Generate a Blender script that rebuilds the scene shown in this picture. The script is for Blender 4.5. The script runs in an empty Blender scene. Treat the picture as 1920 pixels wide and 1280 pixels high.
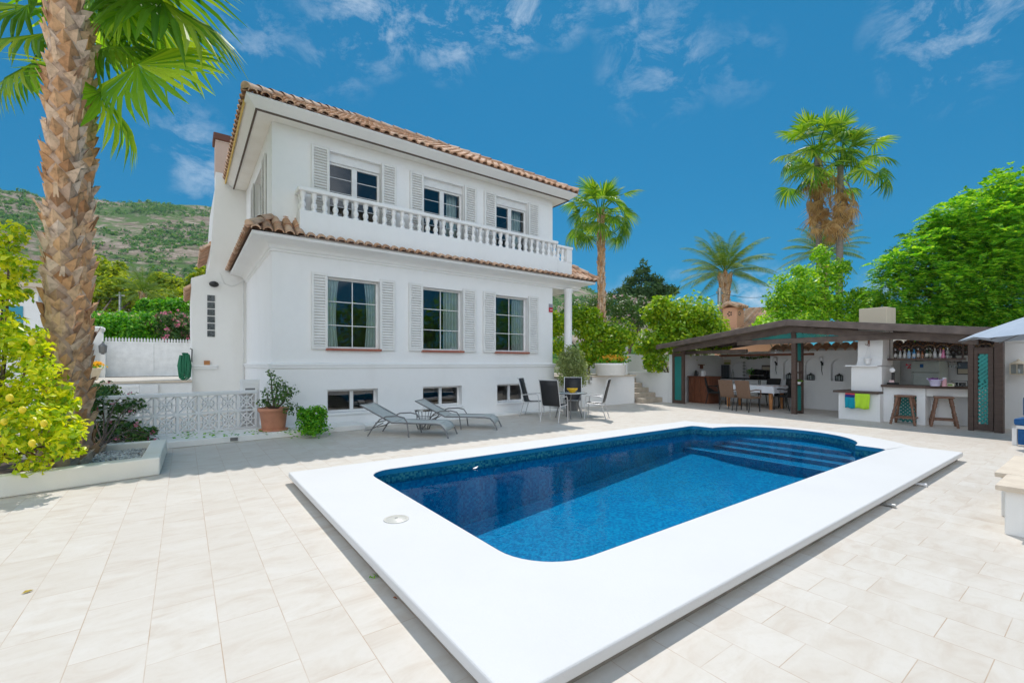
import bpy, math, random
import numpy as np
from mathutils import Vector, Matrix
from mathutils.geometry import tessellate_polygon
R = random.Random(11)
rng = np.random.default_rng(11)
PI = math.pi
SC = bpy.context.scene
COL = SC.collection

# ---------------------------------------------------------------- survey of the place (metres; camera stands at 0,0)
FPX, CX, HY, CH = 841.0, 960.0, 682.0, 1.45
YAW = math.radians(36.2)
FW = (math.sin(YAW), math.cos(YAW)); RT = (math.cos(YAW), -math.sin(YAW))
def ray(px, py):
    u = (px - CX) / FPX
    return Vector((FW[0] + u*RT[0], FW[1] + u*RT[1], (HY - py) / FPX))
def onD(px, py, D): d = ray(px, py); return Vector((d.x*D, d.y*D, CH + d.z*D))
def onY(px, py, Y): return onD(px, py, Y / ray(px, py).y)
def onX(px, py, X): return onD(px, py, X / ray(px, py).x)
def onZ(px, py, z=0.0): return onD(px, py, (z - CH) / ray(px, py).z)

# ---------------------------------------------------------------- object helpers
def tag(o, label=None, cat=None, group=None, kind=None):
    if label: o['label'] = label
    if cat: o['category'] = cat
    if group: o['group'] = group
    if kind: o['kind'] = kind
    return o
def thing(name, label, cat, loc=(0, 0, 0), rz=0.0, group=None):
    o = bpy.data.objects.new(name, None); COL.objects.link(o)
    o.empty_display_size = 0.1
    o.location = loc; o.rotation_euler = (0, 0, rz)
    return tag(o, label, cat, group)
def wm(o):
    m = Matrix.Translation(o.location) @ o.rotation_euler.to_matrix().to_4x4()
    return wm(o.parent) @ m if o.parent else m
def dup(root, loc, rz, label=None, group=None):
    r = root.copy(); COL.objects.link(r); r.location = loc; r.rotation_euler = (0, 0, rz)
    if label: r['label'] = label
    if group: r['group'] = group
    for ch in list(root.children):
        c = ch.copy(); COL.objects.link(c); c.parent = r
        for g in list(ch.children):
            d = g.copy(); COL.objects.link(d); d.parent = c
    return r
def link_mesh(name, me, mat, parent=None):
    o = bpy.data.objects.new(name, me); COL.objects.link(o)
    for m in (mat if isinstance(mat, (list, tuple)) else [mat]): me.materials.append(m)
    if parent: o.parent = parent
    return o
def arr_mesh(name, V, F, mat, parent=None, world=False, smooth=False):
    """fast mesh from arrays: V (n,3), F (m,k) all faces with k corners"""
    V = np.asarray(V, dtype=np.float32); F = np.asarray(F, dtype=np.int32)
    if world and parent:
        inv = np.array(wm(parent).inverted(), dtype=np.float32)
        V = V @ inv[:3, :3].T + inv[:3, 3]
    k = F.shape[1]
    me = bpy.data.meshes.new(name)
    me.vertices.add(len(V)); me.vertices.foreach_set('co', np.ascontiguousarray(V).ravel())
    me.loops.add(F.size); me.loops.foreach_set('vertex_index', np.ascontiguousarray(F).ravel())
    me.polygons.add(len(F)); me.polygons.foreach_set('loop_start', np.arange(0, F.size, k, dtype=np.int32))
    me.polygons.foreach_set('loop_total', np.full(len(F), k, dtype=np.int32))
    if smooth: me.polygons.foreach_set('use_smooth', np.ones(len(F), dtype=bool))
    me.update(calc_edges=True)
    return link_mesh(name, me, mat, parent)

class MB:
    def __init__(s, M=None): s.v = []; s.f = []; s.sm = []; s.mi = []; s.M = M; s.cur = 0
    def add(s, vs, fs, smooth=False):
        b = len(s.v)
        s.v += [tuple(s.M @ Vector(p)) if s.M else tuple(p) for p in vs]
        for f in fs:
            s.f.append([b + i for i in f]); s.sm.append(smooth); s.mi.append(s.cur)
        return s
    def quad(s, a, b, c, d): return s.add([a, b, c, d], [(0, 1, 2, 3)])
    def box(s, x0, x1, y0, y1, z0, z1):
        return s.hexa([(x0,y0,z0),(x1,y0,z0),(x1,y1,z0),(x0,y1,z0),(x0,y0,z1),(x1,y0,z1),(x1,y1,z1),(x0,y1,z1)])
    def hexa(s, p): return s.add(p, [(0,3,2,1),(4,5,6,7),(0,1,5,4),(1,2,6,5),(2,3,7,6),(3,0,4,7)])
    def bar(s, a, b, w, t, up=(0, 0, 1)):
        """rectangular bar from a to b, w wide, t thick along up"""
        a, b, up = Vector(a), Vector(b), Vector(up)
        d = (b - a).normalized(); sd = d.cross(up)
        if sd.length < 1e-4: sd = d.cross(Vector((1, 0, 0)))
        sd.normalize(); u = sd.cross(d).normalized(); sd *= w/2; u *= t/2
        return s.hexa([a-sd-u, a+sd-u, b+sd-u, b-sd-u, a-sd+u, a+sd+u, b+sd+u, b-sd+u])
    def tube(s, pts, rad, n=8, caps=True):
        pts = [Vector(p) for p in pts]; m = len(pts)
        if not isinstance(rad, (list, tuple)): rad = [rad]*m
        vs = []; ref = None
        for i, p in enumerate(pts):
            d = (pts[min(i+1, m-1)] - pts[max(i-1, 0)])
            d = d.normalized() if d.length > 1e-9 else Vector((0, 0, 1))
            if ref is None:
                ref = d.cross(Vector((0, 0, 1)))
                if ref.length < 1e-3: ref = Vector((1, 0, 0))
            ref = (ref - d*ref.dot(d)); ref = ref.normalized() if ref.length > 1e-6 else d.orthogonal().normalized()
            q = d.cross(ref)
            for k in range(n):
                a = 2*PI*k/n; vs.append(p + (ref*math.cos(a) + q*math.sin(a))*rad[i])
        fs = [(i*n+k, i*n+(k+1) % n, (i+1)*n+(k+1) % n, (i+1)*n+k) for i in range(m-1) for k in range(n)]
        s.add(vs, fs, True)
        if caps: s.add([vs[k] for k in range(n)], [tuple(range(n-1, -1, -1))]); s.add([vs[(m-1)*n+k] for k in range(n)], [tuple(range(n))])
        return s
    def lathe(s, prof, c=(0, 0, 0), n=16, caps=True):
        m = len(prof)
        vs = [(c[0]+r*math.cos(2*PI*k/n), c[1]+r*math.sin(2*PI*k/n), c[2]+z) for r, z in prof for k in range(n)]
        fs = [(i*n+k, i*n+(k+1) % n, (i+1)*n+(k+1) % n, (i+1)*n+k) for i in range(m-1) for k in range(n)]
        s.add(vs, fs, True)
        if caps:
            s.add(vs[:n], [tuple(range(n-1, -1, -1))]); s.add(vs[-n:], [tuple(range(n))])
        return s
    def prism(s, poly, z0, z1, holes=()):
        """flat slab from an outline in xy, with holes"""
        loops = [list(poly)] + [list(h) for h in holes]
        tri = tessellate_polygon([[Vector((x, y, 0)) for x, y in l] for l in loops])
        flat = [p for l in loops for p in l]; n = len(flat)
        vs = [(x, y, z1) for x, y in flat] + [(x, y, z0) for x, y in flat]
        fs = []
        for t in tri:
            a, b, c = (flat[i] for i in t)
            ccw = (b[0]-a[0])*(c[1]-a[1]) - (b[1]-a[1])*(c[0]-a[0]) > 0
            t = tuple(t) if ccw else tuple(reversed(t))
            fs.append(t); fs.append(tuple(i+n for i in reversed(t)))
        o = 0
        for li, l in enumerate(loops):
            m = len(l)
            area = sum(l[i][0]*l[(i+1) % m][1] - l[(i+1) % m][0]*l[i][1] for i in range(m))
            for i in range(m):
                a, b = o+i, o+(i+1) % m
                if (area > 0) != (li > 0): fs.append((a+n, b+n, b, a))
                else: fs.append((b+n, a+n, a, b))
            o += m
        return s.add(vs, fs)
    def extrude(s, prof, fn0, fn1, close=True):
        """profile list of 2d points placed by fn0 and fn1, skinned between"""
        n = len(prof)
        vs = [fn0(*p) for p in prof] + [fn1(*p) for p in prof]
        k = n if close else n-1
        s.add(vs, [(i, (i+1) % n, n+(i+1) % n, n+i) for i in range(k)])
        if close: s.add(vs[:n], [tuple(range(n-1, -1, -1))]); s.add(vs[n:], [tuple(range(n))])
        return s
    def build(s, name, mat, parent=None, world=False, bevel=0, seg=2, loc=None):
        vs = s.v
        if world and parent:
            inv = wm(parent).inverted(); vs = [tuple(inv @ Vector(p)) for p in vs]
        me = bpy.data.meshes.new(name); me.from_pydata(vs, [], s.f)
        me.polygons.foreach_set('use_smooth', s.sm); me.polygons.foreach_set('material_index', s.mi); me.update()
        o = link_mesh(name, me, mat, parent)
        if loc: o.location = loc
        if bevel:
            b = o.modifiers.new('bevel', 'BEVEL'); b.width = bevel; b.segments = seg; b.limit_method = 'ANGLE'; b.angle_limit = math.radians(40)
        return o

# ---------------------------------------------------------------- materials
def nmat(name):
    m = bpy.data.materials.new(name); m.use_nodes = True
    nt = m.node_tree; nt.nodes.clear()
    out = nt.nodes.new('ShaderNodeOutputMaterial')
    return m, nt, out
def N(nt, t, ins=None, **kw):
    n = nt.nodes.new(t)
    for k, v in kw.items(): setattr(n, k, v)
    for k, v in (ins or {}).items():
        if hasattr(v, 'is_output'): nt.links.new(v, n.inputs[k])
        else: n.inputs[k].default_value = v
    return n
def c4(c): return (c[0], c[1], c[2], 1.0)
def ramp(nt, fac, stops, interp='LINEAR'):
    r = N(nt, 'ShaderNodeValToRGB', {0: fac}); e = r.color_ramp.elements
    r.color_ramp.interpolation = interp
    while len(e) < len(stops): e.new(0.5)
    for i, (p, c) in enumerate(stops): e[i].position = p; e[i].color = c4(c)
    return r.outputs[0]
def noise(nt, co, scale, detail=4, rough=0.55, dist=0.0):
    return N(nt, 'ShaderNodeTexNoise', {'Vector': co, 'Scale': scale, 'Detail': detail, 'Roughness': rough, 'Distortion': dist}).outputs['Fac']
def mixc(nt, f, a, b, mode='MIX'):
    n = N(nt, 'ShaderNodeMix', data_type='RGBA', blend_type=mode)
    for idx, v in ((0, f), (6, a), (7, b)):
        if hasattr(v, 'is_output'): nt.links.new(v, n.inputs[idx])
        else: n.inputs[idx].default_value = v if idx == 0 else c4(v)
    return n.outputs[2]
def pm(name, col, rough=0.6, col2=None, scale=4.0, bump=0.0, bscale=40.0, metal=0.0, spec=0.5, stretch=(1, 1, 1), contrast=(0.35, 0.65), bdist=0.01):
    """painted / plain material with soft procedural variation"""
    m, nt, out = nmat(name)
    tc = N(nt, 'ShaderNodeTexCoord').outputs['Object']
    co = N(nt, 'ShaderNodeMapping', {'Vector': tc, 'Scale': stretch}).outputs[0]
    col2 = col2 or tuple(c*0.88 for c in col)
    nz = noise(nt, co, scale)
    cc = ramp(nt, nz, [(contrast[0], col2), (contrast[1], col)])
    b = N(nt, 'ShaderNodeBsdfPrincipled', {'Base Color': cc, 'Roughness': rough, 'Metallic': metal, 'Specular IOR Level': spec})
    if bump:
        bn = noise(nt, co, bscale, 6)
        bp = N(nt, 'ShaderNodeBump', {'Height': bn, 'Strength': bump, 'Distance': bdist})
        nt.links.new(bp.outputs[0], b.inputs['Normal'])
    nt.links.new(b.outputs[0], out.inputs[0])
    return m
def leafmat(name, stops, trans=0.4, rough=0.45, tcol=None, spec=0.4):
    m, nt, out = nmat(name)
    g = N(nt, 'ShaderNodeNewGeometry')
    cc = ramp(nt, g.outputs['Random Per Island'], stops)
    b = N(nt, 'ShaderNodeBsdfPrincipled', {'Base Color': cc, 'Roughness': rough, 'Specular IOR Level': spec})
    tc = mixc(nt, 1.0, cc, tcol or (1.6, 1.5, 0.5), 'MULTIPLY')
    t = N(nt, 'ShaderNodeBsdfTranslucent', {'Color': tc})
    mx = N(nt, 'ShaderNodeMixShader', {0: trans*0.85, 1: b.outputs[0], 2: t.outputs[0]})
    nt.links.new(mx.outputs[0], out.inputs[0])
    return m
def islandmat(name, stops, rough=0.8, bump=0.0, bscale=60, scale=9, dirt=None):
    m, nt, out = nmat(name)
    g = N(nt, 'ShaderNodeNewGeometry'); tc = N(nt, 'ShaderNodeTexCoord').outputs['Object']
    cc = ramp(nt, g.outputs['Random Per Island'], stops)
    nz = noise(nt, tc, scale, 5)
    cc = mixc(nt, N(nt, 'ShaderNodeMapRange', {0: nz, 1: 0.45, 2: 0.75, 3: 0.0, 4: 0.75}).outputs[0], cc, dirt or (0.1, 0.07, 0.05))
    b = N(nt, 'ShaderNodeBsdfPrincipled', {'Base Color': cc, 'Roughness': rough, 'Specular IOR Level': 0.25})
    if bump:
        bp = N(nt, 'ShaderNodeBump', {'Height': noise(nt, tc, bscale, 6), 'Strength': bump, 'Distance': 0.01})
        nt.links.new(bp.outputs[0], b.inputs['Normal'])
    nt.links.new(b.outputs[0], out.inputs[0])
    return m
def thin_glass(name, ior=1.6, tint=(0.93, 0.97, 0.97), rough=0.0, wav=0.0):
    m, nt, out = nmat(name)
    t = N(nt, 'ShaderNodeBsdfTransparent', {'Color': c4(tint)})
    g = N(nt, 'ShaderNodeBsdfGlossy', {'Color': (1, 1, 1, 1), 'Roughness': rough})
    fr = N(nt, 'ShaderNodeFresnel', {'IOR': ior})
    if wav:
        tc = N(nt, 'ShaderNodeTexCoord').outputs['Object']
        bp = N(nt, 'ShaderNodeBump', {'Height': noise(nt, tc, 1.2, 2), 'Strength': wav, 'Distance': 0.02})
        nt.links.new(bp.outputs[0], g.inputs['Normal'])
    mx = N(nt, 'ShaderNodeMixShader', {0: fr.outputs[0], 1: t.outputs[0], 2: g.outputs[0]})
    nt.links.new(mx.outputs[0], out.inputs[0])
    return m

def stucco(name, col, stain=(0.62, 0.6, 0.56), bump=0.25):
    m, nt, out = nmat(name)
    tc = N(nt, 'ShaderNodeTexCoord').outputs['Object']
    st = N(nt, 'ShaderNodeMapping', {'Vector': tc, 'Scale': (1, 1, 0.35)}).outputs[0]
    a = noise(nt, st, 1.3, 5, 0.6); b2 = noise(nt, tc, 7.0, 4)
    f = N(nt, 'ShaderNodeMapRange', {0: a, 1: 0.5, 2: 0.85, 3: 0.0, 4: 0.4}).outputs[0]
    cc = mixc(nt, f, col, stain)
    cc = mixc(nt, N(nt, 'ShaderNodeMapRange', {0: b2, 1: 0.4, 2: 0.7, 3: 0.0, 4: 0.12}).outputs[0], cc, tuple(c*0.85 for c in col))
    b = N(nt, 'ShaderNodeBsdfPrincipled', {'Base Color': cc, 'Roughness': 0.85, 'Specular IOR Level': 0.2})
    bh = N(nt, 'ShaderNodeMath', {0: noise(nt, tc, 90, 3), 1: noise(nt, tc, 14, 3)}, operation='ADD').outputs[0]
    bp = N(nt, 'ShaderNodeBump', {'Height': bh, 'Strength': bump, 'Distance': 0.006})
    nt.links.new(bp.outputs[0], b.inputs['Normal']); nt.links.new(b.outputs[0], out.inputs[0])
    return m

M = {}
M['stucco'] = stucco('white_stucco', (0.84, 0.84, 0.83), (0.72, 0.71, 0.68))
M['plaster'] = stucco('white_plaster', (0.84, 0.83, 0.80), (0.66, 0.63, 0.57))
M['cream'] = stucco('cream_plaster', (0.80, 0.75, 0.66), (0.62, 0.55, 0.45))
M['chimney'] = stucco('stained_plaster', (0.66, 0.58, 0.44), (0.34, 0.31, 0.24))
M['stained'] = stucco('stained_pink_plaster', (.60, .47, .40), (.42, .33, .28))
M['peach'] = stucco('peach_plaster', (0.78, 0.42, 0.27), (0.6, 0.3, 0.18))
M['soffit'] = pm('soffit_boards', (0.86, 0.84, 0.79), 0.7, (0.8, 0.77, 0.71), 2.0)
M['white'] = pm('white_paint', (0.84, 0.84, 0.84), 0.4, (0.78, 0.78, 0.78))
M['frame'] = pm('white_frame', (0.82, 0.82, 0.81), 0.35)
M['gate'] = pm('bright_white_gate_paint', (.90, .90, .89), .4)
M['shutter'] = pm('shutter_paint', (0.79, 0.785, 0.76), 0.5, (0.72, 0.715, 0.69), 3.0)
M['darkline'] = pm('shadow_gap_brown', (0.10, 0.07, 0.05), 0.6)  # dark brown standing in for the shade under the fascia
M['yellowboard'] = pm('ochre_board', (0.75, 0.5, 0.13), 0.7)
M['sill'] = pm('terracotta_sill', (0.40, 0.12, 0.07), 0.6, (0.3, 0.09, 0.06), 12)
M['tile'] = islandmat('clay_roof_tile', [(0, (0.52, 0.29, 0.17)), (0.35, (0.64, 0.40, 0.26)), (0.7, (0.72, 0.51, 0.37)), (1, (0.43, 0.24, 0.15))], 0.85, 0.3, 50, 5, (0.22, 0.14, 0.09))
M['tile_bed'] = pm('tile_bed', (0.25, 0.15, 0.1), 0.9)
M['terracotta'] = pm('terracotta_pot', (0.56, 0.25, 0.15), 0.75, (0.46, 0.2, 0.12), 6, 0.1, 60)
M['glass'] = thin_glass('window_glass', 1.85, wav=0.12)
M['clear'] = thin_glass('clear_glass', 1.45)
M['curtain'] = pm('pale_curtain', (0.74, 0.86, 0.84), 0.9, (0.64, 0.77, 0.75), 6)
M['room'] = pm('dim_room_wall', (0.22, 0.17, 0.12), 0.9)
M['metal'] = pm('grey_metal', (0.20, 0.20, 0.20), 0.4, metal=0.3)
M['silver'] = pm('silver_metal', (0.62, 0.62, 0.62), 0.35, metal=0.5)
M['steel'] = pm('brushed_steel', (0.45, 0.45, 0.43), 0.35, metal=0.7)
M['sling'] = pm('grey_sling', (0.56, 0.57, 0.54), 0.75, (0.5, 0.51, 0.48), 60)
M['blacksling'] = pm('black_sling', (0.018, 0.019, 0.022), 0.6, (0.012, 0.012, 0.014), 80)
M['black'] = pm('black_iron', (0.02, 0.02, 0.02), 0.45)
M['wood'] = pm('brown_stained_wood', (0.105, 0.066, 0.05), 0.55, (0.07, 0.044, 0.034), 6, 0.25, 30, stretch=(1, 1, 6))
M['beam'] = pm('weathered_brown_wood', (0.17, 0.128, 0.108), 0.6, (0.11, 0.083, 0.07), 5, 0.2, 30)
M['redwood'] = pm('red_brown_wood', (0.24, 0.085, 0.04), 0.45, (0.14, 0.05, 0.025), 8, 0.1, 40, stretch=(4, 4, 0.6))
M['stoolwood'] = pm('stool_wood', (0.25, 0.125, 0.075), 0.5, (0.15, 0.075, 0.045), 12)
M['orangewood'] = pm('orange_wood', (0.55, 0.24, 0.08), 0.5, (0.4, 0.16, 0.05), 10)
M['teal'] = pm('teal_paint', (0.03, 0.33, 0.30), 0.5, (0.025, 0.26, 0.24), 3)
M['wicker'] = pm('brown_wicker', (0.21, 0.13, 0.085), 0.7, (0.12, 0.07, 0.045), 70, 0.5, 90)
M['blackwicker'] = pm('black_wicker', (0.02, 0.02, 0.02), 0.6, (0.01, 0.01, 0.01), 70, 0.5, 90)
M['cloth'] = pm('white_tablecloth', (0.80, 0.81, 0.83), 0.85, (0.72, 0.73, 0.76), 6)
M['blackstone'] = pm('black_worktop', (0.015, 0.015, 0.016), 0.25)
M['stone'] = pm('beige_step_stone', (0.50, 0.43, 0.34), 0.8, (0.40, 0.34, 0.27), 6, 0.2)
M['capstone'] = pm('beige_cap_stone', (0.68, 0.58, 0.46), 0.7, (0.6, 0.5, 0.39), 8, 0.1)
M['soil'] = pm('soil', (0.09, 0.06, 0.04), 1.0, (0.05, 0.035, 0.025), 20, 0.6, 50)
M['bluecushion'] = pm('blue_cushion', (0.015, 0.11, 0.30), 0.85, (0.01, 0.08, 0.24), 20)
M['umbrella'] = pm('blue_grey_canvas', (0.36, 0.42, 0.50), 0.9, (0.32, 0.38, 0.46), 3)
M['hose'] = pm('green_hose', (0.01, 0.17, 0.08), 0.4)
M['lemon'] = pm('lemon_skin', (0.80, 0.60, 0.02), 0.4, (0.7, 0.62, 0.04), 5)
M['yellow'] = pm('yellow_glass', (0.85, 0.5, 0.01), 0.2)
M['bark'] = pm('tree_bark', (0.16, 0.11, 0.08), 0.9, (0.09, 0.065, 0.05), 14, 0.6, 30)
M['greytrunk'] = pm('grey_palm_trunk', (0.30, 0.26, 0.22), 0.9, (0.2, 0.17, 0.14), 5, 0.5, 20, stretch=(1, 1, 6))
M['boots'] = islandmat('palm_leaf_bases', [(0, (0.44, 0.22, 0.10)), (0.3, (0.66, 0.38, 0.19)), (0.6, (0.72, 0.48, 0.29)), (0.85, (0.76, 0.59, 0.45)), (1, (0.34, 0.17, 0.08))], 0.85, 0.5, 60, 12, (0.13, 0.075, 0.04))
M['fan'] = leafmat('palm_fan_green', [(0, (0.06, 0.18, 0.012)), (0.5, (0.15, 0.32, 0.02)), (1, (0.34, 0.46, 0.04))], 0.5, 0.45, spec=.25)
M['fanlight'] = leafmat('palm_fan_light', [(0, (0.12, 0.32, 0.02)), (0.5, (0.25, 0.48, 0.03)), (1, (0.44, 0.62, 0.05))], 0.62, 0.45, spec=.25)
M['deadfan'] = leafmat('dead_palm_leaf', [(0, (0.46, 0.26, 0.09)), (0.5, (0.62, 0.40, 0.16)), (1, (0.72, 0.52, 0.25))], 0.4, 0.8, (1.2, 1.1, 0.8))
M['date'] = leafmat('date_palm_green', [(0, (0.06, 0.14, 0.02)), (0.6, (0.14, 0.25, 0.04)), (1, (0.22, 0.29, 0.07))], 0.35, 0.6, spec=.1)
M['lemonleaf'] = leafmat('lemon_leaf', [(0, (0.16, 0.34, 0.012)), (0.4, (0.46, 0.60, 0.015)), (0.8, (0.74, 0.76, 0.03)), (1, (0.84, 0.78, 0.06))], 0.5, 0.35, (1.5, 1.4, 0.3))
M['bright'] = leafmat('bright_leaf', [(0, (0.08, 0.28, 0.012)), (0.5, (0.26, 0.52, 0.02)), (1, (0.52, 0.70, 0.04))], 0.5)
M['yellowgreen'] = leafmat('yellow_green_leaf', [(0, (0.11, 0.27, 0.01)), (0.5, (0.28, 0.46, 0.015)), (1, (0.48, 0.56, 0.02))], 0.5)
M['green'] = leafmat('mid_green_leaf', [(0, (0.035, 0.2, 0.01)), (0.5, (0.11, 0.37, 0.015)), (1, (0.26, 0.52, 0.02))], 0.5)
M['feather'] = leafmat('feathery_leaf', [(0, (0.05, 0.22, 0.02)), (0.5, (0.16, 0.44, 0.03)), (1, (0.46, 0.68, 0.06))], 0.5)
M['conifer'] = leafmat('dark_conifer', [(0, (0.03, 0.085, 0.025)), (1, (0.09, 0.17, 0.05))], 0.25, 0.7)
M['pine'] = leafmat('pine_needles', [(0, (0.12, 0.22, 0.012)), (0.5, (0.30, 0.40, 0.02)), (1, (0.52, 0.54, 0.03))], 0.5, 0.7)
M['olive'] = leafmat('olive_leaf', [(0, (0.17, 0.24, 0.08)), (0.6, (0.30, 0.37, 0.14)), (1, (0.42, 0.46, 0.2))], 0.4)
M['darkleaf'] = leafmat('dark_leaf', [(0, (0.025, 0.09, 0.02)), (0.6, (0.07, 0.17, 0.035)), (1, (0.16, 0.24, 0.06))], 0.35)
M['pink'] = leafmat('pink_petals', [(0, (0.62, 0.12, 0.22)), (1, (0.75, 0.3, 0.38))], 0.3, 0.7, (1.2, 1, 1))
M['palepink'] = leafmat('pale_pink_petals', [(0, (0.72, 0.45, 0.5)), (1, (0.8, 0.66, 0.66))], 0.3, 0.7, (1.1, 1, 1))
M['hillwood'] = leafmat('hill_pines', [(0, (0.04, 0.14, 0.05)), (0.5, (0.09, 0.23, 0.06)), (1, (0.19, 0.33, 0.07))], 0.4, 0.9)
M['orangeflower'] = leafmat('orange_petals', [(0, (0.8, 0.35, 0.02)), (1, (0.85, 0.55, 0.05))], 0.3)
# ================================================================ camera, sky, sun
cam = bpy.data.cameras.new('camera'); camo = bpy.data.objects.new('camera', cam); COL.objects.link(camo)
cam.sensor_width = 36; cam.lens = FPX/1920*36; cam.shift_y = 42/1920; cam.clip_start = 0.05; cam.clip_end = 6000
camo.location = (0, 0, CH); camo.rotation_euler = (PI/2, 0, -YAW); SC.camera = camo
SUN = Vector((2.74, 2.91, 6.8)).normalized()
sl = bpy.data.lights.new('sun', 'SUN'); sl.energy = 2.9; sl.angle = math.radians(0.5); sl.color = (1.0, 0.955, 0.90)
so = bpy.data.objects.new('sun', sl); COL.objects.link(so); so.rotation_euler = SUN.to_track_quat('Z', 'Y').to_euler(); so.location = (20, 20, 40)
SC.view_settings.view_transform = 'Standard'; SC.view_settings.look = 'None'; SC.view_settings.exposure = 0.35; SC.view_settings.gamma = 1
SC.cycles.max_bounces = 10; SC.cycles.diffuse_bounces = 4; SC.cycles.transparent_max_bounces = 16; SC.cycles.glossy_bounces = 4
SC.cycles.caustics_reflective = False; SC.cycles.caustics_refractive = False
SC.cycles.sample_clamp_indirect = 6.0
try: SC.cycles.use_denoising = True; SC.cycles.denoiser = 'OPENIMAGEDENOISE'
except Exception: pass
w = bpy.data.worlds.new('World'); SC.world = w; w.use_nodes = True
nt = w.node_tree; nt.nodes.clear()
wo = nt.nodes.new('ShaderNodeOutputWorld')
sky = nt.nodes.new('ShaderNodeTexSky'); sky.sky_type = 'NISHITA'; sky.sun_disc = False
sky.sun_elevation = math.asin(SUN.z); sky.sun_rotation = math.atan2(SUN.x, SUN.y)
sky.air_density = 1.0; sky.dust_density = 0.15; sky.ozone_density = 2.5; sky.altitude = 300
hs = N(nt, 'ShaderNodeHueSaturation', {'Color': mixc(nt, 1.0, sky.outputs[0], (0.11, 0.37, 0.42), 'MULTIPLY'), 'Saturation': 1.12, 'Value': 1.0, 'Hue': 0.5})
skb = mixc(nt, 0.55, hs.outputs[0], (0.10, 1.22, 2.62))
gen = N(nt, 'ShaderNodeTexCoord').outputs['Generated']
sep = N(nt, 'ShaderNodeSeparateXYZ', {0: gen})
# a few small torn clouds and a low bank on the skyline, each at its own bearing
CLOUDS = [(690, 10, 75, .85), (735, 30, 40, .7), (835, 48, 62, .8), (955, 14, 55, .95), (1045, 4, 48, .7), (1180, 8, 50, .5), (470, 62, 60, .45), (620, 95, 60, .35), (1235, 112, 75, .5), (1390, 118, 45, .3),
          (1815, 18, 80, .7), (1880, 8, 50, .6), (1800, 122, 45, .45), (355, 262, 45, .55), (385, 318, 42, .7), (380, 355, 34, .6), (1410, 566, 55, 1.0), (1380, 576, 45, 1.0), (1290, 548, 40, .6), (1690, 585, 60, .8), (1180, 560, 40, .4)]
cf = noise(nt, N(nt, 'ShaderNodeMapping', {'Vector': gen, 'Scale': (11, 11, 17), 'Rotation': (0, 0, .4)}).outputs[0], 1.0, 10, 0.68, 0.35)
cfm = N(nt, 'ShaderNodeMapRange', {0: cf, 1: .47, 2: .74, 3: 0.0, 4: 1.0}).outputs[0]
clm = None
for cpx, cpy, crad, cst in CLOUDS:
    cd = ray(cpx, cpy).normalized(); cr = math.atan(crad/FPX)*1.35
    dd = N(nt, 'ShaderNodeVectorMath', {0: gen, 1: cd}, operation='DOT_PRODUCT').outputs['Value']
    mk = N(nt, 'ShaderNodeMapRange', {0: dd, 1: math.cos(cr), 2: 1.0, 3: 0.0, 4: 1.25}).outputs[0]
    o_ = N(nt, 'ShaderNodeMath', {0: N(nt, 'ShaderNodeMath', {0: mk, 1: cfm}, operation='MULTIPLY').outputs[0], 1: cst*.62}, operation='MULTIPLY').outputs[0]
    clm = o_ if clm is None else N(nt, 'ShaderNodeMath', {0: clm, 1: o_}, operation='MAXIMUM').outputs[0]
skc = mixc(nt, clm, skb, (4.4, 4.8, 5.3))
# bright cloud patch added behind the camera as fill light for the facade
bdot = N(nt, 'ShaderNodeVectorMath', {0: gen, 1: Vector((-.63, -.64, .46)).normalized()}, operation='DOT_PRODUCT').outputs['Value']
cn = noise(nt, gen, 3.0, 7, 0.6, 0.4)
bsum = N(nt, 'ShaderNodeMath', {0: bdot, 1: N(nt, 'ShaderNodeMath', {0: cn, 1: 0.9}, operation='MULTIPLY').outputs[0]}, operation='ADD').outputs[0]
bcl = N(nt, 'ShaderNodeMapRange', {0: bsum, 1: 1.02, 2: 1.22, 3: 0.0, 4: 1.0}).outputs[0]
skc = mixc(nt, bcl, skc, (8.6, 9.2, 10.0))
cdot = N(nt, 'ShaderNodeVectorMath', {0: gen, 1: Vector((-.90, -.10, .42)).normalized()}, operation='DOT_PRODUCT').outputs['Value']  # second bright cloud patch, added out of view to fill the pavilion
csum = N(nt, 'ShaderNodeMath', {0: cdot, 1: N(nt, 'ShaderNodeMath', {0: cn, 1: 0.5}, operation='MULTIPLY').outputs[0]}, operation='ADD').outputs[0]
ccl = N(nt, 'ShaderNodeMapRange', {0: csum, 1: 0.92, 2: 1.12, 3: 0.0, 4: 1.0}).outputs[0]
skc = mixc(nt, ccl, skc, (6.0, 6.7, 7.8))
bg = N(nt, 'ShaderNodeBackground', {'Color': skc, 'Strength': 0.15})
nt.links.new(bg.outputs[0], wo.inputs[0])

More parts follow.
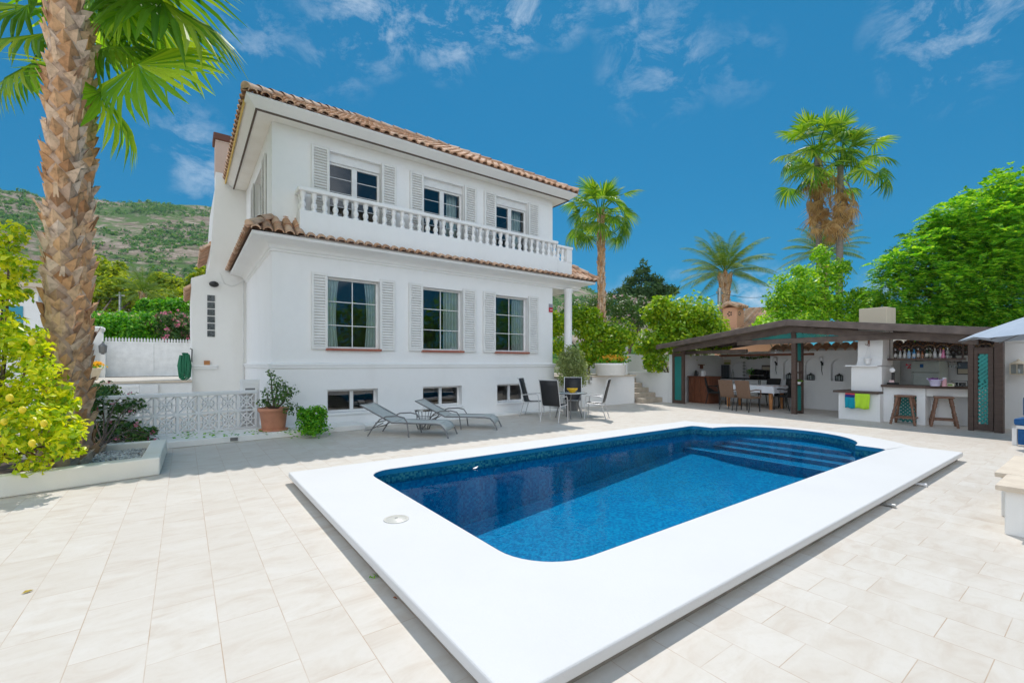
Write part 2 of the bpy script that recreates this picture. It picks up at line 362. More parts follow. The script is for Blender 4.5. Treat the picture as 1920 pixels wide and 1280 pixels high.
# ================================================================ pool outline
def arc(cx, cy, r, a0, a1, n):
    return [(cx + r*math.cos(math.radians(a0+(a1-a0)*i/n)), cy + r*math.sin(math.radians(a0+(a1-a0)*i/n))) for i in range(n+1)]
def bulge(x0, y0, y1, sag, n):
    """arc from (x0,y0) to (x0,y1) bulging to +x by sag"""
    c = (y1-y0)/2; r = (c*c+sag*sag)/(2*sag); ox = x0+sag-r; oy = (y0+y1)/2; a = math.asin(min(1, c/r))
    return [(ox+r*math.cos(-a+2*a*i/n), oy+r*math.sin(-a+2*a*i/n)) for i in range(n+1)]
def pool_loop(g=0.0):
    """inner pool outline grown outward by g"""
    l = []
    l += arc(1.81+.45, 2.18+.45, .45+g, 180, 270, 10)          # near left, generous round
    l += [(8.55, 2.18-g)] + arc(8.72, 2.30, .12+g, 270, 360, 5)
    l += bulge(8.86+g*.6, 2.60-g*.5, 5.05+g*.5, 1.13+g*.4, 28)
    l += arc(8.72, 5.36, .12+g, 0, 90, 5)
    l += arc(1.81+.28, 5.48-.28, .28+g, 90, 180, 8)
    return l
POOL = pool_loop()
OUT = [(1.03, 1.43), (9.42, 1.43)] + bulge(9.42, 2.0, 5.42, .86, 26) + [(9.42, 6.03), (1.03, 6.03)]
# ---------------------------------------------------------------- ground and patio
def offset_loop(l, d):
    cx = sum(p[0] for p in l)/len(l); cy = sum(p[1] for p in l)/len(l); o = []
    n = len(l)
    for i in range(n):
        a, b, c = Vector(l[i-1]), Vector(l[i]), Vector(l[(i+1) % n])
        t = ((b-a).normalized() + (c-b).normalized()).normalized(); nrm = Vector((t.y, -t.x))
        o.append((b.x+nrm.x*d, b.y+nrm.y*d))
    return o
m, nt, out = nmat('cream_stone_tiles')
tc = N(nt, 'ShaderNodeTexCoord').outputs['Object']
rot = N(nt, 'ShaderNodeMapping', {'Vector': tc, 'Rotation': (0, 0, -PI/2), 'Location': (0.0, 0.157, 0)}).outputs[0]
br = N(nt, 'ShaderNodeTexBrick', {'Vector': rot, 'Color1': (0, 0, 0, 1), 'Color2': (1, 1, 1, 1), 'Mortar': (0.5, 0.5, 0.5, 1), 'Scale': 1.0, 'Mortar Size': 0.0022, 'Mortar Smooth': 0.1, 'Bias': 0.0, 'Brick Width': 0.60, 'Row Height': 0.306}, offset=0.37, offset_frequency=2, squash=1.0)
rnd = br.outputs['Color']
offv = N(nt, 'ShaderNodeVectorMath', {0: tc, 1: N(nt, 'ShaderNodeVectorMath', {0: rnd, 3: 37.0}, operation='SCALE').outputs[0]}, operation='ADD').outputs[0]
vst = N(nt, 'ShaderNodeMapping', {'Vector': offv, 'Scale': (1.0, 2.2, 1), 'Rotation': (0, 0, 0.35)}).outputs[0]
n1 = noise(nt, vst, 2.6, 8, 0.62, 0.8); n2 = noise(nt, offv, 26, 5, 0.6); n3 = noise(nt, tc, 0.35, 3)
base = ramp(nt, n1, [(0.3, (0.53, 0.455, 0.38)), (0.47, (0.60, 0.55, 0.485)), (0.62, (0.635, 0.595, 0.54)), (0.8, (0.62, 0.58, 0.53))])
base = mixc(nt, N(nt, 'ShaderNodeMapRange', {0: n2, 1: 0.5, 2: 0.8, 3: 0.0, 4: 0.3}).outputs[0], base, (0.51, 0.45, 0.37))
base = mixc(nt, N(nt, 'ShaderNodeMapRange', {0: n3, 1: 0.35, 2: 0.7, 3: 0.0, 4: 0.2}).outputs[0], base, (0.55, 0.50, 0.44))
base = mixc(nt, N(nt, 'ShaderNodeMath', {0: N(nt, 'ShaderNodeSeparateColor', {0: rnd}).outputs[0], 1: 0.30}, operation='MULTIPLY').outputs[0], base, (0.53, 0.47, 0.4))
jn = N(nt, 'ShaderNodeMath', {0: br.outputs['Fac'], 1: N(nt, 'ShaderNodeMapRange', {0: noise(nt, tc, 3.0, 3), 1: 0.35, 2: 0.6, 3: 0.35, 4: 1.0}).outputs[0]}, operation='MULTIPLY').outputs[0]
base = mixc(nt, jn, base, (0.44, 0.32, 0.23))
b = N(nt, 'ShaderNodeBsdfPrincipled', {'Base Color': base, 'Roughness': 0.55, 'Specular IOR Level': 0.3})
hh = N(nt, 'ShaderNodeMath', {0: N(nt, 'ShaderNodeMath', {0: n1, 1: n2}, operation='ADD').outputs[0], 1: br.outputs['Fac']}, operation='SUBTRACT').outputs[0]
nt.links.new(N(nt, 'ShaderNodeBump', {'Height': hh, 'Strength': 0.25, 'Distance': 0.004}).outputs[0], b.inputs['Normal'])
nt.links.new(b.outputs[0], out.inputs[0]); M['patio'] = m
hole = offset_loop(OUT, -0.09)
tag(MB().prism([(-14, -12), (26, -12), (26, 15.4), (-14, 15.4)], -0.04, 0.0, [hole]).build('patio', M['patio']), kind='structure')
M['earth'] = pm('dry_earth', (0.30, 0.23, 0.15), 1.0, (0.2, 0.17, 0.09), 0.3, 0.4, 8)
tag(MB().prism([(-2500, -2500), (2500, -2500), (2500, 2500), (-2500, 2500)], -0.30, -0.06, [hole]).build('ground', M['earth']), kind='structure')

# ---------------------------------------------------------------- pool
m, nt, out = nmat('white_coping_render')
tc = N(nt, 'ShaderNodeTexCoord').outputs['Object']
cc = mixc(nt, N(nt, 'ShaderNodeMapRange', {0: noise(nt, tc, 1.1, 6), 1: 0.45, 2: 0.8, 3: 0.0, 4: 0.25}).outputs[0], (0.64, 0.635, 0.63), (0.53, 0.52, 0.50))
b = N(nt, 'ShaderNodeBsdfPrincipled', {'Base Color': cc, 'Roughness': 0.7, 'Specular IOR Level': 0.25})
nt.links.new(N(nt, 'ShaderNodeBump', {'Height': N(nt, 'ShaderNodeMath', {0: noise(nt, tc, 5, 3), 1: noise(nt, tc, 70, 3)}, operation='ADD').outputs[0], 'Strength': 0.3, 'Distance': 0.006}).outputs[0], b.inputs['Normal'])
nt.links.new(b.outputs[0], out.inputs[0]); M['coping'] = m
def mosaic(name, stops, size, grout, rough=0.25):
    m, nt, out = nmat(name)
    tc = N(nt, 'ShaderNodeTexCoord').outputs['Object']
    sn = N(nt, 'ShaderNodeVectorMath', {0: tc, 1: (size, size, size)}, operation='SNAP').outputs[0]
    wn = N(nt, 'ShaderNodeTexWhiteNoise', {0: sn}, noise_dimensions='3D').outputs[0]
    big = noise(nt, tc, 2.2, 6, 0.65)
    f = N(nt, 'ShaderNodeMath', {0: N(nt, 'ShaderNodeMath', {0: wn, 1: 0.62}, operation='MULTIPLY').outputs[0], 1: N(nt, 'ShaderNodeMath', {0: big, 1: 0.38}, operation='MULTIPLY').outputs[0]}, operation='ADD').outputs[0]
    cc = ramp(nt, f, stops)
    b = N(nt, 'ShaderNodeBsdfPrincipled', {'Base Color': cc, 'Roughness': rough, 'Specular IOR Level': 0.3})
    nt.links.new(b.outputs[0], out.inputs[0]); return m
M['poolblue'] = mosaic('blue_pool_mosaic', [(0.15, (0.0, 0.13, 0.27)), (0.5, (0.0, 0.195, 0.37)), (0.85, (0.0, 0.28, 0.45))], 0.03, None)
M['band'] = mosaic('green_waterline_mosaic', [(0.2, (0.0, 0.07, 0.15)), (0.5, (0.005, 0.13, 0.21)), (0.85, (0.04, 0.22, 0.24))], 0.025, None)
M['poolrim'] = pm('blue_pool_rim', (0.0, 0.19, 0.36), 0.4)
pool = thing('swimming_pool', 'long white rimmed swimming pool with blue mosaic and round stepped end', 'pool', (5.2, 3.73, 0))
mb = MB(); mb.prism(OUT, 0.062, 0.13, [POOL]); mb.build('coping', M['coping'], pool, True, bevel=0.014, seg=3)
sup = offset_loop(OUT, -0.075)
def ring(loop, z0, z1, inward=True, zf=None):
    mb = MB(); n = len(loop)
    vs = [(x, y, z1) for x, y in loop] + [(x, y, (zf(x, y) if zf else z0)) for x, y in loop]
    mb.add(vs, [((i+1) % n, i, n+i, n+(i+1) % n) if inward else (i, (i+1) % n, n+(i+1) % n, n+i) for i in range(n)]); return mb
M['plinth_dark'] = pm('grey_brown_plinth', (0.30, 0.27, 0.23), 0.9, (0.2, 0.18, 0.15), 5)  # dark grey-brown tone for the base set back under the coping
ring(sup, -0.06, 0.061, False).build('plinth', M['plinth_dark'], pool, True)
ZF = lambda x, y: -0.36 - 0.085*(8.62 - min(x, 8.62))
ring(pool_loop(-0.004), 0.058, 0.124).build('rim_lining', M['poolrim'], pool, True)
ring(pool_loop(-0.007), -0.06, 0.060).build('waterline_band', M['band'], pool, True)
bas = ring(pool_loop(-0.001), 0, -0.03, True, lambda x, y: ZF(x, y))
loopf = pool_loop(-0.001); tri = tessellate_polygon([[Vector((x, y, 0)) for x, y in loopf]])
fv = [(x, y, ZF(x, y)) for x, y in loopf]; ff = []
for t in tri:
    a, b2, c = (fv[i] for i in t)
    ff.append(tuple(t) if (b2[0]-a[0])*(c[1]-a[1])-(b2[1]-a[1])*(c[0]-a[0]) > 0 else tuple(reversed(t)))
bas.add(fv, ff); bas.build('basin', M['poolblue'], pool, True)
def step_poly(x0):
    """part of the round end beyond x0, drawn in a little"""
    lp = pool_loop(-0.012); pts = [p for p in lp if p[0] >= x0]
    pts.sort(key=lambda p: p[1])
    y0 = min(p[1] for p in pts); y1 = max(p[1] for p in pts)
    sel = [p for p in pts]
    return [(x0, y0)] + sel + [(x0, y1)]
for i, (x0, zt) in enumerate([(9.42, -0.10), (9.12, -0.17), (8.84+.03, -0.235), (8.45, -0.30)]):
    if x0 > 8.9: poly = step_poly(x0)
    else: poly = [(x0, 2.20), (8.70, 2.20)] + bulge(8.845, 2.61, 5.04, 1.11, 20) + [(8.70, 5.46), (x0, 5.46)]
    MB().prism(poly, -0.5, zt).build('step', M['poolblue'], pool, True, bevel=0.012)
    e = MB(); e.box(x0-.004, x0+.035, poly[0][1]+.03, poly[-1][1]-.03, zt+.001, zt+.004)
    e.build('step_edge', pm('pale_step_edge_%d' % i, (0.05, 0.28, 0.48), 0.4), pool, True)
mbl = MB()
for px, py in ((945, 890),):
    p = onZ(px, py, -0.2); mbl.lathe([(0.10, 0), (0.10, .012), (.085, .02), (.03, .02), (.025, .012), (0, .012)], (p.x, 5.45, -0.2))
# wall inlet fitting on the far wall
f1 = MB(Matrix.Translation((3.75, 5.472, -0.16)) @ Matrix.Rotation(PI/2, 4, 'X')); f1.lathe([(0.09, 0), (0.09, .012), (.07, .02), (.02, .02)], n=20)
f1.build('inlet_fitting', M['poolrim'], pool, True)
m, nt, out = nmat('pool_water')
tc = N(nt, 'ShaderNodeTexCoord').outputs['Object']
tr = N(nt, 'ShaderNodeBsdfTransparent', {'Color': (0.62, 0.92, 1.0, 1)})
gl = N(nt, 'ShaderNodeBsdfGlossy', {'Color': (0.6, 0.78, 1, 1), 'Roughness': 0.03})
hgt = N(nt, 'ShaderNodeMath', {0: noise(nt, tc, 4.0, 3, 0.5, 0.4), 1: N(nt, 'ShaderNodeMath', {0: noise(nt, tc, 17, 2), 1: 0.3}, operation='MULTIPLY').outputs[0]}, operation='ADD').outputs[0]
bp = N(nt, 'ShaderNodeBump', {'Height': hgt, 'Strength': 0.35, 'Distance': 0.012})
nt.links.new(bp.outputs[0], gl.inputs['Normal'])
fr = N(nt, 'ShaderNodeFresnel', {'IOR': 1.13})
mx = N(nt, 'ShaderNodeMixShader', {0: fr.outputs[0], 1: tr.outputs[0], 2: gl.outputs[0]})
nt.links.new(mx.outputs[0], out.inputs[0]); M['water'] = m
wl = pool_loop(-0.009); tri = tessellate_polygon([[Vector((x, y, 0)) for x, y in wl]]); fs = []
for t in tri:
    a, b2, c = (wl[i] for i in t)
    fs.append(tuple(t) if (b2[0]-a[0])*(c[1]-a[1])-(b2[1]-a[1])*(c[0]-a[0]) > 0 else tuple(reversed(t)))
wmb = MB(); wmb.add([(x, y, -0.025) for x, y in wl], fs); tag(wmb.build('water', M['water']), kind='structure')
p = onZ(743, 973, .13)
sk = thing('skimmer_lid', 'round cream skimmer lid set into the white pool coping', 'pool lid', (p.x, p.y, .1305))
MB().lathe([(.105, 0), (.105, .004), (.098, .007), (.095, .004), (.088, .004), (.084, .010), (0.0, .012)], n=32, caps=False).build('lid', pm('lid_plastic', (0.62, 0.60, 0.54), 0.4), sk)
MB().box(-.012, .012, -.006, .006, .012, .0135).build('finger_hole', M['metal'], sk)
# litter
def leaf_litter(name, label, cat, px, py, z, size, col, rz, rise=.3):
    p = onZ(px, py, z); t = MB()
    s = size
    pts = [(-s, 0, .004), (-.3*s, .42*s, s*rise), (.55*s, .38*s, s*rise*.7), (s, .05*s, .006), (.5*s, -.4*s, s*rise*.9), (-.4*s, -.38*s, s*rise*.5), (0, 0, .003)]
    t.add(pts, [(6, 0, 1), (6, 1, 2), (6, 2, 3), (6, 3, 4), (6, 4, 5), (6, 5, 0)])
    o = t.build(name, pm(name+'_skin', col, 0.6, tuple(c*.6 for c in col), 60)); o.location = p; o.rotation_euler = (0, 0, rz)
    return tag(o, label, cat)
leaf_litter('fallen_leaf', 'curled yellow leaf lying alone on the cream tiles', 'leaf', 52, 1110, .001, .028, (0.6, 0.42, 0.02), .4, .5)
leaf_litter('fallen_leaf', 'small rust brown leaf at the foot of the pool coping', 'leaf', 741, 1122, .002, .02, (0.40, 0.12, 0.04), 1.9, .6)
leaf_litter('fallen_leaf', 'pale tan leaf beside the coping above the green weed', 'leaf', 697, 1062, .002, .014, (0.5, 0.3, 0.1), .9, .4)
p = onZ(706, 1081, 0); wd = MB()
for k in range(14):
    a = R.uniform(0, 6.28); q = Vector((R.uniform(-.05, .05), R.uniform(-.03, .03), .004)); d = Vector((math.cos(a), math.sin(a), R.uniform(.2, .8)))*.03; sdv = Vector((-math.sin(a), math.cos(a), 0))*.006
    wd.add([q, q+d*.5+sdv, q+d, q+d*.5-sdv], [(0, 1, 2, 3)])
tag(wd.build('weed', M['green'], loc=p), 'small green weed growing from the joint beside the pool', 'weed')
f = onZ(892, 878, -.02); fm = MB()
fm.add([(-.05, 0, .004), (-.01, .025, .012), (.05, .01, .03), (.0, -.015, .006)], [(0, 1, 2, 3)])
tag(fm.build('floating_petal', M['white'], loc=f), 'white petal floating on the dark blue pool water', 'petal')
for (px, py, lb) in ((1662, 943, 'short grey drain pipe under the coping front edge, left one'), (1722, 905, 'short white drain pipe under the coping, nearer the far corner')):
    q = onZ(px, py, .03); t = MB(); t.tube([(0, .07, .012), (0, -.05, .012)], .016, 10); t.tube([(0, -.05, .012), (0, -.075, .012)], .021, 10)
    tag(t.build('drain_pipe', M['white' if px > 1700 else 'steel'], loc=(q.x, q.y, .006)), lb, 'pipe')

# ---------------------------------------------------------------- hills
m, nt, out = nmat('rocky_hillside')
tc = N(nt, 'ShaderNodeTexCoord').outputs['Object']
na = noise(nt, tc, 0.012, 6, 0.6); nb = noise(nt, tc, 0.09, 8, 0.7)
stv = N(nt, 'ShaderNodeMapping', {'Vector': tc, 'Scale': (1, 1, 5)}).outputs[0]
rock = ramp(nt, noise(nt, stv, 0.05, 9, 0.7), [(0.36, (0.22, 0.165, 0.12)), (0.5, (0.46, 0.36, 0.275)), (0.62, (0.62, 0.51, 0.41))])
veg = ramp(nt, nb, [(0.3, (0.07, 0.17, 0.045)), (0.6, (0.14, 0.25, 0.06)), (0.8, (0.26, 0.28, 0.11))])
f = N(nt, 'ShaderNodeMapRange', {0: N(nt, 'ShaderNodeMath', {0: N(nt, 'ShaderNodeMath', {0: na, 1: 0.7}, operation='MULTIPLY').outputs[0], 1: N(nt, 'ShaderNodeMath', {0: nb, 1: 1.0}, operation='MULTIPLY').outputs[0]}, operation='ADD').outputs[0], 1: 0.79, 2: 0.92, 3: 0.0, 4: 0.95}).outputs[0]
b = N(nt, 'ShaderNodeBsdfPrincipled', {'Base Color': mixc(nt, f, rock, veg), 'Roughness': 0.95, 'Specular IOR Level': 0.1})
nt.links.new(N(nt, 'ShaderNodeBump', {'Height': noise(nt, stv, 0.12, 9, 0.75), 'Strength': 1.0, 'Distance': 6.0}).outputs[0], b.inputs['Normal'])
nt.links.new(b.outputs[0], out.inputs[0]); M['hill'] = m
def vnoise(x, y, seed=0):
    """smooth value noise for numpy arrays"""
    xi = np.floor(x).astype(np.int64); yi = np.floor(y).astype(np.int64); xf = x-xi; yf = y-yi
    def h(a, b): 
        n = (a*374761393 + b*668265263 + seed*144665) & 0x7fffffff
        n = ((n ^ (n >> 13))*1274126177) & 0x7fffffff
        return ((n ^ (n >> 16)) & 0xffff)/65535.0
    u = xf*xf*(3-2*xf); v = yf*yf*(3-2*yf)
    return (h(xi, yi)*(1-u)+h(xi+1, yi)*u)*(1-v)+(h(xi, yi+1)*(1-u)+h(xi+1, yi+1)*u)*v
def fbm(x, y, o=5, seed=0):
    s = 0; a = .5
    for k in range(o): s = s + a*vnoise(x*2**k, y*2**k, seed+k); a *= .5
    return s
# azimuth az measured from +Y towards +X
AZK = np.radians(np.array([-75, -40, -12.6, -8, -5, 0, 3, 8, 25, 40, 46, 52, 60, 75]))
TANK = np.array([.20, .24, .255, .268, .275, .292, .296, .30, .27, .20, .168, .10, .05, .02])   # tangent of the ridge's elevation
def hill_h(az, r):
    ridge = np.interp(az, AZK, TANK)*640
    t = np.clip((r-90)/(640-90), 0, 1.25)
    x = r*np.sin(az); y = r*np.cos(az)
    prof = np.interp(t, [0, .15, .45, .62, .8, 1.0, 1.25], [0, .03, .24, .47, .70, 1.0, .80])
    return ridge*prof + (fbm(x/70, y/70, 5, 3)-.5)*34*np.clip(t, 0, 1)*np.clip(1.35-t, .3, 1) + (fbm(x/16, y/16, 4, 9)-.5)*6*np.clip(t*3, 0, 1) - .05
na_, nr_ = 420, 150
azg, rg = np.meshgrid(np.linspace(AZK[0], AZK[-1], na_), np.linspace(70, 800, nr_), indexing='ij')
hv = np.stack([rg*np.sin(azg), rg*np.cos(azg), hill_h(azg, rg)], -1).reshape(-1, 3)
ii = (np.arange(na_-1)[:, None]*nr_+np.arange(nr_-1)[None, :]).ravel()
hill = arr_mesh('hills', hv, np.stack([ii, ii+1, ii+nr_+1, ii+nr_], 1), M['hill'], smooth=True); tag(hill, kind='structure')

# ================================================================ foliage helpers
def rand_dirs(n):
    v = rng.normal(size=(n, 3)); return v/np.linalg.norm(v, axis=1, keepdims=True)
def norm(v): return v/np.maximum(np.linalg.norm(v, axis=1, keepdims=True), 1e-9)
def leaf_quads(C_, nrm, size, aspect=0.5, tang=None, jit=0.3, fold=0.0):
    n = len(C_); nrm = norm(nrm)
    t = rand_dirs(n) if tang is None else tang + rand_dirs(n)*jit
    t = norm(t - nrm*(t*nrm).sum(1, keepdims=True)); s = np.cross(nrm, t)
    L = (size*(1+rng.uniform(-.35, .35, n)))[:, None] if np.isscalar(size) else size[:, None]
    W = L*aspect
    if fold:
        V = np.stack([C_-t*L*.5, C_+s*W*.5+nrm*W*fold-t*L*.05, C_+t*L*.5-nrm*L*.12, C_-s*W*.5+nrm*W*fold-t*L*.05, C_], 1)
        V = V.reshape(-1, 3); b = np.arange(n)[:, None]*5
        F = np.concatenate([b+np.array([[0, 4, 2, 1]]), b+np.array([[0, 3, 2, 4]])], 1).reshape(-1, 4)
        # keep each leaf one island: the two halves share vertices 0,4,2
        return V, F
    V = np.stack([C_-t*L*.5, C_+s*W*.5, C_+t*L*.5, C_-s*W*.5], 1).reshape(-1, 3)
    return V, np.arange(n*4).reshape(-1, 4)
def clump_points(clumps, n, shell=0.55):
    cl = np.array([(c[0], c[1], c[2], c[3], c[3]*(c[4] if len(c) > 4 else .85)) for c in clumps])
    wgt = cl[:, 3]**2; idx = rng.choice(len(cl), n, p=wgt/wgt.sum())
    d = rand_dirs(n); rr = 1-shell*rng.uniform(0, 1, n)**1.6
    rad = np.stack([cl[idx, 3], cl[idx, 3], cl[idx, 4]], 1)
    lump = 1+.22*np.sin(d[:, 0]*7+idx*1.7)*np.sin(d[:, 1]*6+idx)*np.sin(d[:, 2]*5+2*idx)
    return cl[idx, :3]+d*rad*(rr*lump)[:, None], d
def sub_clumps(clumps, k, f=(.28, .5)):
    """break each clump into k smaller ones around its surface"""
    o = []
    for c in clumps:
        for i in range(k):
            d = rand_dirs(1)[0]; r = c[3]*R.uniform(*f); q = c[3]*R.uniform(.55, .95)
            o.append((c[0]+d[0]*q, c[1]+d[1]*q, c[2]+d[2]*q*(c[4] if len(c) > 4 else .85), r, .8))
    return o
def crown(name, clumps, n, size, mat, parent, aspect=.5, up=.5, shell=.7, fold=0.0, world=True, rnd=.8):
    P, d = clump_points(clumps, n, shell)
    nr = d*.6+rand_dirs(n)*rnd; nr[:, 2] += up
    V, F = leaf_quads(P, nr, size, aspect, fold=fold)
    return arr_mesh(name, V, F, mat, parent, world)
def limbs(mb, base, r, clumps, k=8, fork=.45):
    b = Vector(base); cs = sorted(clumps, key=lambda c: -c[3])[:k]
    top = Vector((sum(c[0] for c in cs)/len(cs), sum(c[1] for c in cs)/len(cs), min(c[2] for c in cs)))
    fk = b.lerp(top, fork); mb.tube([b, b.lerp(fk, .5)+Vector((.03, .02, 0)), fk], [r, r*.85, r*.72], 9)
    for c in cs:
        e = Vector(c[:3]); mid = fk.lerp(e, .5)+Vector((R.uniform(-.1, .1), R.uniform(-.1, .1), .12))*c[3]
        mb.tube([fk, mid, e], [r*.5, r*.3, r*.1], 6)
def bush(name, label, cat, base, clumps, n, size, mat, trunk_r=.05, group=None, flowers=None, sub=7, aspect=.5, up=.5, fold=0.0, barkm='bark', rnd=.8):
    t = thing(name, label, cat, base, 0, group)
    cl = sub_clumps(clumps, sub)+list(clumps) if sub else list(clumps)
    crown('crown', cl, n, size, M[mat], t, aspect, up, fold=fold, rnd=rnd)
    mb = MB(); limbs(mb, base, trunk_r, clumps); mb.build('trunk', M[barkm], t, True)
    if flowers:
        fm, fn, fs = flowers; P, d = clump_points(cl, fn, .1)
        # each blossom a small cluster
        P = np.repeat(P, 5, 0)+rng.normal(size=(fn*5, 3))*fs*.45
        V, F = leaf_quads(P, rand_dirs(fn*5)+np.repeat(d, 5, 0), fs, .8); arr_mesh('blossom', V, F, M[fm], t, True)
    return t
def CL(px, py, D, rpx, fl=.85):
    """a clump by its survey direction, distance and apparent radius"""
    p = onD(px, py, D); return (p.x, p.y, p.z, rpx*D/FPX, fl)

# hillside woods: scattered low pines and scrub, nobody could count them
nT = 30000
az = rng.uniform(math.radians(-30), math.radians(52), nT); r_ = np.sqrt(rng.uniform(110**2, 720**2, nT))
tt_ = np.clip((r_-90)/550, 0, 1); den = fbm(r_*np.sin(az)/60, r_*np.cos(az)/60, 4, 21)+.16*np.exp(-((tt_-.74)/.07)**2)+.12*np.exp(-((tt_-.95)/.05)**2)-.16*np.exp(-((tt_-.55-.1*np.sin(az*9))/.07)**2)-.12*np.exp(-((tt_-.86)/.03)**2)+.08*np.exp(-((tt_-.3)/.12)**2); keep = den > rng.uniform(.37, .56, nT); az, r_ = az[keep], r_[keep]; nT = len(az)
cz = hill_h(az, r_); sz = rng.uniform(.8, 2.6, nT)*(.8+.5*rng.uniform(0, 1, nT))
cen = np.stack([r_*np.sin(az), r_*np.cos(az), cz+sz*.45], 1)
k = 14; P = np.repeat(cen, k, 0); d = rand_dirs(nT*k); S = np.repeat(sz, k)
P = P+d*(S*rng.uniform(.55, 1.0, nT*k))[:, None]*np.array([1, 1, .85]); nr = d+np.array([0, 0, .5])
V, F = leaf_quads(P, nr, S*.75, .8)
tag(arr_mesh('hillside_woods', V, F, M['hillwood']), 'scattered dark green pines and scrub covering the rocky hillside', 'woods', kind='stuff')
# ================================================================ the villa
YF = 10.7; XL = 1.51; XR = 9.42; YB = 15.55; ZT = 6.60
villa = thing('villa', 'two storey white villa with louvred shutters, balustrade balcony and clay tiled roof', 'house', (5.4, 13.0, 0))
def fx(px): return onY(px, 600, YF).x
def wall_y(mb, Y, x0, x1, z0, z1, holes, depth=.24, out=-1, back=True):
    """wall in a plane of constant Y, with reveals going in; holes (xa,xb,za,zb)"""
    xs = sorted({x0, x1} | {h[i] for h in holes for i in (0, 1)}); zs = sorted({z0, z1} | {h[i] for h in holes for i in (2, 3)})
    zs = [z for z in zs if z0 <= z <= z1]
    for a, b in zip(xs, xs[1:]):
        for c, d in zip(zs, zs[1:]):
            mx, mz = (a+b)/2, (c+d)/2
            if any(h[0] < mx < h[1] and h[2] < mz < h[3] for h in holes): continue
            mb.quad((a, Y, c), (b, Y, c), (b, Y, d), (a, Y, d))
            if back: mb.quad((b, Y-out*depth, c), (a, Y-out*depth, c), (a, Y-out*depth, d), (b, Y-out*depth, d))
    Y2 = Y-out*depth
    for xa, xb, za, zb in holes:
        mb.quad((xa, Y, za), (xa, Y2, za), (xa, Y2, zb), (xa, Y, zb)); mb.quad((xb, Y, zb), (xb, Y2, zb), (xb, Y2, za), (xb, Y, za))
        mb.quad((xa, Y, zb), (xa, Y2, zb), (xb, Y2, zb), (xb, Y, zb)); mb.quad((xb, Y, za), (xb, Y2, za), (xa, Y2, za), (xa, Y, za))
low = [(fx(613), fx(712), 1.80, 3.44), (fx(792), fx(867), 1.80, 3.44), (fx(928.5), fx(989.5), 1.80, 3.44)]
upp = [(fx(617), fx(714.5), 4.46, 6.30), (fx(793.5), fx(869), 4.46, 6.30), (fx(929), fx(989.5), 4.46, 6.30)]
bas_ = [(fx(613), fx(708), .33, .86), (fx(792), fx(865), .33, .86), (fx(931), fx(985), .33, .86)]
mb = MB(); wall_y(mb, YF, XL, XR, 1.42, ZT, low+upp)
# left side wall with one upper window, right and rear walls
side_hole = (11.95, 13.55, 4.55, 6.2)
def wall_x(mb, X, y0, y1, z0, z1, holes, depth=.24, sgn=1):
    t = MB(); wall_y(t, 0, y0, y1, z0, z1, holes, depth)
    mb.add([(X+sgn*p[1], p[0], p[2]) for p in t.v], t.f)
wall_x(mb, XL, YF+.002, YB, 0, ZT, [side_hole]); wall_x(mb, XR, YF+.002, YB, 0, ZT, [], sgn=-1)
mb.quad((XR, YB, 0), (XL, YB, 0), (XL, YB, ZT), (XR, YB, ZT))
mb.build('wall', M['stucco'], villa, True)
mb = MB(); wall_y(mb, YF-.035, XL-.035, XR+.035, -.05, 1.36, bas_, .275)
mb.quad((XL-.035, YB, -.05), (XL-.035, YF-.035, -.05), (XL-.035, YF-.035, 1.36), (XL-.035, YB, 1.36))
mb.quad((XR+.035, YF-.035, -.05), (XR+.035, YB, -.05), (XR+.035, YB, 1.36), (XR+.035, YF-.035, 1.36))
mb.build('plinth', M['stucco'], villa, True)
def ring_prof(mb, prof, x0, x1, y0, y1):
    """profile (outset, z) swept round three sides: left, front, right"""
    def at(o, z): return [(x0-o, y1, z), (x0-o, y0-o, z), (x1+o, y0-o, z), (x1+o, y1, z)]
    rows = [at(*p) for p in prof]
    for a, b in zip(rows, rows[1:]):
        for i in range(3): mb.quad(a[i], a[i+1], b[i+1], b[i])
mb = MB(); ring_prof(mb, [(0, 1.33), (.05, 1.345), (.062, 1.37), (.062, 1.40), (.075, 1.42), (.075, 1.45), (.02, 1.47), (.0, 1.475)], XL-.0, XR, YF, YB); mb.build('base_moulding', M['stucco'], villa, True)
# interior: floors and a dim back room wall
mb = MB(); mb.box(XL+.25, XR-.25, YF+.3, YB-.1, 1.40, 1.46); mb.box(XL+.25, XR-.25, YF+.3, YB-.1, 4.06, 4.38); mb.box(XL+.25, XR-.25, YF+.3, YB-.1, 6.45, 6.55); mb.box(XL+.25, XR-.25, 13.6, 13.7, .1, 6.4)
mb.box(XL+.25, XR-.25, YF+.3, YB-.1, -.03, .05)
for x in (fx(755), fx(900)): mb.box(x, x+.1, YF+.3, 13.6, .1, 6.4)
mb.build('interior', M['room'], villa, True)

def shutter(xa, xb, za, zb, Y=YF-.012, parent=villa, along='x', X=None):
    t = MB(); w_ = xb-xa; st = .055; th = .035
    t.box(0, st, -th, 0, 0, zb-za); t.box(w_-st, w_, -th, 0, 0, zb-za)
    t.box(st, w_-st, -th, 0, 0, .06); t.box(st, w_-st, -th, 0, zb-za-.06, zb-za)
    n = int((zb-za-.12)/.062); dz = (zb-za-.12)/n
    for i in range(n):
        z = .06+dz*i
        t.hexa([(st, -.030, z+.004), (w_-st, -.030, z+.004), (w_-st, -.004, z+dz*.80), (st, -.004, z+dz*.80), (st, -.036, z+.013), (w_-st, -.036, z+.013), (w_-st, -.010, z+dz*.92), (st, -.010, z+dz*.92)])
    t.box(st, w_-st, -.003, 0, .06, zb-za-.06)
    if along == 'x': vs = [(xa+p[0], Y+p[1], za+p[2]) for p in t.v]
    else: vs = [(X+p[1], xb-p[0], za+p[2]) for p in t.v]
    t.v = vs; return t.build('shutter', M['shutter'], parent, True)
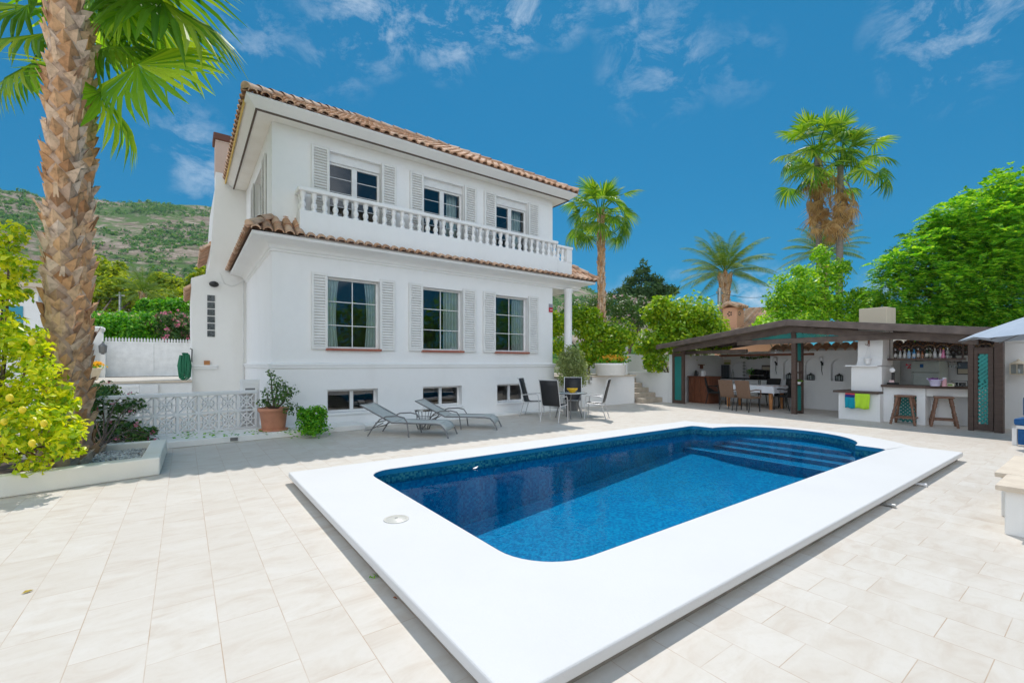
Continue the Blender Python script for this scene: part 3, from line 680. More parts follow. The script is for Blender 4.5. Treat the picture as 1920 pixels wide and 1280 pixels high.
SHX = [(583, 613.5), (711.5, 740), (766, 792), (867, 891.5), (905, 928), (990, 1008.5)]
for a, b in SHX: shutter(fx(a), fx(b), 1.78, 3.50)
for a, b in [(583, 617), (715, 742.5), (768, 793.5), (870, 892.5), (907, 929), (990, 1009)]: shutter(fx(a), fx(b), 4.47, 6.34)
shutter(11.45, 11.93, 4.55, 6.2, along='y', X=XL-.012); shutter(13.57, 14.05, 4.55, 6.2, along='y', X=XL-.012)

def curtain(xa, xb, za, zb, Y, parent, pinch=0.0, folds=6):
    nx, nz = folds*8, 8; vs = []
    for j in range(nz+1):
        t = j/nz
        for i in range(nx+1):
            s = i/nx; x = xa+(xb-xa)*s
            if pinch: x = xa+(x-xa)*(1-abs(pinch)*math.sin(PI*min(1, t*1.0))*.5) if pinch > 0 else xb+(x-xb)*(1-abs(pinch)*math.sin(PI*t)*.5)
            vs.append((x, Y+.035*math.sin(s*folds*2*PI+.4*math.sin(t*3)), zb+(za-zb)*t))
    t = MB(); t.add(vs, [(j*(nx+1)+i, j*(nx+1)+i+1, (j+1)*(nx+1)+i+1, (j+1)*(nx+1)+i) for j in range(nz) for i in range(nx)], True)
    return t.build('curtain', M['curtain'], parent, True)
def window(h, cols, rows, kind):
    xa, xb, za, zb = h; Yg = YF+.16; fw = .05
    w = thing('window', None, None, ((xa+xb)/2-villa.location.x, YF-villa.location.y, za)); w.parent = villa
    for k in ('label', 'category'):
        if k in w: del w[k]
    f = MB()
    if kind == 'upper':
        f.box(xa, xb, Yg-.07, Yg+.06, zb-.20, zb)      # roller box
        zb = zb-.20
    f.box(xa, xa+fw, Yg-.03, Yg+.04, za, zb); f.box(xb-fw, xb, Yg-.03, Yg+.04, za, zb)
    f.box(xa+fw, xb-fw, Yg-.03, Yg+.04, za, za+fw); f.box(xa+fw, xb-fw, Yg-.03, Yg+.04, zb-fw, zb)
    mid = (xa+xb)/2
    if kind == 'lower':
        for c in range(1, cols): x = xa+(xb-xa)*c/cols; f.box(x-.011, x+.011, Yg-.012, Yg+.012, za+fw, zb-fw)
        for r in range(1, rows): z = za+(zb-za)*r/rows; f.box(xa+fw, xb-fw, Yg-.0135, Yg+.0135, z-.010, z+.010)
    else:
        cw = .062 if kind == 'upper' else .04
        f.box(mid-cw, mid+cw, Yg-.04, Yg+.04, za+fw, zb-fw)
        if kind == 'upper':
            for r in range(1, rows):
                z = za+(zb-za)*r/rows
                for a, b in ((xa+fw, mid-cw), (mid+cw, xb-fw)): f.box(a, b, Yg-.012, Yg+.012, z-.008, z+.008)
    f.build('frame', M['frame'], w, True, bevel=.004)
    g = MB(); g.quad((xa+.02, Yg, za+.02), (xb-.02, Yg, za+.02), (xb-.02, Yg, zb-.02), (xa+.02, Yg, zb-.02)); g.build('pane', M['glass'], w, True)
    if kind == 'lower':
        s = MB(); s.box(xa-.03, xb+.03, YF-.07, Yg-.03, za-.045, za+.004); s.build('sill', M['sill'], w, True, bevel=.006)
    if kind == 'basement':
        s = MB(); s.box(xa-.02, xb+.02, YF-.075, Yg-.03, za-.05, za+.003); s.build('sill', M['stucco'], w, True, bevel=.006)
    return w
for i, h in enumerate(low):
    w = window(h, 2, 3, 'lower'); xa, xb, za, zb = h; wd = xb-xa
    if i == 0: curtain(xa+.02, xa+wd*.27, za-.2, zb+.1, YF+.20, w, .5, 4); curtain(xb-wd*.27, xb-.02, za-.2, zb+.1, YF+.20, w, -.5, 4)
    if i == 1: curtain(xb-wd*.40, xb-.02, za-.2, zb+.1, YF+.20, w, 0, 5)
    if i == 2: curtain(xb-wd*.38, xb-.02, za-.2, zb+.1, YF+.20, w, 0, 5)
for i, h in enumerate(upp):
    w = window(h, 2, 5, 'upper'); xa, xb, za, zb = h; wd = xb-xa
    if i > 0: curtain(xb-wd*.28, xb-.02, za, zb, YF+.36, w, 0, 3)
for h in bas_: window(h, 2, 1, 'basement')
wsd = MB(); y0, y1, z0, z1 = side_hole
wsd.box(XL+.12, XL+.18, y0, y0+.06, z0, z1); wsd.box(XL+.12, XL+.18, y1-.06, y1, z0, z1); wsd.box(XL+.12, XL+.18, y0+.06, y1-.06, z0, z0+.06); wsd.box(XL+.12, XL+.18, y0+.06, y1-.06, z1-.06, z1); wsd.box(XL+.11, XL+.19, (y0+y1)/2-.05, (y0+y1)/2+.05, z0+.06, z1-.06)
wsd.build('side_window_frame', M['frame'], villa, True)
g = MB(); g.quad((XL+.15, y1, z0), (XL+.15, y0, z0), (XL+.15, y0, z1), (XL+.15, y1, z1)); g.build('side_window_pane', M['glass'], villa, True)

# ---------------------------------------------------------------- roofs of barrel tiles
def barrel_slope(mb, e0, e1, inward, tan_p, depth, clip, pitch=.225, course=.40, rad=.085, jitter=.006, start=-.04):
    """tiles from the eave line e0-e1 up the slope; clip(s, L) gives start and end of run for along-distance s"""
    e0, e1 = Vector(e0), Vector(e1); al = (e1-e0); L = al.length; al.normalize()
    inw = Vector(inward); up = (inw+Vector((0, 0, tan_p))).normalized(); nrm = al.cross(up).normalized()
    if nrm.z < 0: nrm = -nrm
    n = int(L/pitch); pit = L/n
    for i in range(n):
        s = (i+.5)*pit; run = clip(s, L)
        if run is None: continue
        t0 = start; t1 = run
        k = 0
        while t0+k*course < t1-.05:
            a = t0+k*course; b = min(a+course+.05, t1)
            jj = R.uniform(-jitter, jitter)
            vs = []
            for (t, rr, lift) in ((a, rad*1.04, .024), (b, rad*.90, .0)):
                c = e0+al*(s+jj)+up*t+nrm*lift
                for q in range(7):
                    an = PI*q/6; vs.append(c+al*(math.cos(an)*rr)+nrm*(math.sin(an)*rr*.95))
            c0 = e0+al*(s+jj)+up*a+nrm*.012
            for q in range(7):
                an = PI*q/6; vs.append(c0+al*(math.cos(an)*rad*.86)+nrm*(math.sin(an)*rad*.75))
            mb.add(vs, [(q, q+1, 8+q, 7+q) for q in range(6)] + [(14+q, 15+q, q+1, q) for q in range(6)], False)
            k += 1
EX0, EX1, EY0, EY1, EZ = .99, 10.01, 10.18, 16.2, 6.80
TP = .577; HW = (EY1-EY0)/2; SLK = math.sqrt(1+TP*TP)
roof = MB()
hip = lambda s, L: min(HW, s, L-s)*SLK + .02
for e0, e1, inw in (((EX0, EY0, EZ), (EX1, EY0, EZ), (0, 1, 0)), ((EX0, EY1, EZ), (EX0, EY0, EZ), (1, 0, 0)), ((EX1, EY0, EZ), (EX1, EY1, EZ), (-1, 0, 0)), ((EX1, EY1, EZ), (EX0, EY1, EZ), (0, -1, 0))):
    barrel_slope(roof, e0, e1, inw, TP, HW, hip)
# hip and ridge caps
def cap_line(mb, a, b, r=.10, course=.38):
    a, b = Vector(a), Vector(b); L = (b-a).length; d = (b-a).normalized(); k = 0
    sd = d.cross(Vector((0, 0, 1))).normalized(); nr = sd.cross(d)
    while k*course < L:
        p0, p1 = a+d*(k*course), a+d*min(L, (k+1)*course+.05); vs = []
        for p, rr, li in ((p0, r*1.05, .05), (p1, r*.9, .03)):
            for q in range(9): an = -.15+(PI+.3)*q/8; vs.append(p+sd*math.cos(an)*rr+nr*(math.sin(an)*rr+li))
        mb.add(vs, [(q, q+1, 10+q, 9+q) for q in range(8)] + [tuple(range(8, -1, -1))] if k == 0 else [(q, q+1, 10+q, 9+q) for q in range(8)])
        k += 1
RZ = EZ+HW*TP; rx0, rx1, ry = EX0+HW, EX1-HW, (EY0+EY1)/2
for c in ((EX0, EY0), (EX0, EY1)): cap_line(roof, (*c, EZ+.02), (rx0, ry, RZ+.02))
for c in ((EX1, EY0), (EX1, EY1)): cap_line(roof, (*c, EZ+.02), (rx1, ry, RZ+.02))
cap_line(roof, (rx0, ry, RZ+.03), (rx1, ry, RZ+.03))
rf = roof.build('roof', M['tile'], villa, True)
bed = MB()
A, B, Cc, D_ = (EX0, EY0, EZ), (EX1, EY0, EZ), (EX1, EY1, EZ), (EX0, EY1, EZ); E_, F_ = (rx0, ry, RZ), (rx1, ry, RZ)
bed.add([A, B, Cc, D_, E_, F_], [(0, 1, 5, 4), (1, 2, 5), (2, 3, 4, 5), (3, 0, 4), (3, 2, 1, 0)]); bed.build('roof_bed', M['tile_bed'], rf, True)
# upper eave: sloping white fascia, dark brown strip painted in for the shadow gap, soffit
mb = MB()
def ring4(mb, prof, x0, x1, y0, y1):
    at = lambda o, z: [(x0-o, y0-o, z), (x1+o, y0-o, z), (x1+o, y1+o, z), (x0-o, y1+o, z)]
    rows = [at(*p) for p in prof]
    for a, b in zip(rows, rows[1:]):
        for i in range(4): mb.quad(a[i], a[(i+1) % 4], b[(i+1) % 4], b[i])
ins = .19
ring4(mb, [(.50, 6.795), (.505, 6.76), (.32, 6.615)], EX0+.50, EX1-.50, EY0+.50, EY1-.50); mb.build('fascia', M['stucco'], villa, True)
mb = MB(); ring4(mb, [(.32, 6.6145), (.32, 6.585), (.285, 6.585), (.285, 6.61)], EX0+.5, EX1-.5, EY0+.5, EY1-.5); mb.build('shadow_gap_strip', M['darkline'], villa, True)
mb = MB(); mb.box(EX0+.2, EX1-.2, EY0+.2, EY1-.2, 6.603, 6.64); mb.build('soffit', M['soffit'], villa, True)
mb = MB(); mb.box(EX0-.018, EX0+.006, EY0+.35, EY1-.1, 6.70, 6.80); mb.build('verge_board', M['yellowboard'], villa, True)

# ---------------------------------------------------------------- lower cornice with its tile skirt, balcony
LX0, LX1, LY0, LY1 = XL, 10.52, YF, YB
mb = MB(); prof = [(0, 3.84), (.03, 3.86), (.03, 3.90), (.06, 3.91), (.07, 3.94)] + [(.07+.33*(1-math.cos(a)), 3.94+.12*math.sin(a)) for a in [PI/2*i/6 for i in range(1, 7)]] + [(.41, 4.07), (.41, 4.13), (0, 4.14)]
ring_prof(mb, prof, LX0, LX1, LY0, LY1); mb.build('cornice', M['stucco'], villa, True)
mb = MB(); mb.box(XR-.1, LX1, LY0, LY1, 3.85, 4.12); mb.build('porch_ceiling', M['stucco'], villa, True)
LE = .45; TQ = .80; eZ = 4.15; SQ = math.sqrt(1+TQ*TQ)
sk = MB()
lim = .46*SQ
c_front = lambda s, L: min(s, L-s, .44)*SQ+.02
barrel_slope(sk, (LX0-LE, LY0-LE, eZ), (LX1+LE, LY0-LE, eZ), (0, 1, 0), TQ, .45, lambda s, L: (.10 if 1.02 < s < 8.83 else min(s, L-s, .60)*SQ), pitch=.205, course=.34)
barrel_slope(sk, (LX0-LE, LY1, eZ), (LX0-LE, LY0-LE, eZ), (1, 0, 0), TQ, .45, lambda s, L: min(L-s, .44)*SQ+.02, pitch=.205, course=.34)
barrel_slope(sk, (LX1+LE, LY0-LE, eZ), (LX1+LE, LY1, eZ), (-1, 0, 0), TQ, .45, lambda s, L: min(s, .75)*SQ, pitch=.205, course=.34)
cap_line(sk, (LX0-LE, LY0-LE, eZ+.02), (LX0, LY0, eZ+LE*TQ+.02), .09)
cap_line(sk, (LX1+LE, LY0-LE, eZ+.02), (LX1-.15, LY0+.15, eZ+.6*TQ+.02), .09)
skirt = sk.build('skirt_roof', M['tile'], villa, True)
b = MB(); b.add([(LX0-LE, LY0-LE, eZ), (LX1+LE, LY0-LE, eZ), (LX1, LY0, eZ+LE*TQ), (LX0, LY0, eZ+LE*TQ), (LX0-LE, LY1, eZ), (LX0, LY1, eZ+LE*TQ), (LX1+LE, LY1, eZ), (LX1, LY1, eZ+LE*TQ)],
      [(0, 1, 2, 3), (4, 0, 3, 5), (1, 6, 7, 2)]); b.build('roof_bed', M['tile_bed'], skirt, True)
b = MB(); b.box(XR, LX1-.05, LY0+.3, LY1, 4.2, 4.40); b.build('balcony_floor', M['stucco'], villa, True)
bal = bpy.data.objects.new('balcony', None); COL.objects.link(bal); bal.parent = villa; bal.location = (0, 10.33-13.0, 4.2)
PY0, PY1 = 10.33, 10.47; PX0, PX1 = 1.985, 9.30; PX2 = 9.98
b = MB(); b.box(PX0, PX1, PY0, PY1, 4.12, 4.735); b.box(PX0, PX0+.14, PY1, YF, 4.12, 4.735); b.box(PX1, PX2, PY0+.07, PY1+.04, 4.14, 4.66); b.box(PX2-.14, PX2, PY1+.04, 13.0, 4.14, 4.66)
b.box(PX0+.14, PX1-.1, PY1, YF, 4.30, 4.42); b.build('parapet', M['stucco'], bal, True, bevel=.008)
b = MB(); b.box(PX0-.03, PX1+.02, PY0-.03, PY1+.03, 5.135, 5.225); b.box(PX0-.03, PX0+.17, PY1+.03, YF, 5.135, 5.225)
b.box(PX1+.02, PX2+.03, PY0+.04, PY1+.07, 5.07, 5.15); b.box(PX2-.17, PX2+.03, PY1+.07, 13.0, 5.07, 5.15); b.build('handrail', M['stucco'], bal, True, bevel=.02)
b = MB(); b.box(PX2-.22, PX2, PY0+.06, PY1+.06, 4.66, 5.07); b.build('pier', M['stucco'], bal, True, bevel=.01)
PROF = [(.062, 0), (.062, .035), (.045, .045), (.040, .06), (.058, .10), (.064, .135), (.056, .17), (.036, .205), (.034, .22), (.046, .235), (.036, .25), (.045, .29), (.060, .325), (.052, .345), (.062, .36), (.062, .40)]
bme = None
def baluster(x, y, z):
    global bme
    if bme is None:
        o = MB().lathe(PROF, n=12, caps=False).build('baluster', M['stucco'], bal); bme = o
    else:
        o = bme.copy(); COL.objects.link(o)
    o.parent = bal; o.location = Vector((x, y, z)) - Vector((5.4, 10.33, 4.2))
nb_ = 33
for i in range(nb_): baluster(PX0+.075+(PX1-PX0-.15)*i/(nb_-1), (PY0+PY1)/2, 4.735)
baluster(PX0+.075, 10.60, 4.735)
for i in range(2): baluster(PX1+.13+.19*i, PY0+.125, 4.66)
for i in range(6): baluster(PX2-.07, PY1+.3+.22*i, 4.66)
# porch column
b = MB(); b.lathe([(.15, 1.0), (.15, 1.1), (.125, 1.13), (.125, 3.7), (.15, 3.75), (.15, 3.86)], (10.02, 10.62, 0), 20); b.build('porch_column', M['stucco'], villa, True)
# alarm sign
p = onY(1032, 578, YF); al = thing('alarm_box', 'small red and grey alarm plate on the white corner of the villa', 'alarm box', (p.x, YF-.004, p.z-.1))
MB().box(-.075, .075, -.03, 0, -.02, .12).build('red_plate', pm('alarm_red', (.5, .03, .05), .5), al, bevel=.006)
MB().box(-.075, .075, -.03, 0, .122, .235).build('grey_plate', pm('alarm_grey', (.3, .3, .34), .5), al, bevel=.006)
MB().box(-.05, .05, -.0325, -.03, .04, .055).build('white_bar', M['white'], al)

# ---------------------------------------------------------------- wing and chimney
wing = MB(); WX0 = .19; WY = 15.5
wing.add([(WX0, WY, -.05), (XL, WY, -.05), (XL, WY, 6.62), (.74, WY, 6.62), (.60, WY, 4.25), (.52, WY, 4.02), (WX0-.02, WY, 3.86)] + [(x, 19.0, z) for x, z in ((WX0, -.05), (XL, -.05), (XL, 6.62), (.74, 6.62), (.60, 4.25), (.52, 4.02), (WX0-.02, 3.86))],
         [(0, 1, 2, 3, 4, 5, 6), (0, 6, 13, 7), (6, 5, 12, 13), (5, 4, 11, 12), (4, 3, 10, 11), (3, 2, 9, 10)])
wg = wing.build('wing_wall', M['plaster'], villa, True)
b = MB(); b.box(WX0-.05, .80, WY-.06, WY-.001, 1.36, 1.42); b.box(WX0-.03, .78, WY-.045, WY-.001, 1.30, 1.36); b.build('wing_moulding', M['stucco'], villa, True, bevel=.01)
gb = MB(); p0 = onY(388, 632, WY); p1 = onY(403.5, 553, WY)
gbx0, gbx1 = p0.x, p1.x; bz = (p1.z-p0.z)/6
m, nt, out = nmat('glass_block')
tc = N(nt, 'ShaderNodeTexCoord').outputs['Object']
bb = N(nt, 'ShaderNodeBsdfPrincipled', {'Base Color': ramp(nt, noise(nt, tc, 14, 3, .6, 1.5), [(.35, (.03, .035, .04)), (.6, (.12, .13, .14)), (.75, (.3, .32, .33))]), 'Roughness': .15})
nt.links.new(bb.outputs[0], out.inputs[0]); M['gblock'] = m
for i in range(6): gb.box(gbx0+.008, gbx1-.008, WY-.016, WY+.02, p0.z+bz*i+.015, p0.z+bz*(i+1)-.015)
gb.build('glass_blocks', M['gblock'], wg, True, bevel=.006)
ch = MB(); ch.box(.745, 1.30, WY+.02, WY+.6, 6.0, 7.95); cho = ch.build('chimney', M['stucco'], villa, True)
c2 = MB(); c2.box(.741, 1.304, WY+.016, WY+.604, 7.0, 7.9); c2.build('stained_top', M['stained'], cho, True)
c2 = MB(); c2.box(.69, 1.36, WY-.05, WY+.66, 7.93, 8.12); c2.build('chimney_cap', pm('brown_cap', (.16, .07, .05), .8), cho, True, bevel=.02)
b = MB()
barrel_slope(b, (WX0-.10, 18.9, 3.55), (WX0-.10, WY+.1, 3.55), (1, 0, 0), .9, .3, lambda s, L: .42, pitch=.2, course=.3)
b.build('wing_roof', M['tile'], villa, True); b = MB(); barrel_slope(b, (.46, 18.9, 4.75), (.46, WY+.2, 4.75), (1, 0, 0), .9, .3, lambda s, L: .42, pitch=.2, course=.3); b.build('wing_roof', M['tile'], villa, True)
q = onY(401, 533, WY); lm = thing('wall_lamp', 'black oval lamp mounted high on the white wing wall', 'lamp', (q.x, WY-.002, q.z))
b = MB(Matrix.Rotation(PI/2, 4, 'X')); b.lathe([(.11, 0), (.12, .03), (.10, .09), (.05, .12), (0, .125)], n=16); b.v = [(x, y, z*.72) for x, y, z in b.v]; b.build('shade', M['black'], lm)
q = onY(388, 675, WY-.05); tb = MB(); tb.box(-.07, .07, -.04, .0, 0, .12); tb.box(-.05, .05, -.045, -.04, .02, .10)
tag(tb.build('junction_box', M['orangewood'], loc=(q.x, WY-.02, 1.421), bevel=.01), 'small brown box standing on the white ledge of the wing', 'box')
q = onY(478, 718, YF+.6); 
uc = thing('utility_cabinet', 'white utility cabinet against the villa corner behind the potted bush', 'cabinet', (1.16, 10.98, .1))
MB().box(-.2, .15, -.08, .14, 0, 1.02).build('cabinet_body', M['frame'], uc, bevel=.01)
MB().box(-.16, .11, -.092, -.081, .55, .95).build('door', M['shutter'], uc, bevel=.004)
MB().box(-.12, .06, -.096, -.0925, .80, .84).build('slot', M['metal'], uc)
# ledge in front of the house
b = MB(); b.prism([(-1.6, 9.55), (.6, 9.72), (3.25, 9.95), (3.25, 10.66), (-1.6, 10.66)], 0.001, .115); b.prism([(3.252, 10.2), (9.4, 10.2), (9.4, 10.66), (3.252, 10.66)], 0.001, .05)
tag(b.build('kerb_ledge', M['plaster'], bevel=.012), kind='structure')
q = onZ(446, 823, .06); dr = MB(); dr.box(-.06, .06, -.012, 0, -.03, .03); dr.box(-.05, .05, -.016, -.012, -.02, .02)
tag(dr.build('drain_cover', M['metal'], loc=(.75, 9.731, .06)), 'small grey drain cover in the white kerb below the lattice wall', 'drain cover')

b = MB(); b.tube([(XL-.012, 15.2, 4.0), (1.35, WY-.012, 3.85), (1.15, WY-.012, 3.72), (.95, WY-.012, 3.80), (.84, WY-.012, 4.1)], .010, 6); b.tube([(1.43, WY-.012, 3.95), (1.43, WY-.012, .9)], .012, 6); b.build('cable', M['frame'], villa, True)
# ================================================================ left garden walls, driveway, gate
def lattice_fence(a, b, z0, z1, label, rows=3, cell=.30):
    a, b = Vector((*a, z0)), Vector((*b, z0)); d = b-a; L = d.length
    t = thing('breeze_block_fence', label, 'fence', a, math.atan2(d.y, d.x))
    n = max(1, round(L/cell)); cw = L/n; H = z1-z0; rz = (H-.07)/rows
    mb = MB()
    for i in range(n+1): mb.box(i*cw-.022, i*cw+.022, -.045, .045, 0, H-.07)
    for j in range(rows): mb.box(0, L, -.044, .044, j*rz, j*rz+.035)
    for i in range(n):
        for j in range(rows):
            cx, cz = (i+.5)*cw, j*rz+.0175+rz/2; hx, hz = cw/2-.02, rz/2-.01
            for sx, sz in ((1, 1), (1, -1)): mb.bar((cx-hx*sx, 0, cz-hz*sz), (cx+hx*sx, 0, cz+hz*sz), .07, .026, (0, 0, 1))
            mb.bar((cx-hx, 0, cz), (cx+hx, 0, cz), .066, .02, (0, 0, 1)); mb.bar((cx, 0, cz-hz), (cx, 0, cz+hz), .062, .02, (1, 0, 0)); pts = [(cx+hx*.66*math.cos(k*PI/6), 0, cz+hz*.66*math.sin(k*PI/6)) for k in range(13)]
            for p, q in zip(pts, pts[1:]): mb.bar(p, q, .066, .022, (0, 0, 1))
    mb.build('lattice', M['stucco'], t)
    c = MB(); c.box(-.03, L+.03, -.06, .06, H-.07, H); c.build('coping', M['stucco'], t, bevel=.01)
    return t
lattice_fence((-1.75, 10.22), (1.22, 10.86), .115, .90, 'long white breeze block fence with star pattern beside the villa corner', 2, .345)
lattice_fence((-2.3, 14.6), (-.92, 14.6), .1, .93, 'short white breeze block fence farther back behind the bougainvillea', 2, .345)
M['drive'] = pm('pale_driveway', (0.55, 0.50, 0.43), .9, (.45, .41, .35), 1.5, .2)
b = MB(); b.hexa([(-9, 15.52, -.05), (.17, 15.52, -.05), (1.4, 34, -.05), (-9, 34, -.05), (-9, 15.52, .97), (.17, 15.52, .97), (1.4, 34, .80), (-9, 34, .80)])
tag(b.build('driveway', M['drive']), kind='structure')
rw = thing('retaining_wall', 'low white retaining wall below the driveway, left of the wing', 'wall', (-1.2, 15.3, 0))
b = MB(); b.box(-4.5, .185, 15.22, 15.49, -.05, .94); b.box(-.98, -.55, 15.14, 15.215, -.05, .90); b.build('wall_body', M['stucco'], rw, True)
b = MB(); b.box(-4.5, .185, 15.17, 15.60, .945, 1.0); b.build('cap', M['capstone'], rw, True, bevel=.01)
GY = 26.0; ga = onY(196, 705, GY); gbx = .9
gate = thing('driveway_gate', 'white sliding metal gate with a row of small spikes on top', 'gate', (-1, GY, .87))
b = MB(); gz1 = onY(280, 641, GY).z
n = 46; wd = (gbx-ga.x)/n
for i in range(n): b.box(ga.x+wd*i+.008, ga.x+wd*(i+1)-.008, GY-.012, GY, .93, gz1-.06)
b.box(ga.x, gbx, GY, GY+.02, .93, gz1-.06); b.build('panel', M['gate'], gate, True)
b = MB(); b.box(ga.x, gbx, GY-.04, GY-.013, gz1-.06, gz1); b.box(ga.x, gbx, GY-.04, GY-.013, .90, .97); b.box(ga.x, gbx, GY-.03, GY-.013, 1.70, 1.74)
for x in (ga.x+.03, (ga.x+gbx)/2-.2, gbx-.03): b.box(x-.03, x+.03, GY-.045, GY-.014, .97, gz1-.06)
b.build('gate_frame', M['gate'], gate, True)
b = MB(); ns = 34
for i in range(ns):
    x = ga.x+(gbx-ga.x)*(i+.5)/ns
    b.add([(x-.028, GY-.03, gz1), (x+.028, GY-.03, gz1), (x+.028, GY-.01, gz1), (x-.028, GY-.01, gz1), (x-.04, GY-.03, gz1+.09), (x+.04, GY-.03, gz1+.09), (x+.04, GY-.01, gz1+.09), (x-.04, GY-.01, gz1+.09), (x, GY-.02, gz1+.19)],
          [(0, 1, 5, 4), (1, 2, 6, 5), (2, 3, 7, 6), (3, 0, 4, 7), (4, 5, 8), (5, 6, 8), (6, 7, 8), (7, 4, 8)])
b.build('spikes', M['frame'], gate, True)
b = MB(); b.box(ga.x, gbx, GY-.035, GY-.014, .86, .895); b.build('track', M['black'], gate, True)
gp = thing('gate_pillar', 'square white gate pillar with a stepped cap', 'pillar', (ga.x-.32, GY-.1, .87))
MB().box(-.27, .27, -.27, .27, 0, 1.95).build('shaft', M['plaster'], gp)
MB().lathe([(.40, 1.95), (.46, 2.02), (.46, 2.12), (.40, 2.16)], n=4).build('pillar_cap', M['plaster'], gp).rotation_euler = (0, 0, PI/4)
sw = thing('sloping_wall', 'white garden wall with a sloping top left of the gate', 'wall', (-3.6, 23, .9))
b = MB(); b.hexa([(-3.9, 19.2, .87), (-3.62, 19.2, .87), (-3.1, 25.6, .87), (-3.4, 25.6, .87), (-3.9, 19.2, 1.75), (-3.62, 19.2, 1.75), (-3.1, 25.6, 2.25), (-3.4, 25.6, 2.25)]); b.build('wall_body', M['plaster'], sw, True)
b = MB(); b.hexa([(-3.95, 19.1, 1.752), (-3.57, 19.1, 1.752), (-3.05, 25.6, 2.252), (-3.45, 25.6, 2.252), (-3.95, 19.1, 1.82), (-3.57, 19.1, 1.82), (-3.05, 25.6, 2.32), (-3.45, 25.6, 2.32)]); b.build('tile_cap', M['capstone'], sw, True)
lw = thing('low_wall', 'low white wall with a clay tile top in front of the gate', 'wall', (-2.9, 20, .9))
b = MB(); b.box(-3.5, -2.72, 19.4, 19.7, .87, 1.50); b.build('wall_body', M['plaster'], lw, True); b = MB(); b.box(-3.55, -2.67, 19.35, 19.75, 1.502, 1.57); b.build('tile_cap', M['sill'], lw, True)
q = onY(195, 655, 25.2); ln = thing('gate_lantern', 'dark lantern on a post beside the gate', 'lantern', (ga.x+.02, 25.3, .87))
MB().box(-.07, .07, -.07, .07, 0, .98).build('post', M['plaster'], ln)
b = MB(); b.lathe([(.05, .98), (.05, 1.02), (.11, 1.04), (.12, 1.06), (.14, 1.30), (.15, 1.32), (.03, 1.46), (.02, 1.52)], n=6); b.build('lantern_body', M['metal'], ln)
fp = onY(168, 705, 19.0); pt = thing('flower_pot', 'small clay pot of yellow flowers by the driveway edge', 'flower pot', (fp.x, 19.0, .93))
MB().lathe([(.16, 0), (.2, .05), (.27, .32), (.30, .34), (.30, .40), (.25, .40)], n=18).build('pot', M['chimney'], pt)
P = rng.normal(size=(260, 3))*np.array([.13, .13, .06])+np.array([0, 0, .50]); V, F = leaf_quads(P, rand_dirs(260)+np.array([0, 0, 1]), .09, .7); arr_mesh('flowers', V, F, M['orangeflower'], pt)
P = rng.normal(size=(260, 3))*np.array([.13, .13, .05])+np.array([0, 0, .42]); V, F = leaf_quads(P, rand_dirs(260)+np.array([0, 0, .5]), .1, .5); arr_mesh('leaves', V, F, M['green'], pt)
# garden hose
hx, hy = .02, 15.35
hs_ = thing('garden_hose', 'green garden hose hanging in loops at the edge of the wing', 'hose', (hx, hy, .95))
b = MB()
for k in range(20):
    w_ = R.uniform(.015, .13); zb = R.uniform(.02, .22); o = R.uniform(-.06, .06); y_ = R.uniform(-.06, .02)
    b.tube([(o-w_*.6+.0, y_, .74), (o-w_, y_, .45), (o-w_*.8, y_, zb+.06), (o, y_, zb), (o+w_*.8, y_, zb+.06), (o+w_, y_, .45), (o+w_*.6, y_, .74), (o, y_-.02, .80)], .017, 6)
b.build('coils', M['hose'], hs_)
MB().tube([(.16, .03, .55), (.17, 0, .9), (.12, 0, .93)], .02, 6).build('holder', M['metal'], hs_)
# ---------------------------------------------------------------- planter bed at the left
PB = [(-3.2, 6.78), (-.25, 7.45), (-.22, 9.16), (-3.2, 9.16)]
inn = [(-3.0, 7.03), (-.45, 7.60), (-.42, 9.02), (-3.0, 9.02)]
pl = thing('planter_bed', 'raised white walled planting bed with a pale rounded rim', 'planter', (-1.6, 8, 0))
b = MB(); b.prism(PB, 0.001, .235, [inn]); b.build('rim_wall', stucco('planter_plaster', (.86, .83, .74), (.74, .63, .45)), pl, True, bevel=.02, seg=3)
b = MB(); b.prism(inn, -.03, .13); b.build('soil', M['soil'], pl, True)
n = 1500; P = np.stack([rng.uniform(-1.0, -.47, n), rng.uniform(7.72, 8.9, n), rng.uniform(.135, .16, n)], 1)
V = []; F = []; 
for p in P:
    s = R.uniform(.010, .024); o = len(V); V += [(p[0]+s*R.uniform(.7, 1.2)*x, p[1]+s*R.uniform(.7, 1.2)*y, p[2]+s*.7*z) for x, y, z in ((1, 0, 0), (0, 1, 0), (-1, 0, 0), (0, -1, 0), (0, 0, 1), (0, 0, -1))]
    F += [(o+a, o+b_, o+4) for a, b_ in ((0, 1), (1, 2), (2, 3), (3, 0))] + [(o+b_, o+a, o+5) for a, b_ in ((0, 1), (1, 2), (2, 3), (3, 0))]
tag(arr_mesh('pebbles', V, F, islandmat('white_pebble', [(0, (.35, .36, .34)), (.5, (.6, .61, .58)), (1, (.75, .76, .74))], .8)), 'white decorative pebbles covering the soil of the planting bed', 'pebbles', kind='stuff')
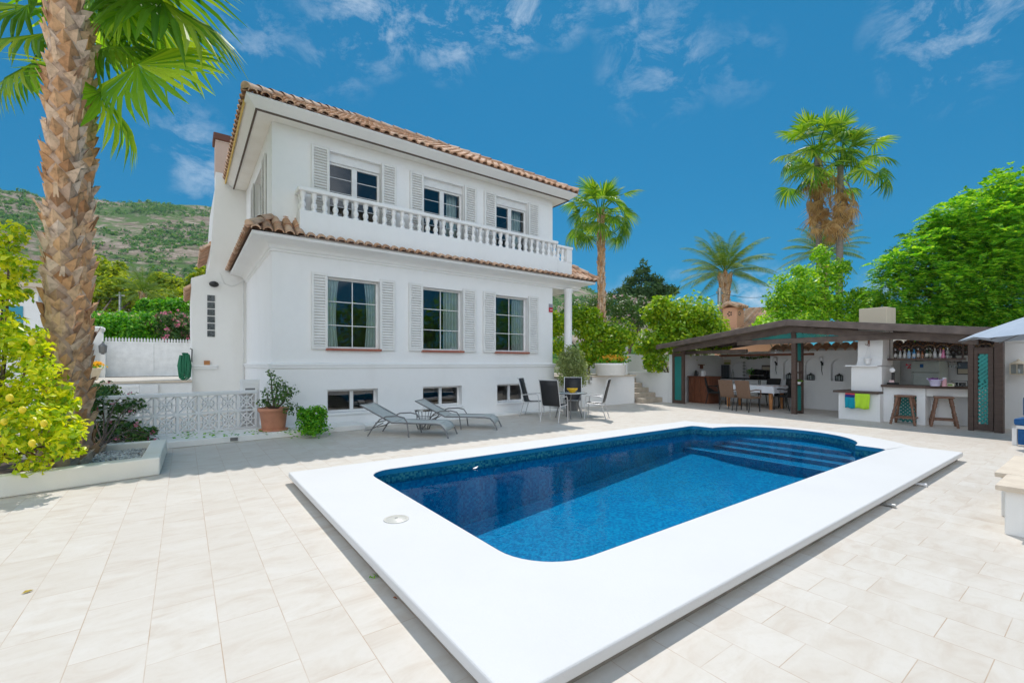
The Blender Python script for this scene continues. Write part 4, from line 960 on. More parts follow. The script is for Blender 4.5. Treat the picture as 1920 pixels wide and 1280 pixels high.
# ---------------------------------------------------------------- terrace, steps and walls at the right of the villa
TZ = 1.05
tr_ = thing('terrace', 'raised white walled terrace beside the villa porch', 'terrace', (11.5, 12, 0))
b = MB(); b.box(9.47, 13.5, 10.75, 15.3, -.05, TZ-.05); b.build('terrace_wall', M['stucco'], tr_, True)
b = MB(); b.box(9.47, 13.56, 10.70, 15.35, TZ-.048, TZ); b.build('terrace_floor', M['capstone'], tr_, True, bevel=.01)
st = thing('garden_steps', 'flight of six beige stone steps between white walls', 'steps', (14.1, 11, 0))
for i in range(6):
    MB().box(13.58, 14.78-.0*i, 10.45+.31*i, 10.45+.31*(i+1)+.03, (.0 if i == 0 else .175*i-.03), .175*(i+1)).build('step', M['stone'], st, True, bevel=.015)
sw2 = thing('stair_wall', 'white wall along the right side of the garden steps', 'wall', (15, 11, 0))
b = MB(); b.box(14.8, 15.0, 10.0, 15.2, -.05, 1.12); b.box(13.5, 18.5, 13.4, 13.7, -.05, 1.9); b.build('wall_body', M['stucco'], sw2, True)
pz = onD(1182, 703, 15.6); lp = thing('lamp_pillar', 'white pillar with a dark lantern at the top of the steps', 'pillar', (13.35, 11.2, TZ))
MB().box(-.14, .14, -.14, .14, 0, .98).build('shaft', M['stucco'], lp); b = MB(); b.box(-.19, .19, -.19, .19, .981, 1.04); b.build('pillar_cap', M['stucco'], lp, bevel=.01)
b = MB(); b.lathe([(.05, 1.04), (.03, 1.10), (.08, 1.12), (.11, 1.34), (.13, 1.36), (.03, 1.46), (.015, 1.52)], n=6); b.build('lantern', M['black'], lp)
fpl = onD(1145, 700, 15.4); pp = thing('round_planter', 'wide white planter bowl of orange flowers on the terrace', 'planter', (fpl.x, fpl.y, TZ))
MB().lathe([(.44, 0), (.50, .04), (.52, .34), (.55, .36), (.55, .42), (.46, .42), (.44, .36), (0, .35)], n=28).build('bowl', M['plaster'], pp)
P = rng.normal(size=(500, 3))*np.array([.22, .22, .07])+np.array([.05, 0, .50]); V, F = leaf_quads(P, rand_dirs(500)+np.array([0, 0, .8]), .10, .6); arr_mesh('leaves', V, F, M['green'], pp)
P = rng.normal(size=(260, 3))*np.array([.18, .18, .05])+np.array([.05, -.05, .58]); V, F = leaf_quads(P, rand_dirs(260)+np.array([0, 0, 1]), .09, .8); arr_mesh('flowers', V, F, M['orangeflower'], pp)
q = onY(1107, 710, 10.7); tl = thing('terrace_wall_lamp', 'small grey lamp fixed on the corner of the terrace wall', 'lamp', (q.x, 10.745, .78))
MB().box(-.06, .06, -.08, 0, 0, .24).build('housing', M['steel'], tl, bevel=.02); MB().box(-.045, .045, -.085, -.0805, .02, .12).build('lens', M['frame'], tl)

# ================================================================ the pavilion (bar and summer kitchen)
M['ceilwood'] = pm('ceiling_boards_wood', (.34, .27, .21), .7, (.26, .2, .15), 5)
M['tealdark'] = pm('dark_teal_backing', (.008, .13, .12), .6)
PA = Vector((-.103, -.9947, 0)).normalized(); PN = Vector((-PA.y, PA.x, 0)); PO = Vector((14.7, 9.94, 0))
PRZ = math.atan2(PA.y, PA.x)
def PV(px, py, y0):
    d = ray(px, py); D = (PO.dot(PN)+y0)/(d.x*PN.x+d.y*PN.y)
    p = Vector((d.x*D, d.y*D, 0))-PO
    return p.dot(PA), CH+d.z*D
def PW(x, y, z=0): return PO+PA*x+PN*y+Vector((0, 0, z))
def pthing(name, label, cat, x, y, z, rz=0, group=None): return thing(name, label, cat, PW(x, y, z), PRZ+rz, group)
pav = thing('pavilion', 'open brown timber pavilion with a low gabled roof and teal lattice panels', 'pavilion', PO, PRZ)
lx, lz = PV(1232, 648, -.4); ax, azz = PV(1475, 600.5, -.4); rx, rz_ = PV(1890, 617.5, -.4)
PD = 3.3  # depth behind the front
b = MB()
def slope_slab(mb, x0, z0, x1, z1, ya, yb, th): mb.hexa([(x0, ya, z0-th), (x1, ya, z1-th), (x1, yb, z1-th), (x0, yb, z0-th), (x0, ya, z0), (x1, ya, z1), (x1, yb, z1), (x0, yb, z0)])
slope_slab(b, lx, lz+.03, ax, azz+.03, -.42, PD, .05); slope_slab(b, ax+.001, azz+.03, rx, rz_+.03, -.42, PD, .05); b.build('roof', M['beam'], pav, bevel=.008); b = MB(); slope_slab(b, lx+.1, lz-.025, ax-.02, azz-.025, .12, PD-.1, .012); slope_slab(b, ax+.02, azz-.025, rx-.1, rz_-.025, .12, PD-.1, .012); b.build('ceiling_boards', M['ceilwood'], pav)
b = MB(); slope_slab(b, lx-.02, lz+.0, ax, azz+.0, -.45, -.405, .145); slope_slab(b, ax+.001, azz, rx+.02, rz_, -.45, -.405, .145); b.build('fascia', M['beam'], pav, bevel=.006)
b = MB(); slope_slab(b, .05, lz-.10, ax, azz-.17, -.06, .06, .16); slope_slab(b, ax+.001, azz-.17, 8.1, rz_-.12, -.06, .06, .16)
for yy in (1.0, 2.1, 3.1): slope_slab(b, lx+.1, lz-.04, ax, azz-.04, yy-.05, yy+.05, .10); slope_slab(b, ax+.001, azz-.04, rx-.1, rz_-.04, yy-.05, yy+.05, .10)
b.build('rafters', M['beam'], pav)
zt = 2.06
b = MB(); b.box(2.6, 8.1, -.075, -.062, zt-.02, zt+.13); b.box(.0, 2.6, .40, .50, 1.80, 1.93); b.build('tie_beam', M['beam'], pav, bevel=.006)
def lattice(mb, P0, ux, uz, w, h, s=.085, bw=.028, th=.012, nrm=(0, 1, 0), clip=None):
    """diagonal lattice in the plane P0 + u*ux + v*uz"""
    P0, ux, uz, nr = Vector(P0), Vector(ux), Vector(uz), Vector(nrm)
    for sgn, off in ((1, 0), (-1, th*.9)):
        k = -h if sgn > 0 else 0
        while k < (w if sgn > 0 else w+h):
            # line u = k + sgn*v
            pts = []
            v0, v1 = 0.0, h
            if sgn > 0: v0 = max(0, -k); v1 = min(h, w-k)
            else: v0 = max(0, k-w); v1 = min(h, k)
            if clip:
                v1 = min(v1, clip(k, sgn, v0, v1)) if v1 > v0 else v1
            if v1-v0 > .02:
                a = P0+ux*(k+sgn*v0)+uz*v0+nr*off; c = P0+ux*(k+sgn*v1)+uz*v1+nr*off
                mb.bar(a, c, bw, th, nr) if False else mb.bar(a, c, th, bw, (c-a).cross(nr).normalized())
            k += s*1.4142
# left panel pair of posts
cp = PV(1262, 753, 0)
def post(x, y, ztop, w_=.12, nm='post'): MB().box(x-w_/2, x+w_/2, y-w_/2, y+w_/2, 0, ztop).build(nm, M['wood'], pav, bevel=.008)
x0_, x1_ = PV(1263.5, 753, 0)[0], PV(1281, 757, 0)[0]
post(x0_, 0, 1.86, .09); post(x1_, 0, 1.90, .10)
b = MB(); b.box(x0_+.046, x1_-.051, -.03, .03, .0, .12); b.box(x0_+.046, x1_-.051, -.03, .03, 1.72, 1.86); b.build('panel_rail', M['wood'], pav)
b = MB(); lattice(b, (x0_+.046, -.008, .12), (1, 0, 0), (0, 0, 1), x1_-x0_-.097, 1.6, .062, .026); b.build('lattice_panel', M['teal'], pav)
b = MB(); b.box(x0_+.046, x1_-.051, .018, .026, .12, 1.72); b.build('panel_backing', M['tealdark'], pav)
xc = PV(1489.5, 775, 0)[0]
zc = azz-.30
post(xc, 0, zc, .12); post(xc-.02, .40, zc, .10)
b = MB(); lattice(b, (xc-.01, .062, .10), (0, 1, 0), (0, 0, 1), .286, .72, .05, .03, nrm=(1, 0, 0)); lattice(b, (xc-.01, .062, 1.55), (0, 1, 0), (0, 0, 1), .286, .6, .05, .03, nrm=(1, 0, 0)); b.build('lattice_panel', M['teal'], pav)
b = MB()
for z in (.03, .82, 1.18, 1.50): b.box(xc-.05, xc+.03, .062, .348, z, z+.04)
b.build('rung', M['wood'], pav)
b = MB(); b.box(xc-.06, xc+.06, -.058, .058, zc-.0, azz-.18); b.build('king_post', M['wood'], pav, bevel=.005)
# right doors
xr0, xr1, xr2 = PV(1821, 807, 0)[0], PV(1863.5, 810, 0)[0], PV(1874, 811, 0)[0]
post(xr0, 0, rz_-.19, .09); post(xr2, 0, rz_-.19, .13)
b = MB(); b.box(xr0+.05, xr0+.11, -.035, .035, 0.02, rz_-.34); b.box(xr1-.08, xr1-.0, -.035, .035, .02, rz_-.34); b.box(xr0+.11, xr1-.08, -.034, .034, .02, .16); b.box(xr0+.11, xr1-.08, -.034, .034, rz_-.48, rz_-.34); b.build('door_frame', M['wood'], pav, bevel=.004)
b = MB(); lattice(b, (xr0+.11, -.008, .16), (1, 0, 0), (0, 0, 1), xr1-xr0-.19, .92, .062, .036); lattice(b, (xr0+.11, -.008, 1.08), (1, 0, 0), (0, 0, 1), xr1-xr0-.19, rz_-.48-1.08, .062, .046); b.build('lattice_panel', M['teal'], pav)
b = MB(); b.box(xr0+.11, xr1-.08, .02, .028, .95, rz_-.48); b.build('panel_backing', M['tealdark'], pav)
# gable lattice triangles
for (xa, xb, up_) in ((xc-1.25, xc-.07, 1), (xc+.07, xc+1.6, -1)):
    b = MB()
    ztop = lambda x: (azz-.33 - abs(x-ax)*((azz-lz)/(ax-lx) if x < ax else (azz-rz_)/(rx-ax)))
    n = int((xb-xa)/.062)
    for i in range(n+10):
        for sg in (1, -1):
            u0 = xa+.062*i-.3; p, q = None, None
            # march along the slanted bar and keep the stretch inside the triangle
            ins_ = [(u0+sg*v, zt+.13+v) for v in [k*.012 for k in range(40)] if xa < u0+sg*v < xb and zt+.13+v < ztop(u0+sg*v)]
            if len(ins_) > 2:
                a, c = ins_[0], ins_[-1]
                b.bar((a[0], -.04+.01*(sg > 0), a[1]), (c[0], -.04+.01*(sg > 0), c[1]), .01, .026, Vector((c[0]-a[0], 0, c[1]-a[1])).cross(Vector((0, 1, 0))).normalized())
    if b.v: b.build('gable_lattice', M['teal'], pav)
# walls
def arch_niche(mb, x0, x1, z0, z1, Y, depth=.14):
    """spandrels that turn a square recess into an arched one, just inside the wall face"""
    r = (x1-x0)/2; cx = (x0+x1)/2; zc_ = z1-r; n = 8
    for sgn in (1, -1):
        pts = [(cx+sgn*r*math.cos(PI/2*i/n), zc_+r*math.sin(PI/2*i/n)) for i in range(n+1)]
        cor = (cx+sgn*r, z1)
        vs = [(cor[0], Y, cor[1])]+[(p[0], Y, p[1]) for p in pts]+[(cor[0], Y+depth, cor[1])]+[(p[0], Y+depth, p[1]) for p in pts]
        m_ = n+2; fs = [(0, i+1, i+2) if sgn < 0 else (0, i+2, i+1) for i in range(n)]+[(i+1, m_+i+1, m_+i+2, i+2) for i in range(n)]
        mb.add(vs, fs)
YW = 2.1
nich = []
for a, b_ in ((1468, 1487), (1508.5, 1530), (1557.5, 1586)):
    nich.append((PV(a, 700, YW)[0], PV(b_, 700, YW)[0], .92, 1.60))
xk = PV(1444, 700, YW)[0]
gw = thing('garden_wall', 'white rear wall of the pavilion with arched lantern niches', 'wall', PW(5, YW, 0), PRZ)
O_ = Vector((5, YW, 0))
b = MB(); wall_y(b, YW, xk, 8.9, -.05, 1.86, nich, .14); 
for nn in nich: arch_niche(b, *nn, YW+.003); 
b.hexa([(xk, YW+.14, -.05), (8.9, YW+.14, -.05), (8.9, YW+.25, -.05), (xk, YW+.25, -.05), (xk, YW+.14, 1.86), (8.9, YW+.14, 1.86), (8.9, YW+.25, 1.86), (xk, YW+.25, 1.86)])
b.quad((xk, YW+.25, -.05), (xk, YW, -.05), (xk, YW, 1.86), (xk, YW+.25, 1.86)); b.quad((xk, YW, 1.86), (8.9, YW, 1.86), (8.9, YW+.14, 1.86), (xk, YW+.14, 1.86))
b.v = [tuple(Vector(p)-O_) for p in b.v]; b.build('wall_body', M['stucco'], gw)
b = MB(); x = xk
while x < 8.8:
    pr = [(.13*math.cos(PI*i/8), .10*math.sin(PI*i/8)) for i in range(9)]
    for (ya, za, yb, zb, sc) in ((YW-.12, 1.86, YW+.22, 2.04, 1),):
        vs = [(x+.13+p[0], ya, za+p[1]) for p in pr]+[(x+.13+p[0]*.9, yb, zb+p[1]*.9) for p in pr]+[(x+.13+p[0]*.86, ya+.002, za+p[1]*.82) for p in pr]
        b.add(vs, [(i, i+1, 10+i, 9+i) for i in range(8)]+[(18+i, 19+i, i+1, i) for i in range(8)])
    x += .26
b.v = [tuple(Vector(p)-O_) for p in b.v]; b.build('tile_coping', M['tile'], gw)
b = MB(); b.hexa([(xk, YW-.02, 1.865), (8.9, YW-.02, 1.865), (8.9, YW+.24, 1.865), (xk, YW+.24, 1.865), (xk, YW+.0, 1.90), (8.9, YW+.0, 1.90), (8.9, YW+.24, 2.04), (xk, YW+.24, 2.04)]); b.v = [tuple(Vector(p)-O_) for p in b.v]; b.build('coping_bed', M['plaster'], gw)
kw = thing('kitchen_wall', 'white walls round the summer kitchen corner of the pavilion', 'wall', PW(1.5, 3.1, 0), PRZ)
O2 = Vector((1.5, 3.1, 0))
b = MB(); b.box(-.2, xk+.3, 3.1, 3.3, -.05, 1.92); b.box(-.2, -.06, .03, 3.098, -.05, 1.80); b.box(xk+.02, xk+.16, YW+.26, 3.098, -.05, 1.9); b.v = [tuple(Vector(p)-O2) for p in b.v]; b.build('wall_body', M['stucco'], kw)
rw2 = thing('side_wall', 'plain white garden wall right of the pavilion with one lantern', 'wall', PW(9, 1.0, 0), PRZ)
b = MB(); b.box(-.75, 3.5, 0, .22, -.05, 1.92); b.build('wall_body', M['stucco'], rw2); b = MB(); b.box(-.78, 3.5, -.04, .26, 1.922, 1.98); b.build('cap', M['stucco'], rw2, bevel=.01)

# lanterns, sconces
def lantern(name, label, x, y, z, h=.24, group='small lanterns along the pavilion walls', mt='black'):
    t = pthing(name, label, 'lantern', x, y, z, 0, group); w_ = h*.33
    b = MB()
    b.box(-w_, w_, -w_, w_, 0, .02)
    for sx in (-1, 1):
        for sy in (-1, 1): b.box(sx*w_*.92-.009, sx*w_*.92+.009, sy*w_*.92-.009, sy*w_*.92+.009, .02, h*.66)
    b.box(-.006, .006, -w_*.97, -w_*.90, .02, h*.66); b.box(-w_, w_, -w_, w_, h*.66, h*.70)
    b.lathe([(w_*1.25, h*.70), (w_*.5, h*.86), (w_*.25, h*.88), (w_*.25, h*.95), (.004, h)], n=8); b.build('frame', M[mt], t)
    MB().box(-w_*.8, w_*.8, -w_*.8, w_*.8, .021, h*.655).build('glazing', M['clear'], t)
    MB().lathe([(.025, .022), (.025, h*.36), (0, h*.38)], n=10).build('candle', M['white'], t)
    return t
for (px, lb) in ((1480, 'small black lantern in the first niche, left of the centre post'), (1520, 'small black lantern in the arched niche just right of the centre post'), (1573, 'small black lantern in the niche next to the barbecue')):
    x, z = PV(px, 713, YW+.06); lantern('lantern', lb, x, YW+.07, .922)
x, z = PV(1911, 700, .98); lantern('lantern', 'tall cream lantern hanging on the side wall behind the umbrella', x, .92, PV(1911, 702, .92)[1], .34, None, 'chimney')
for (px, lb) in ((1456, 'black iron wall torch with white shade, left of the centre post'), (1542, 'black iron wall torch with white shade, between two niches')):
    x, zz_ = PV(px, 680, YW); t = pthing('wall_torch', lb, 'wall lamp', x, YW-.002, 1.20, 0, 'wall torches on the pavilion wall')
    MB().tube([(.02, -.03, -.10), (.0, -.05, .05), (.015, -.06, .22), (.0, -.08, .34)], [.006, .009, .012, .03], 8).build('bracket', M['black'], t)
    MB().box(-.03, .03, -.02, 0, .2, .3).build('back_plate', M['black'], t)
    MB().lathe([(.03, .34), (.05, .38), (.05, .44), (.03, .48), (0, .485)], (0, -.08, 0), 12).build('lamp_shade', M['white'], t)

# ---------------------------------------------------------------- barbecue
bx0, bz0 = PV(1572, 785, -.05); bx1 = PV(1650, 793, -.05)[0]
bq = pthing('barbecue', 'white masonry barbecue with dark ledge, hood and chimney', 'barbecue', (bx0+bx1)/2, -.05, 0)
cxm = (bx0+bx1)/2
L_ = bx0-cxm; R_ = bx1-cxm
zl = PV(1610, 733, -.05)[1]
b = MB(); b.box(L_, R_, 0, .85, 0, zl-.055); b.build('base', M['stucco'], bq, bevel=.008)
b = MB(); b.box(L_-.10, R_-.01, -.08, .86, zl-.052, zl); b.build('ledge', M['wood'], bq, bevel=.008)
u0 = PV(1597.5, 725, .15)[0]-cxm; u1 = PV(1655, 725, .15)[0]-cxm; zs = PV(1620, 687, .15)[1]
b = MB(); b.box(u0, u1, .15, .85, zl+.001, zs); b.build('firebox', M['stucco'], bq, bevel=.008)
b = MB(); b.box(u0-.1, u1-.06, .06, .85, zs+.001, zs+.035); b.build('shelf', M['white'], bq, bevel=.004)
h0 = PV(1607, 680, .2)[0]-cxm; h1 = PV(1655, 680, .2)[0]-cxm; g0 = PV(1610, 640, .25)[0]-cxm; ztop = PV(1630, 578, .5)[1]
b = MB(); zz0 = zs+.036
ps = [(h0, .2, zz0), (h0+.025, .22, zz0+.12), (g0, .25, zz0+.22), (g0+.0, .26, 2.4)]
for (xa, ya, za), (xb, yb, zb) in zip(ps, ps[1:]): b.hexa([(xa, ya, za), (h1, ya, za), (h1, .85, za), (xa, .85, za), (xb, yb, zb), (h1, yb, zb), (h1, .85, zb), (xb, .85, zb)])
b.build('hood', M['stucco'], bq)
c0 = PV(1612, 590, .5)[0]-cxm; c1 = PV(1664, 590, .5)[0]-cxm
b = MB(); b.box(c0, c1, .5, 1.05, 2.35, ztop); b.build('chimney', M['chimney'], bq, bevel=.01)
x, z = PV(1600, 735, -.14); x2, _ = PV(1618, 735, -.14)
def towel(name, label, xa, xb, ztop, zbot, mats, y=-.088):
    n = 16; t = pthing(name, label, 'towel', (xa+xb)/2, -.05+y-.002, zbot); w_ = xb-xa; H = ztop-zbot; parts = mats
    for (f0, f1, mt, nm) in parts:
        vs = []
        for j in range(7):
            tt = f0+(f1-f0)*j/6; z = H*(1-tt)
            for i in range(n+1):
                s = i/n; vs.append(((s-.5)*w_*(1+.04*math.sin(tt*5)), -.012-.014*(1+math.sin(s*13+tt*2))*tt-.004, z+.012*math.sin(s*7)*tt))
        m_ = MB(); m_.add(vs, [(j*(n+1)+i, j*(n+1)+i+1, (j+1)*(n+1)+i+1, (j+1)*(n+1)+i) for j in range(6) for i in range(n)], True); o = m_.build(nm, mt, t)
        so_ = o.modifiers.new('thick', 'SOLIDIFY'); so_.thickness = .008
    return t
ta, tb_ = PV(1585.5, 750, -.14)[0], PV(1605, 750, -.14)[0]; tc_ = PV(1631.5, 750, -.14)[0]
zt1, zb1, zb2 = PV(1600, 737, -.14)[1], PV(1600, 765, -.14)[1], PV(1618, 766, -.14)[1]
towel('towel', 'teal beach towel with navy and red top hanging from the barbecue ledge', ta, tb_, zt1, zb1, [(0, .1, pm('red_stripe', (.6, .06, .08), .9), 'red_stripe'), (.1, .28, pm('navy_stripe', (.02, .03, .2), .9), 'navy_stripe'), (.28, 1, pm('teal_towel', (.0, .30, .42), .9), 'teal_field')])
towel('towel', 'bright lime green towel hanging from the barbecue ledge', tb_-.01, tc_, zt1, zb2, [(0, 1, pm('lime_towel', (.50, .80, .04), .9), 'lime_field')])
x, z = PV(1627, 675, .1); hb = pthing('hanging_basket', 'small white hanging pot in front of the barbecue hood', 'hanging pot', x, .1, z-.10)
MB().lathe([(.05, 0), (.075, .12), (.085, .13), (.085, .15), (.07, .15)], n=16).build('pot', M['white'], hb)
b = MB(); b.tube([(-.07, 0, .14), (0, .06, .52)], .004, 5); b.tube([(.07, 0, .14), (0, .06, .52)], .004, 5); b.build('cord', M['cloth'], hb)
x, z = PV(1629, 645, .2); sn = pthing('wall_hook', 'small dark red ornamental hook on the barbecue hood', 'hook', x, .205, z)
b = MB(); b.box(-.02, .02, -.015, 0, -.06, .12); b.tube([(0, -.015, 0), (-.03, -.06, -.03), (-.06, -.06, .0)], .008, 6); b.build('hook_body', M['redwood'], sn)

# ---------------------------------------------------------------- bar counter
k0 = PV(1656, 791, .15); k1 = PV(1735, 796, .15)
bar = pthing('bar_counter', 'white masonry bar with a dark wooden top and open recesses', 'bar', (k0[0]+k1[0])/2, .15, 0)
cxb = (k0[0]+k1[0])/2; X0, X1 = k0[0]-cxb, k1[0]-cxb; ztopb = PV(1700, 722, .1)[1]
r0, r1 = PV(1676, 740, .15)[0]-cxb, PV(1718.5, 740, .15)[0]-cxb; zr = PV(1700, 741, .15)[1]; zb_ = ztopb-.06
x4 = X1+.72
b = MB(); b.box(X0, r0, 0, .35, 0, zr); b.box(r1, X1, 0, .35, 0, zr); b.box(X0, X1, 0, .35, zr+.001, zb_); b.box(r0, r1, .30, .35, 0, zr)
b.hexa([(X1+.001, .06, zr), (x4, .55, zr), (x4, .85, zr), (X1+.001, .35, zr), (X1+.001, .06, zb_), (x4, .55, zb_), (x4, .85, zb_), (X1+.001, .35, zb_)])
b.hexa([(x4-.12, .482, 0), (x4, .555, 0), (x4, .85, 0), (x4-.12, .78, 0), (x4-.12, .482, zr-.001), (x4, .555, zr-.001), (x4, .85, zr-.001), (x4-.12, .78, zr-.001)])
b.hexa([(X1+.001, .30, 0), (x4-.12, .70, 0), (x4-.12, .76, 0), (X1+.001, .35, 0), (X1+.001, .30, zr-.001), (x4-.12, .70, zr-.001), (x4-.12, .76, zr-.001), (X1+.001, .35, zr-.001)])
b.build('counter_wall', M['stucco'], bar, bevel=.006)
b = MB(); lattice(b, (r0+.02, .285, 0.02), (1, 0, 0), (0, 0, 1), r1-r0-.04, zr-.06, .06, .032); b.build('lattice_front', M['teal'], bar)
b = MB(); b.prism([(X0-.02, -.10), (X1+.02, -.10), (x4+.03, .40), (x4+.03, .90), (X1, .45), (X0-.02, .45)], zb_+.001, ztopb); b.build('counter_top', M['wood'], bar, bevel=.01)
def PB_(px, py, y): x, z = PV(px, py, y); return x
ctz = ztopb
# bottles on the hanging shelf
sx0, sz0 = PV(1662, 674, .55); sx1 = PV(1808, 674, .55)[0]; szt = PV(1720, 671.5, .55)[1]
sh = pthing('bottle_shelf', 'dark wooden shelf of bottles hanging above the bar', 'shelf', (sx0+sx1)/2, .55, szt-.05)
hw = (sx1-sx0)/2
b = MB(); b.box(-hw, hw, -.09, .12, 0, .05); b.build('board', M['wood'], sh, bevel=.005)
b = MB()
for s in (-1, 1): b.box(s*(hw-.04)-.015, s*(hw-.04)+.015, .04, .07, .051, .75)
b.build('hanger', M['wood'], sh)
b = MB(); b.tube([(-hw+.02, -.085, .12), (hw-.5, -.085, .12)], .005, 6); b.build('guard_rail', M['steel'], sh)
def glassmat(nm, c): return pm(nm, c, .12, tuple(x*.8 for x in c), 20, spec=.8)
bots = [(1679, 'first bottle on the bar shelf, dark glass with a white label', (.03, .02, .015), (.8, .78, .75), (.8, .8, .8)), (1688, 'clear bottle with a red cap and white label', (.35, .37, .36), (.75, .75, .74), (.7, .1, .1)), (1696.5, 'clear bottle with gold neck and white label', (.45, .46, .45), (.8, .8, .78), (.6, .5, .2)),
        (1704.5, 'pale blue bottle with a yellow green cap', (.3, .5, .7), (.5, .65, .8), (.6, .7, .1)), (1714, 'slim blue bottle with a blue cap', (.05, .25, .5), (.7, .78, .85), (.05, .3, .6)), (1722, 'brown rum bottle with a white cap', (.16, .08, .04), (.7, .66, .6), (.8, .8, .8)), (1729.5, 'small squat amber bottle', (.35, .13, .04), (.3, .12, .05), (.3, .1, .05)),
        (1738, 'dark green bottle with a white label and pale cap', (.02, .06, .03), (.8, .8, .78), (.6, .6, .58)), (1744.5, 'slim olive brown bottle beside the green one', (.08, .08, .04), (.5, .48, .4), (.5, .5, .48)), (1753, 'tall clear bottle with a silver cap', (.5, .52, .52), (.7, .71, .72), (.7, .7, .7)), (1763.5, 'short clear bottle with a pink cap', (.45, .36, .36), (.8, .8, .8), (.7, .2, .3)),
        (1769, 'tapered pink bottle with a yellow top', (.75, .2, .4), (.7, .25, .4), (.8, .6, .05)), (1777, 'last bottle on the shelf, clear with white cap', (.4, .42, .4), (.55, .56, .55), (.8, .8, .78))]
for i, (px, lb, c1_, c2_, c3_) in enumerate(bots):
    x, _ = PV(px, 660, .55); t = pthing('bottle', lb+', on the shelf' if 'shelf' not in lb else lb, 'bottle', x, .55, szt+.001, 0, 'bottles on the bar shelf')
    h = R.uniform(.22, .25) if i != 6 else .17; r = R.uniform(.026, .033)
    if i == 11: MB().lathe([(.045, 0), (.045, .02), (.02, .16), (.014, .2)], n=14).build('glass', glassmat('bottle_glass_%d' % i, c1_), t)
    else: MB().lathe([(r, 0), (r, h*.58), (r*.9, h*.65), (r*.4, h*.76), (r*.38, h*.9)], n=14).build('glass', glassmat('bottle_glass_%d' % i, c1_), t)
    if i not in (6, 11): MB().lathe([(r+.001, h*.14), (r+.001, h*.46)], n=14, caps=False).build('paper_label', pm('bottle_label_%d' % i, c2_, .7), t)
    MB().lathe([(r*.46, h*.86), (r*.46, h*.99), (0, h)], n=12).build('cap', pm('bottle_cap_%d' % i, c3_, .4), t)
# back wall of the bar, fridge, etc.
bw_ = thing('bar_back_wall', 'pale back wall behind the bar under the lattice', 'wall', PW(7, 2.0, 0), PRZ)
b = MB(); b.box(-1.25, 1.25, -.05, .05, -.03, 1.66); b.build('wall_body', M['plaster'], bw_)
b = MB(); lattice(b, (-1.25, 0, 1.66), (1, 0, 0), (0, 0, 1), 2.5, .42, .085, .032); b.build('lattice_top', M['wood'], bw_)
fx0, fx1 = PV(1708, 700, 1.2)[0], PV(1761, 700, 1.2)[0]; fz = PV(1730, 677, 1.2)[1]
fr_ = pthing('fridge', 'pale grey green fridge with two doors behind the bar', 'fridge', (fx0+fx1)/2, 1.2, 0)
fw_ = (fx1-fx0)/2; M['fridge'] = pm('fridge_paint', (.42, .46, .42), .4)
b = MB(); b.box(-fw_, fw_, .05, .6, 0, fz); b.build('body', M['fridge'], fr_, bevel=.01)
zd = PV(1730, 698, 1.2)[1]
b = MB(); b.box(-fw_, fw_, 0, .048, .04, zd-.006); b.build('door', M['fridge'], fr_, bevel=.01); b = MB(); b.box(-fw_, fw_, 0, .048, zd+.006, fz); b.build('door', M['fridge'], fr_, bevel=.01)
b = MB(); b.box(-fw_+.03, -fw_+.05, -.03, -.001, zd-.3, zd-.05); b.build('handle', M['steel'], fr_)
MB().box(-fw_+.18, -fw_+.25, -.004, -.0005, fz-.16, fz-.07).build('magnet', M['bluecushion'], fr_)
tx, tz = PV(1695, 700, 1.0); tf = pthing('tall_cabinet', 'tall brushed steel cabinet left of the fridge', 'cabinet', tx, 1.25, 0)
b = MB(); b.box(-.17, .15, 0, .5, 0, fz+.02); b.build('carcass', M['steel'], tf, bevel=.008); MB().box(.10, .12, -.03, 0, .9, 1.3).build('handle', M['black'], tf)
x, _ = PV(1697, 690, .98); rb = pthing('ribbon_bow', 'small red ribbon pinned on the steel cabinet', 'ribbon', x, 1.245, PV(1697, 684, 1.2)[1])
b = MB()
for s in (-1, 1): b.add([(0, -.01, 0), (s*.06, -.03, .04), (s*.07, -.015, -.03)], [(0, 1, 2)]); b.add([(0, -.01, 0), (s*.01, -.02, -.1), (s*.04, -.02, -.09)], [(0, 1, 2)])
b.build('ribbon', pm('red_ribbon', (.7, .04, .07), .7), rb)
x, _ = PV(1751, 715, .05); bk = pthing('ice_bucket', 'pale lilac plastic ice bucket with handles on the bar', 'bucket', x, .12, ctz)
mlil = pm('lilac_plastic', (.66, .62, .82), .35, (.55, .52, .75))
MB().lathe([(.075, 0), (.085, .02), (.115, .14), (.125, .145), (.125, .155), (.108, .15), (.08, .02), (0, .02)], n=24, caps=False).build('tub', mlil, bk)
b = MB(); b.tube([(-.118, 0, .14), (-.15, 0, .17), (-.13, 0, .185)], .01, 6); b.tube([(.118, 0, .14), (.15, 0, .17), (.13, 0, .185)], .01, 6); b.build('handles', mlil, bk)
P = rng.normal(size=(60, 3))*np.array([.04, .04, .01])+np.array([-.03, 0, .16]); V, F = leaf_quads(P, rand_dirs(60), .05, .8); arr_mesh('contents', V, F, pm('purple_wrap', (.2, .05, .25), .6), bk)
x, _ = PV(1768, 715, .1); pk = pthing('pink_flask', 'cylindrical pink flask beside the ice bucket', 'flask', x, .18, ctz)
MB().lathe([(.042, 0), (.042, .16), (.036, .175), (.0, .178)], n=18).build('flask_body', pm('pink_plastic', (.7, .38, .42), .4), pk); MB().lathe([(.037, .178), (.037, .20), (.01, .205)], n=16).build('lid', M['white'], pk)
x, _ = PV(1675, 712, .3); sc = pthing('kitchen_scale', 'dark kitchen scale with a round white dial on the bar', 'scale', x, .28, ctz)
b = MB(); b.box(-.1, .1, -.08, .08, 0, .05); b.box(-.03, .03, -.02, .02, .05, .30); b.build('stand', M['black'], sc, bevel=.01)
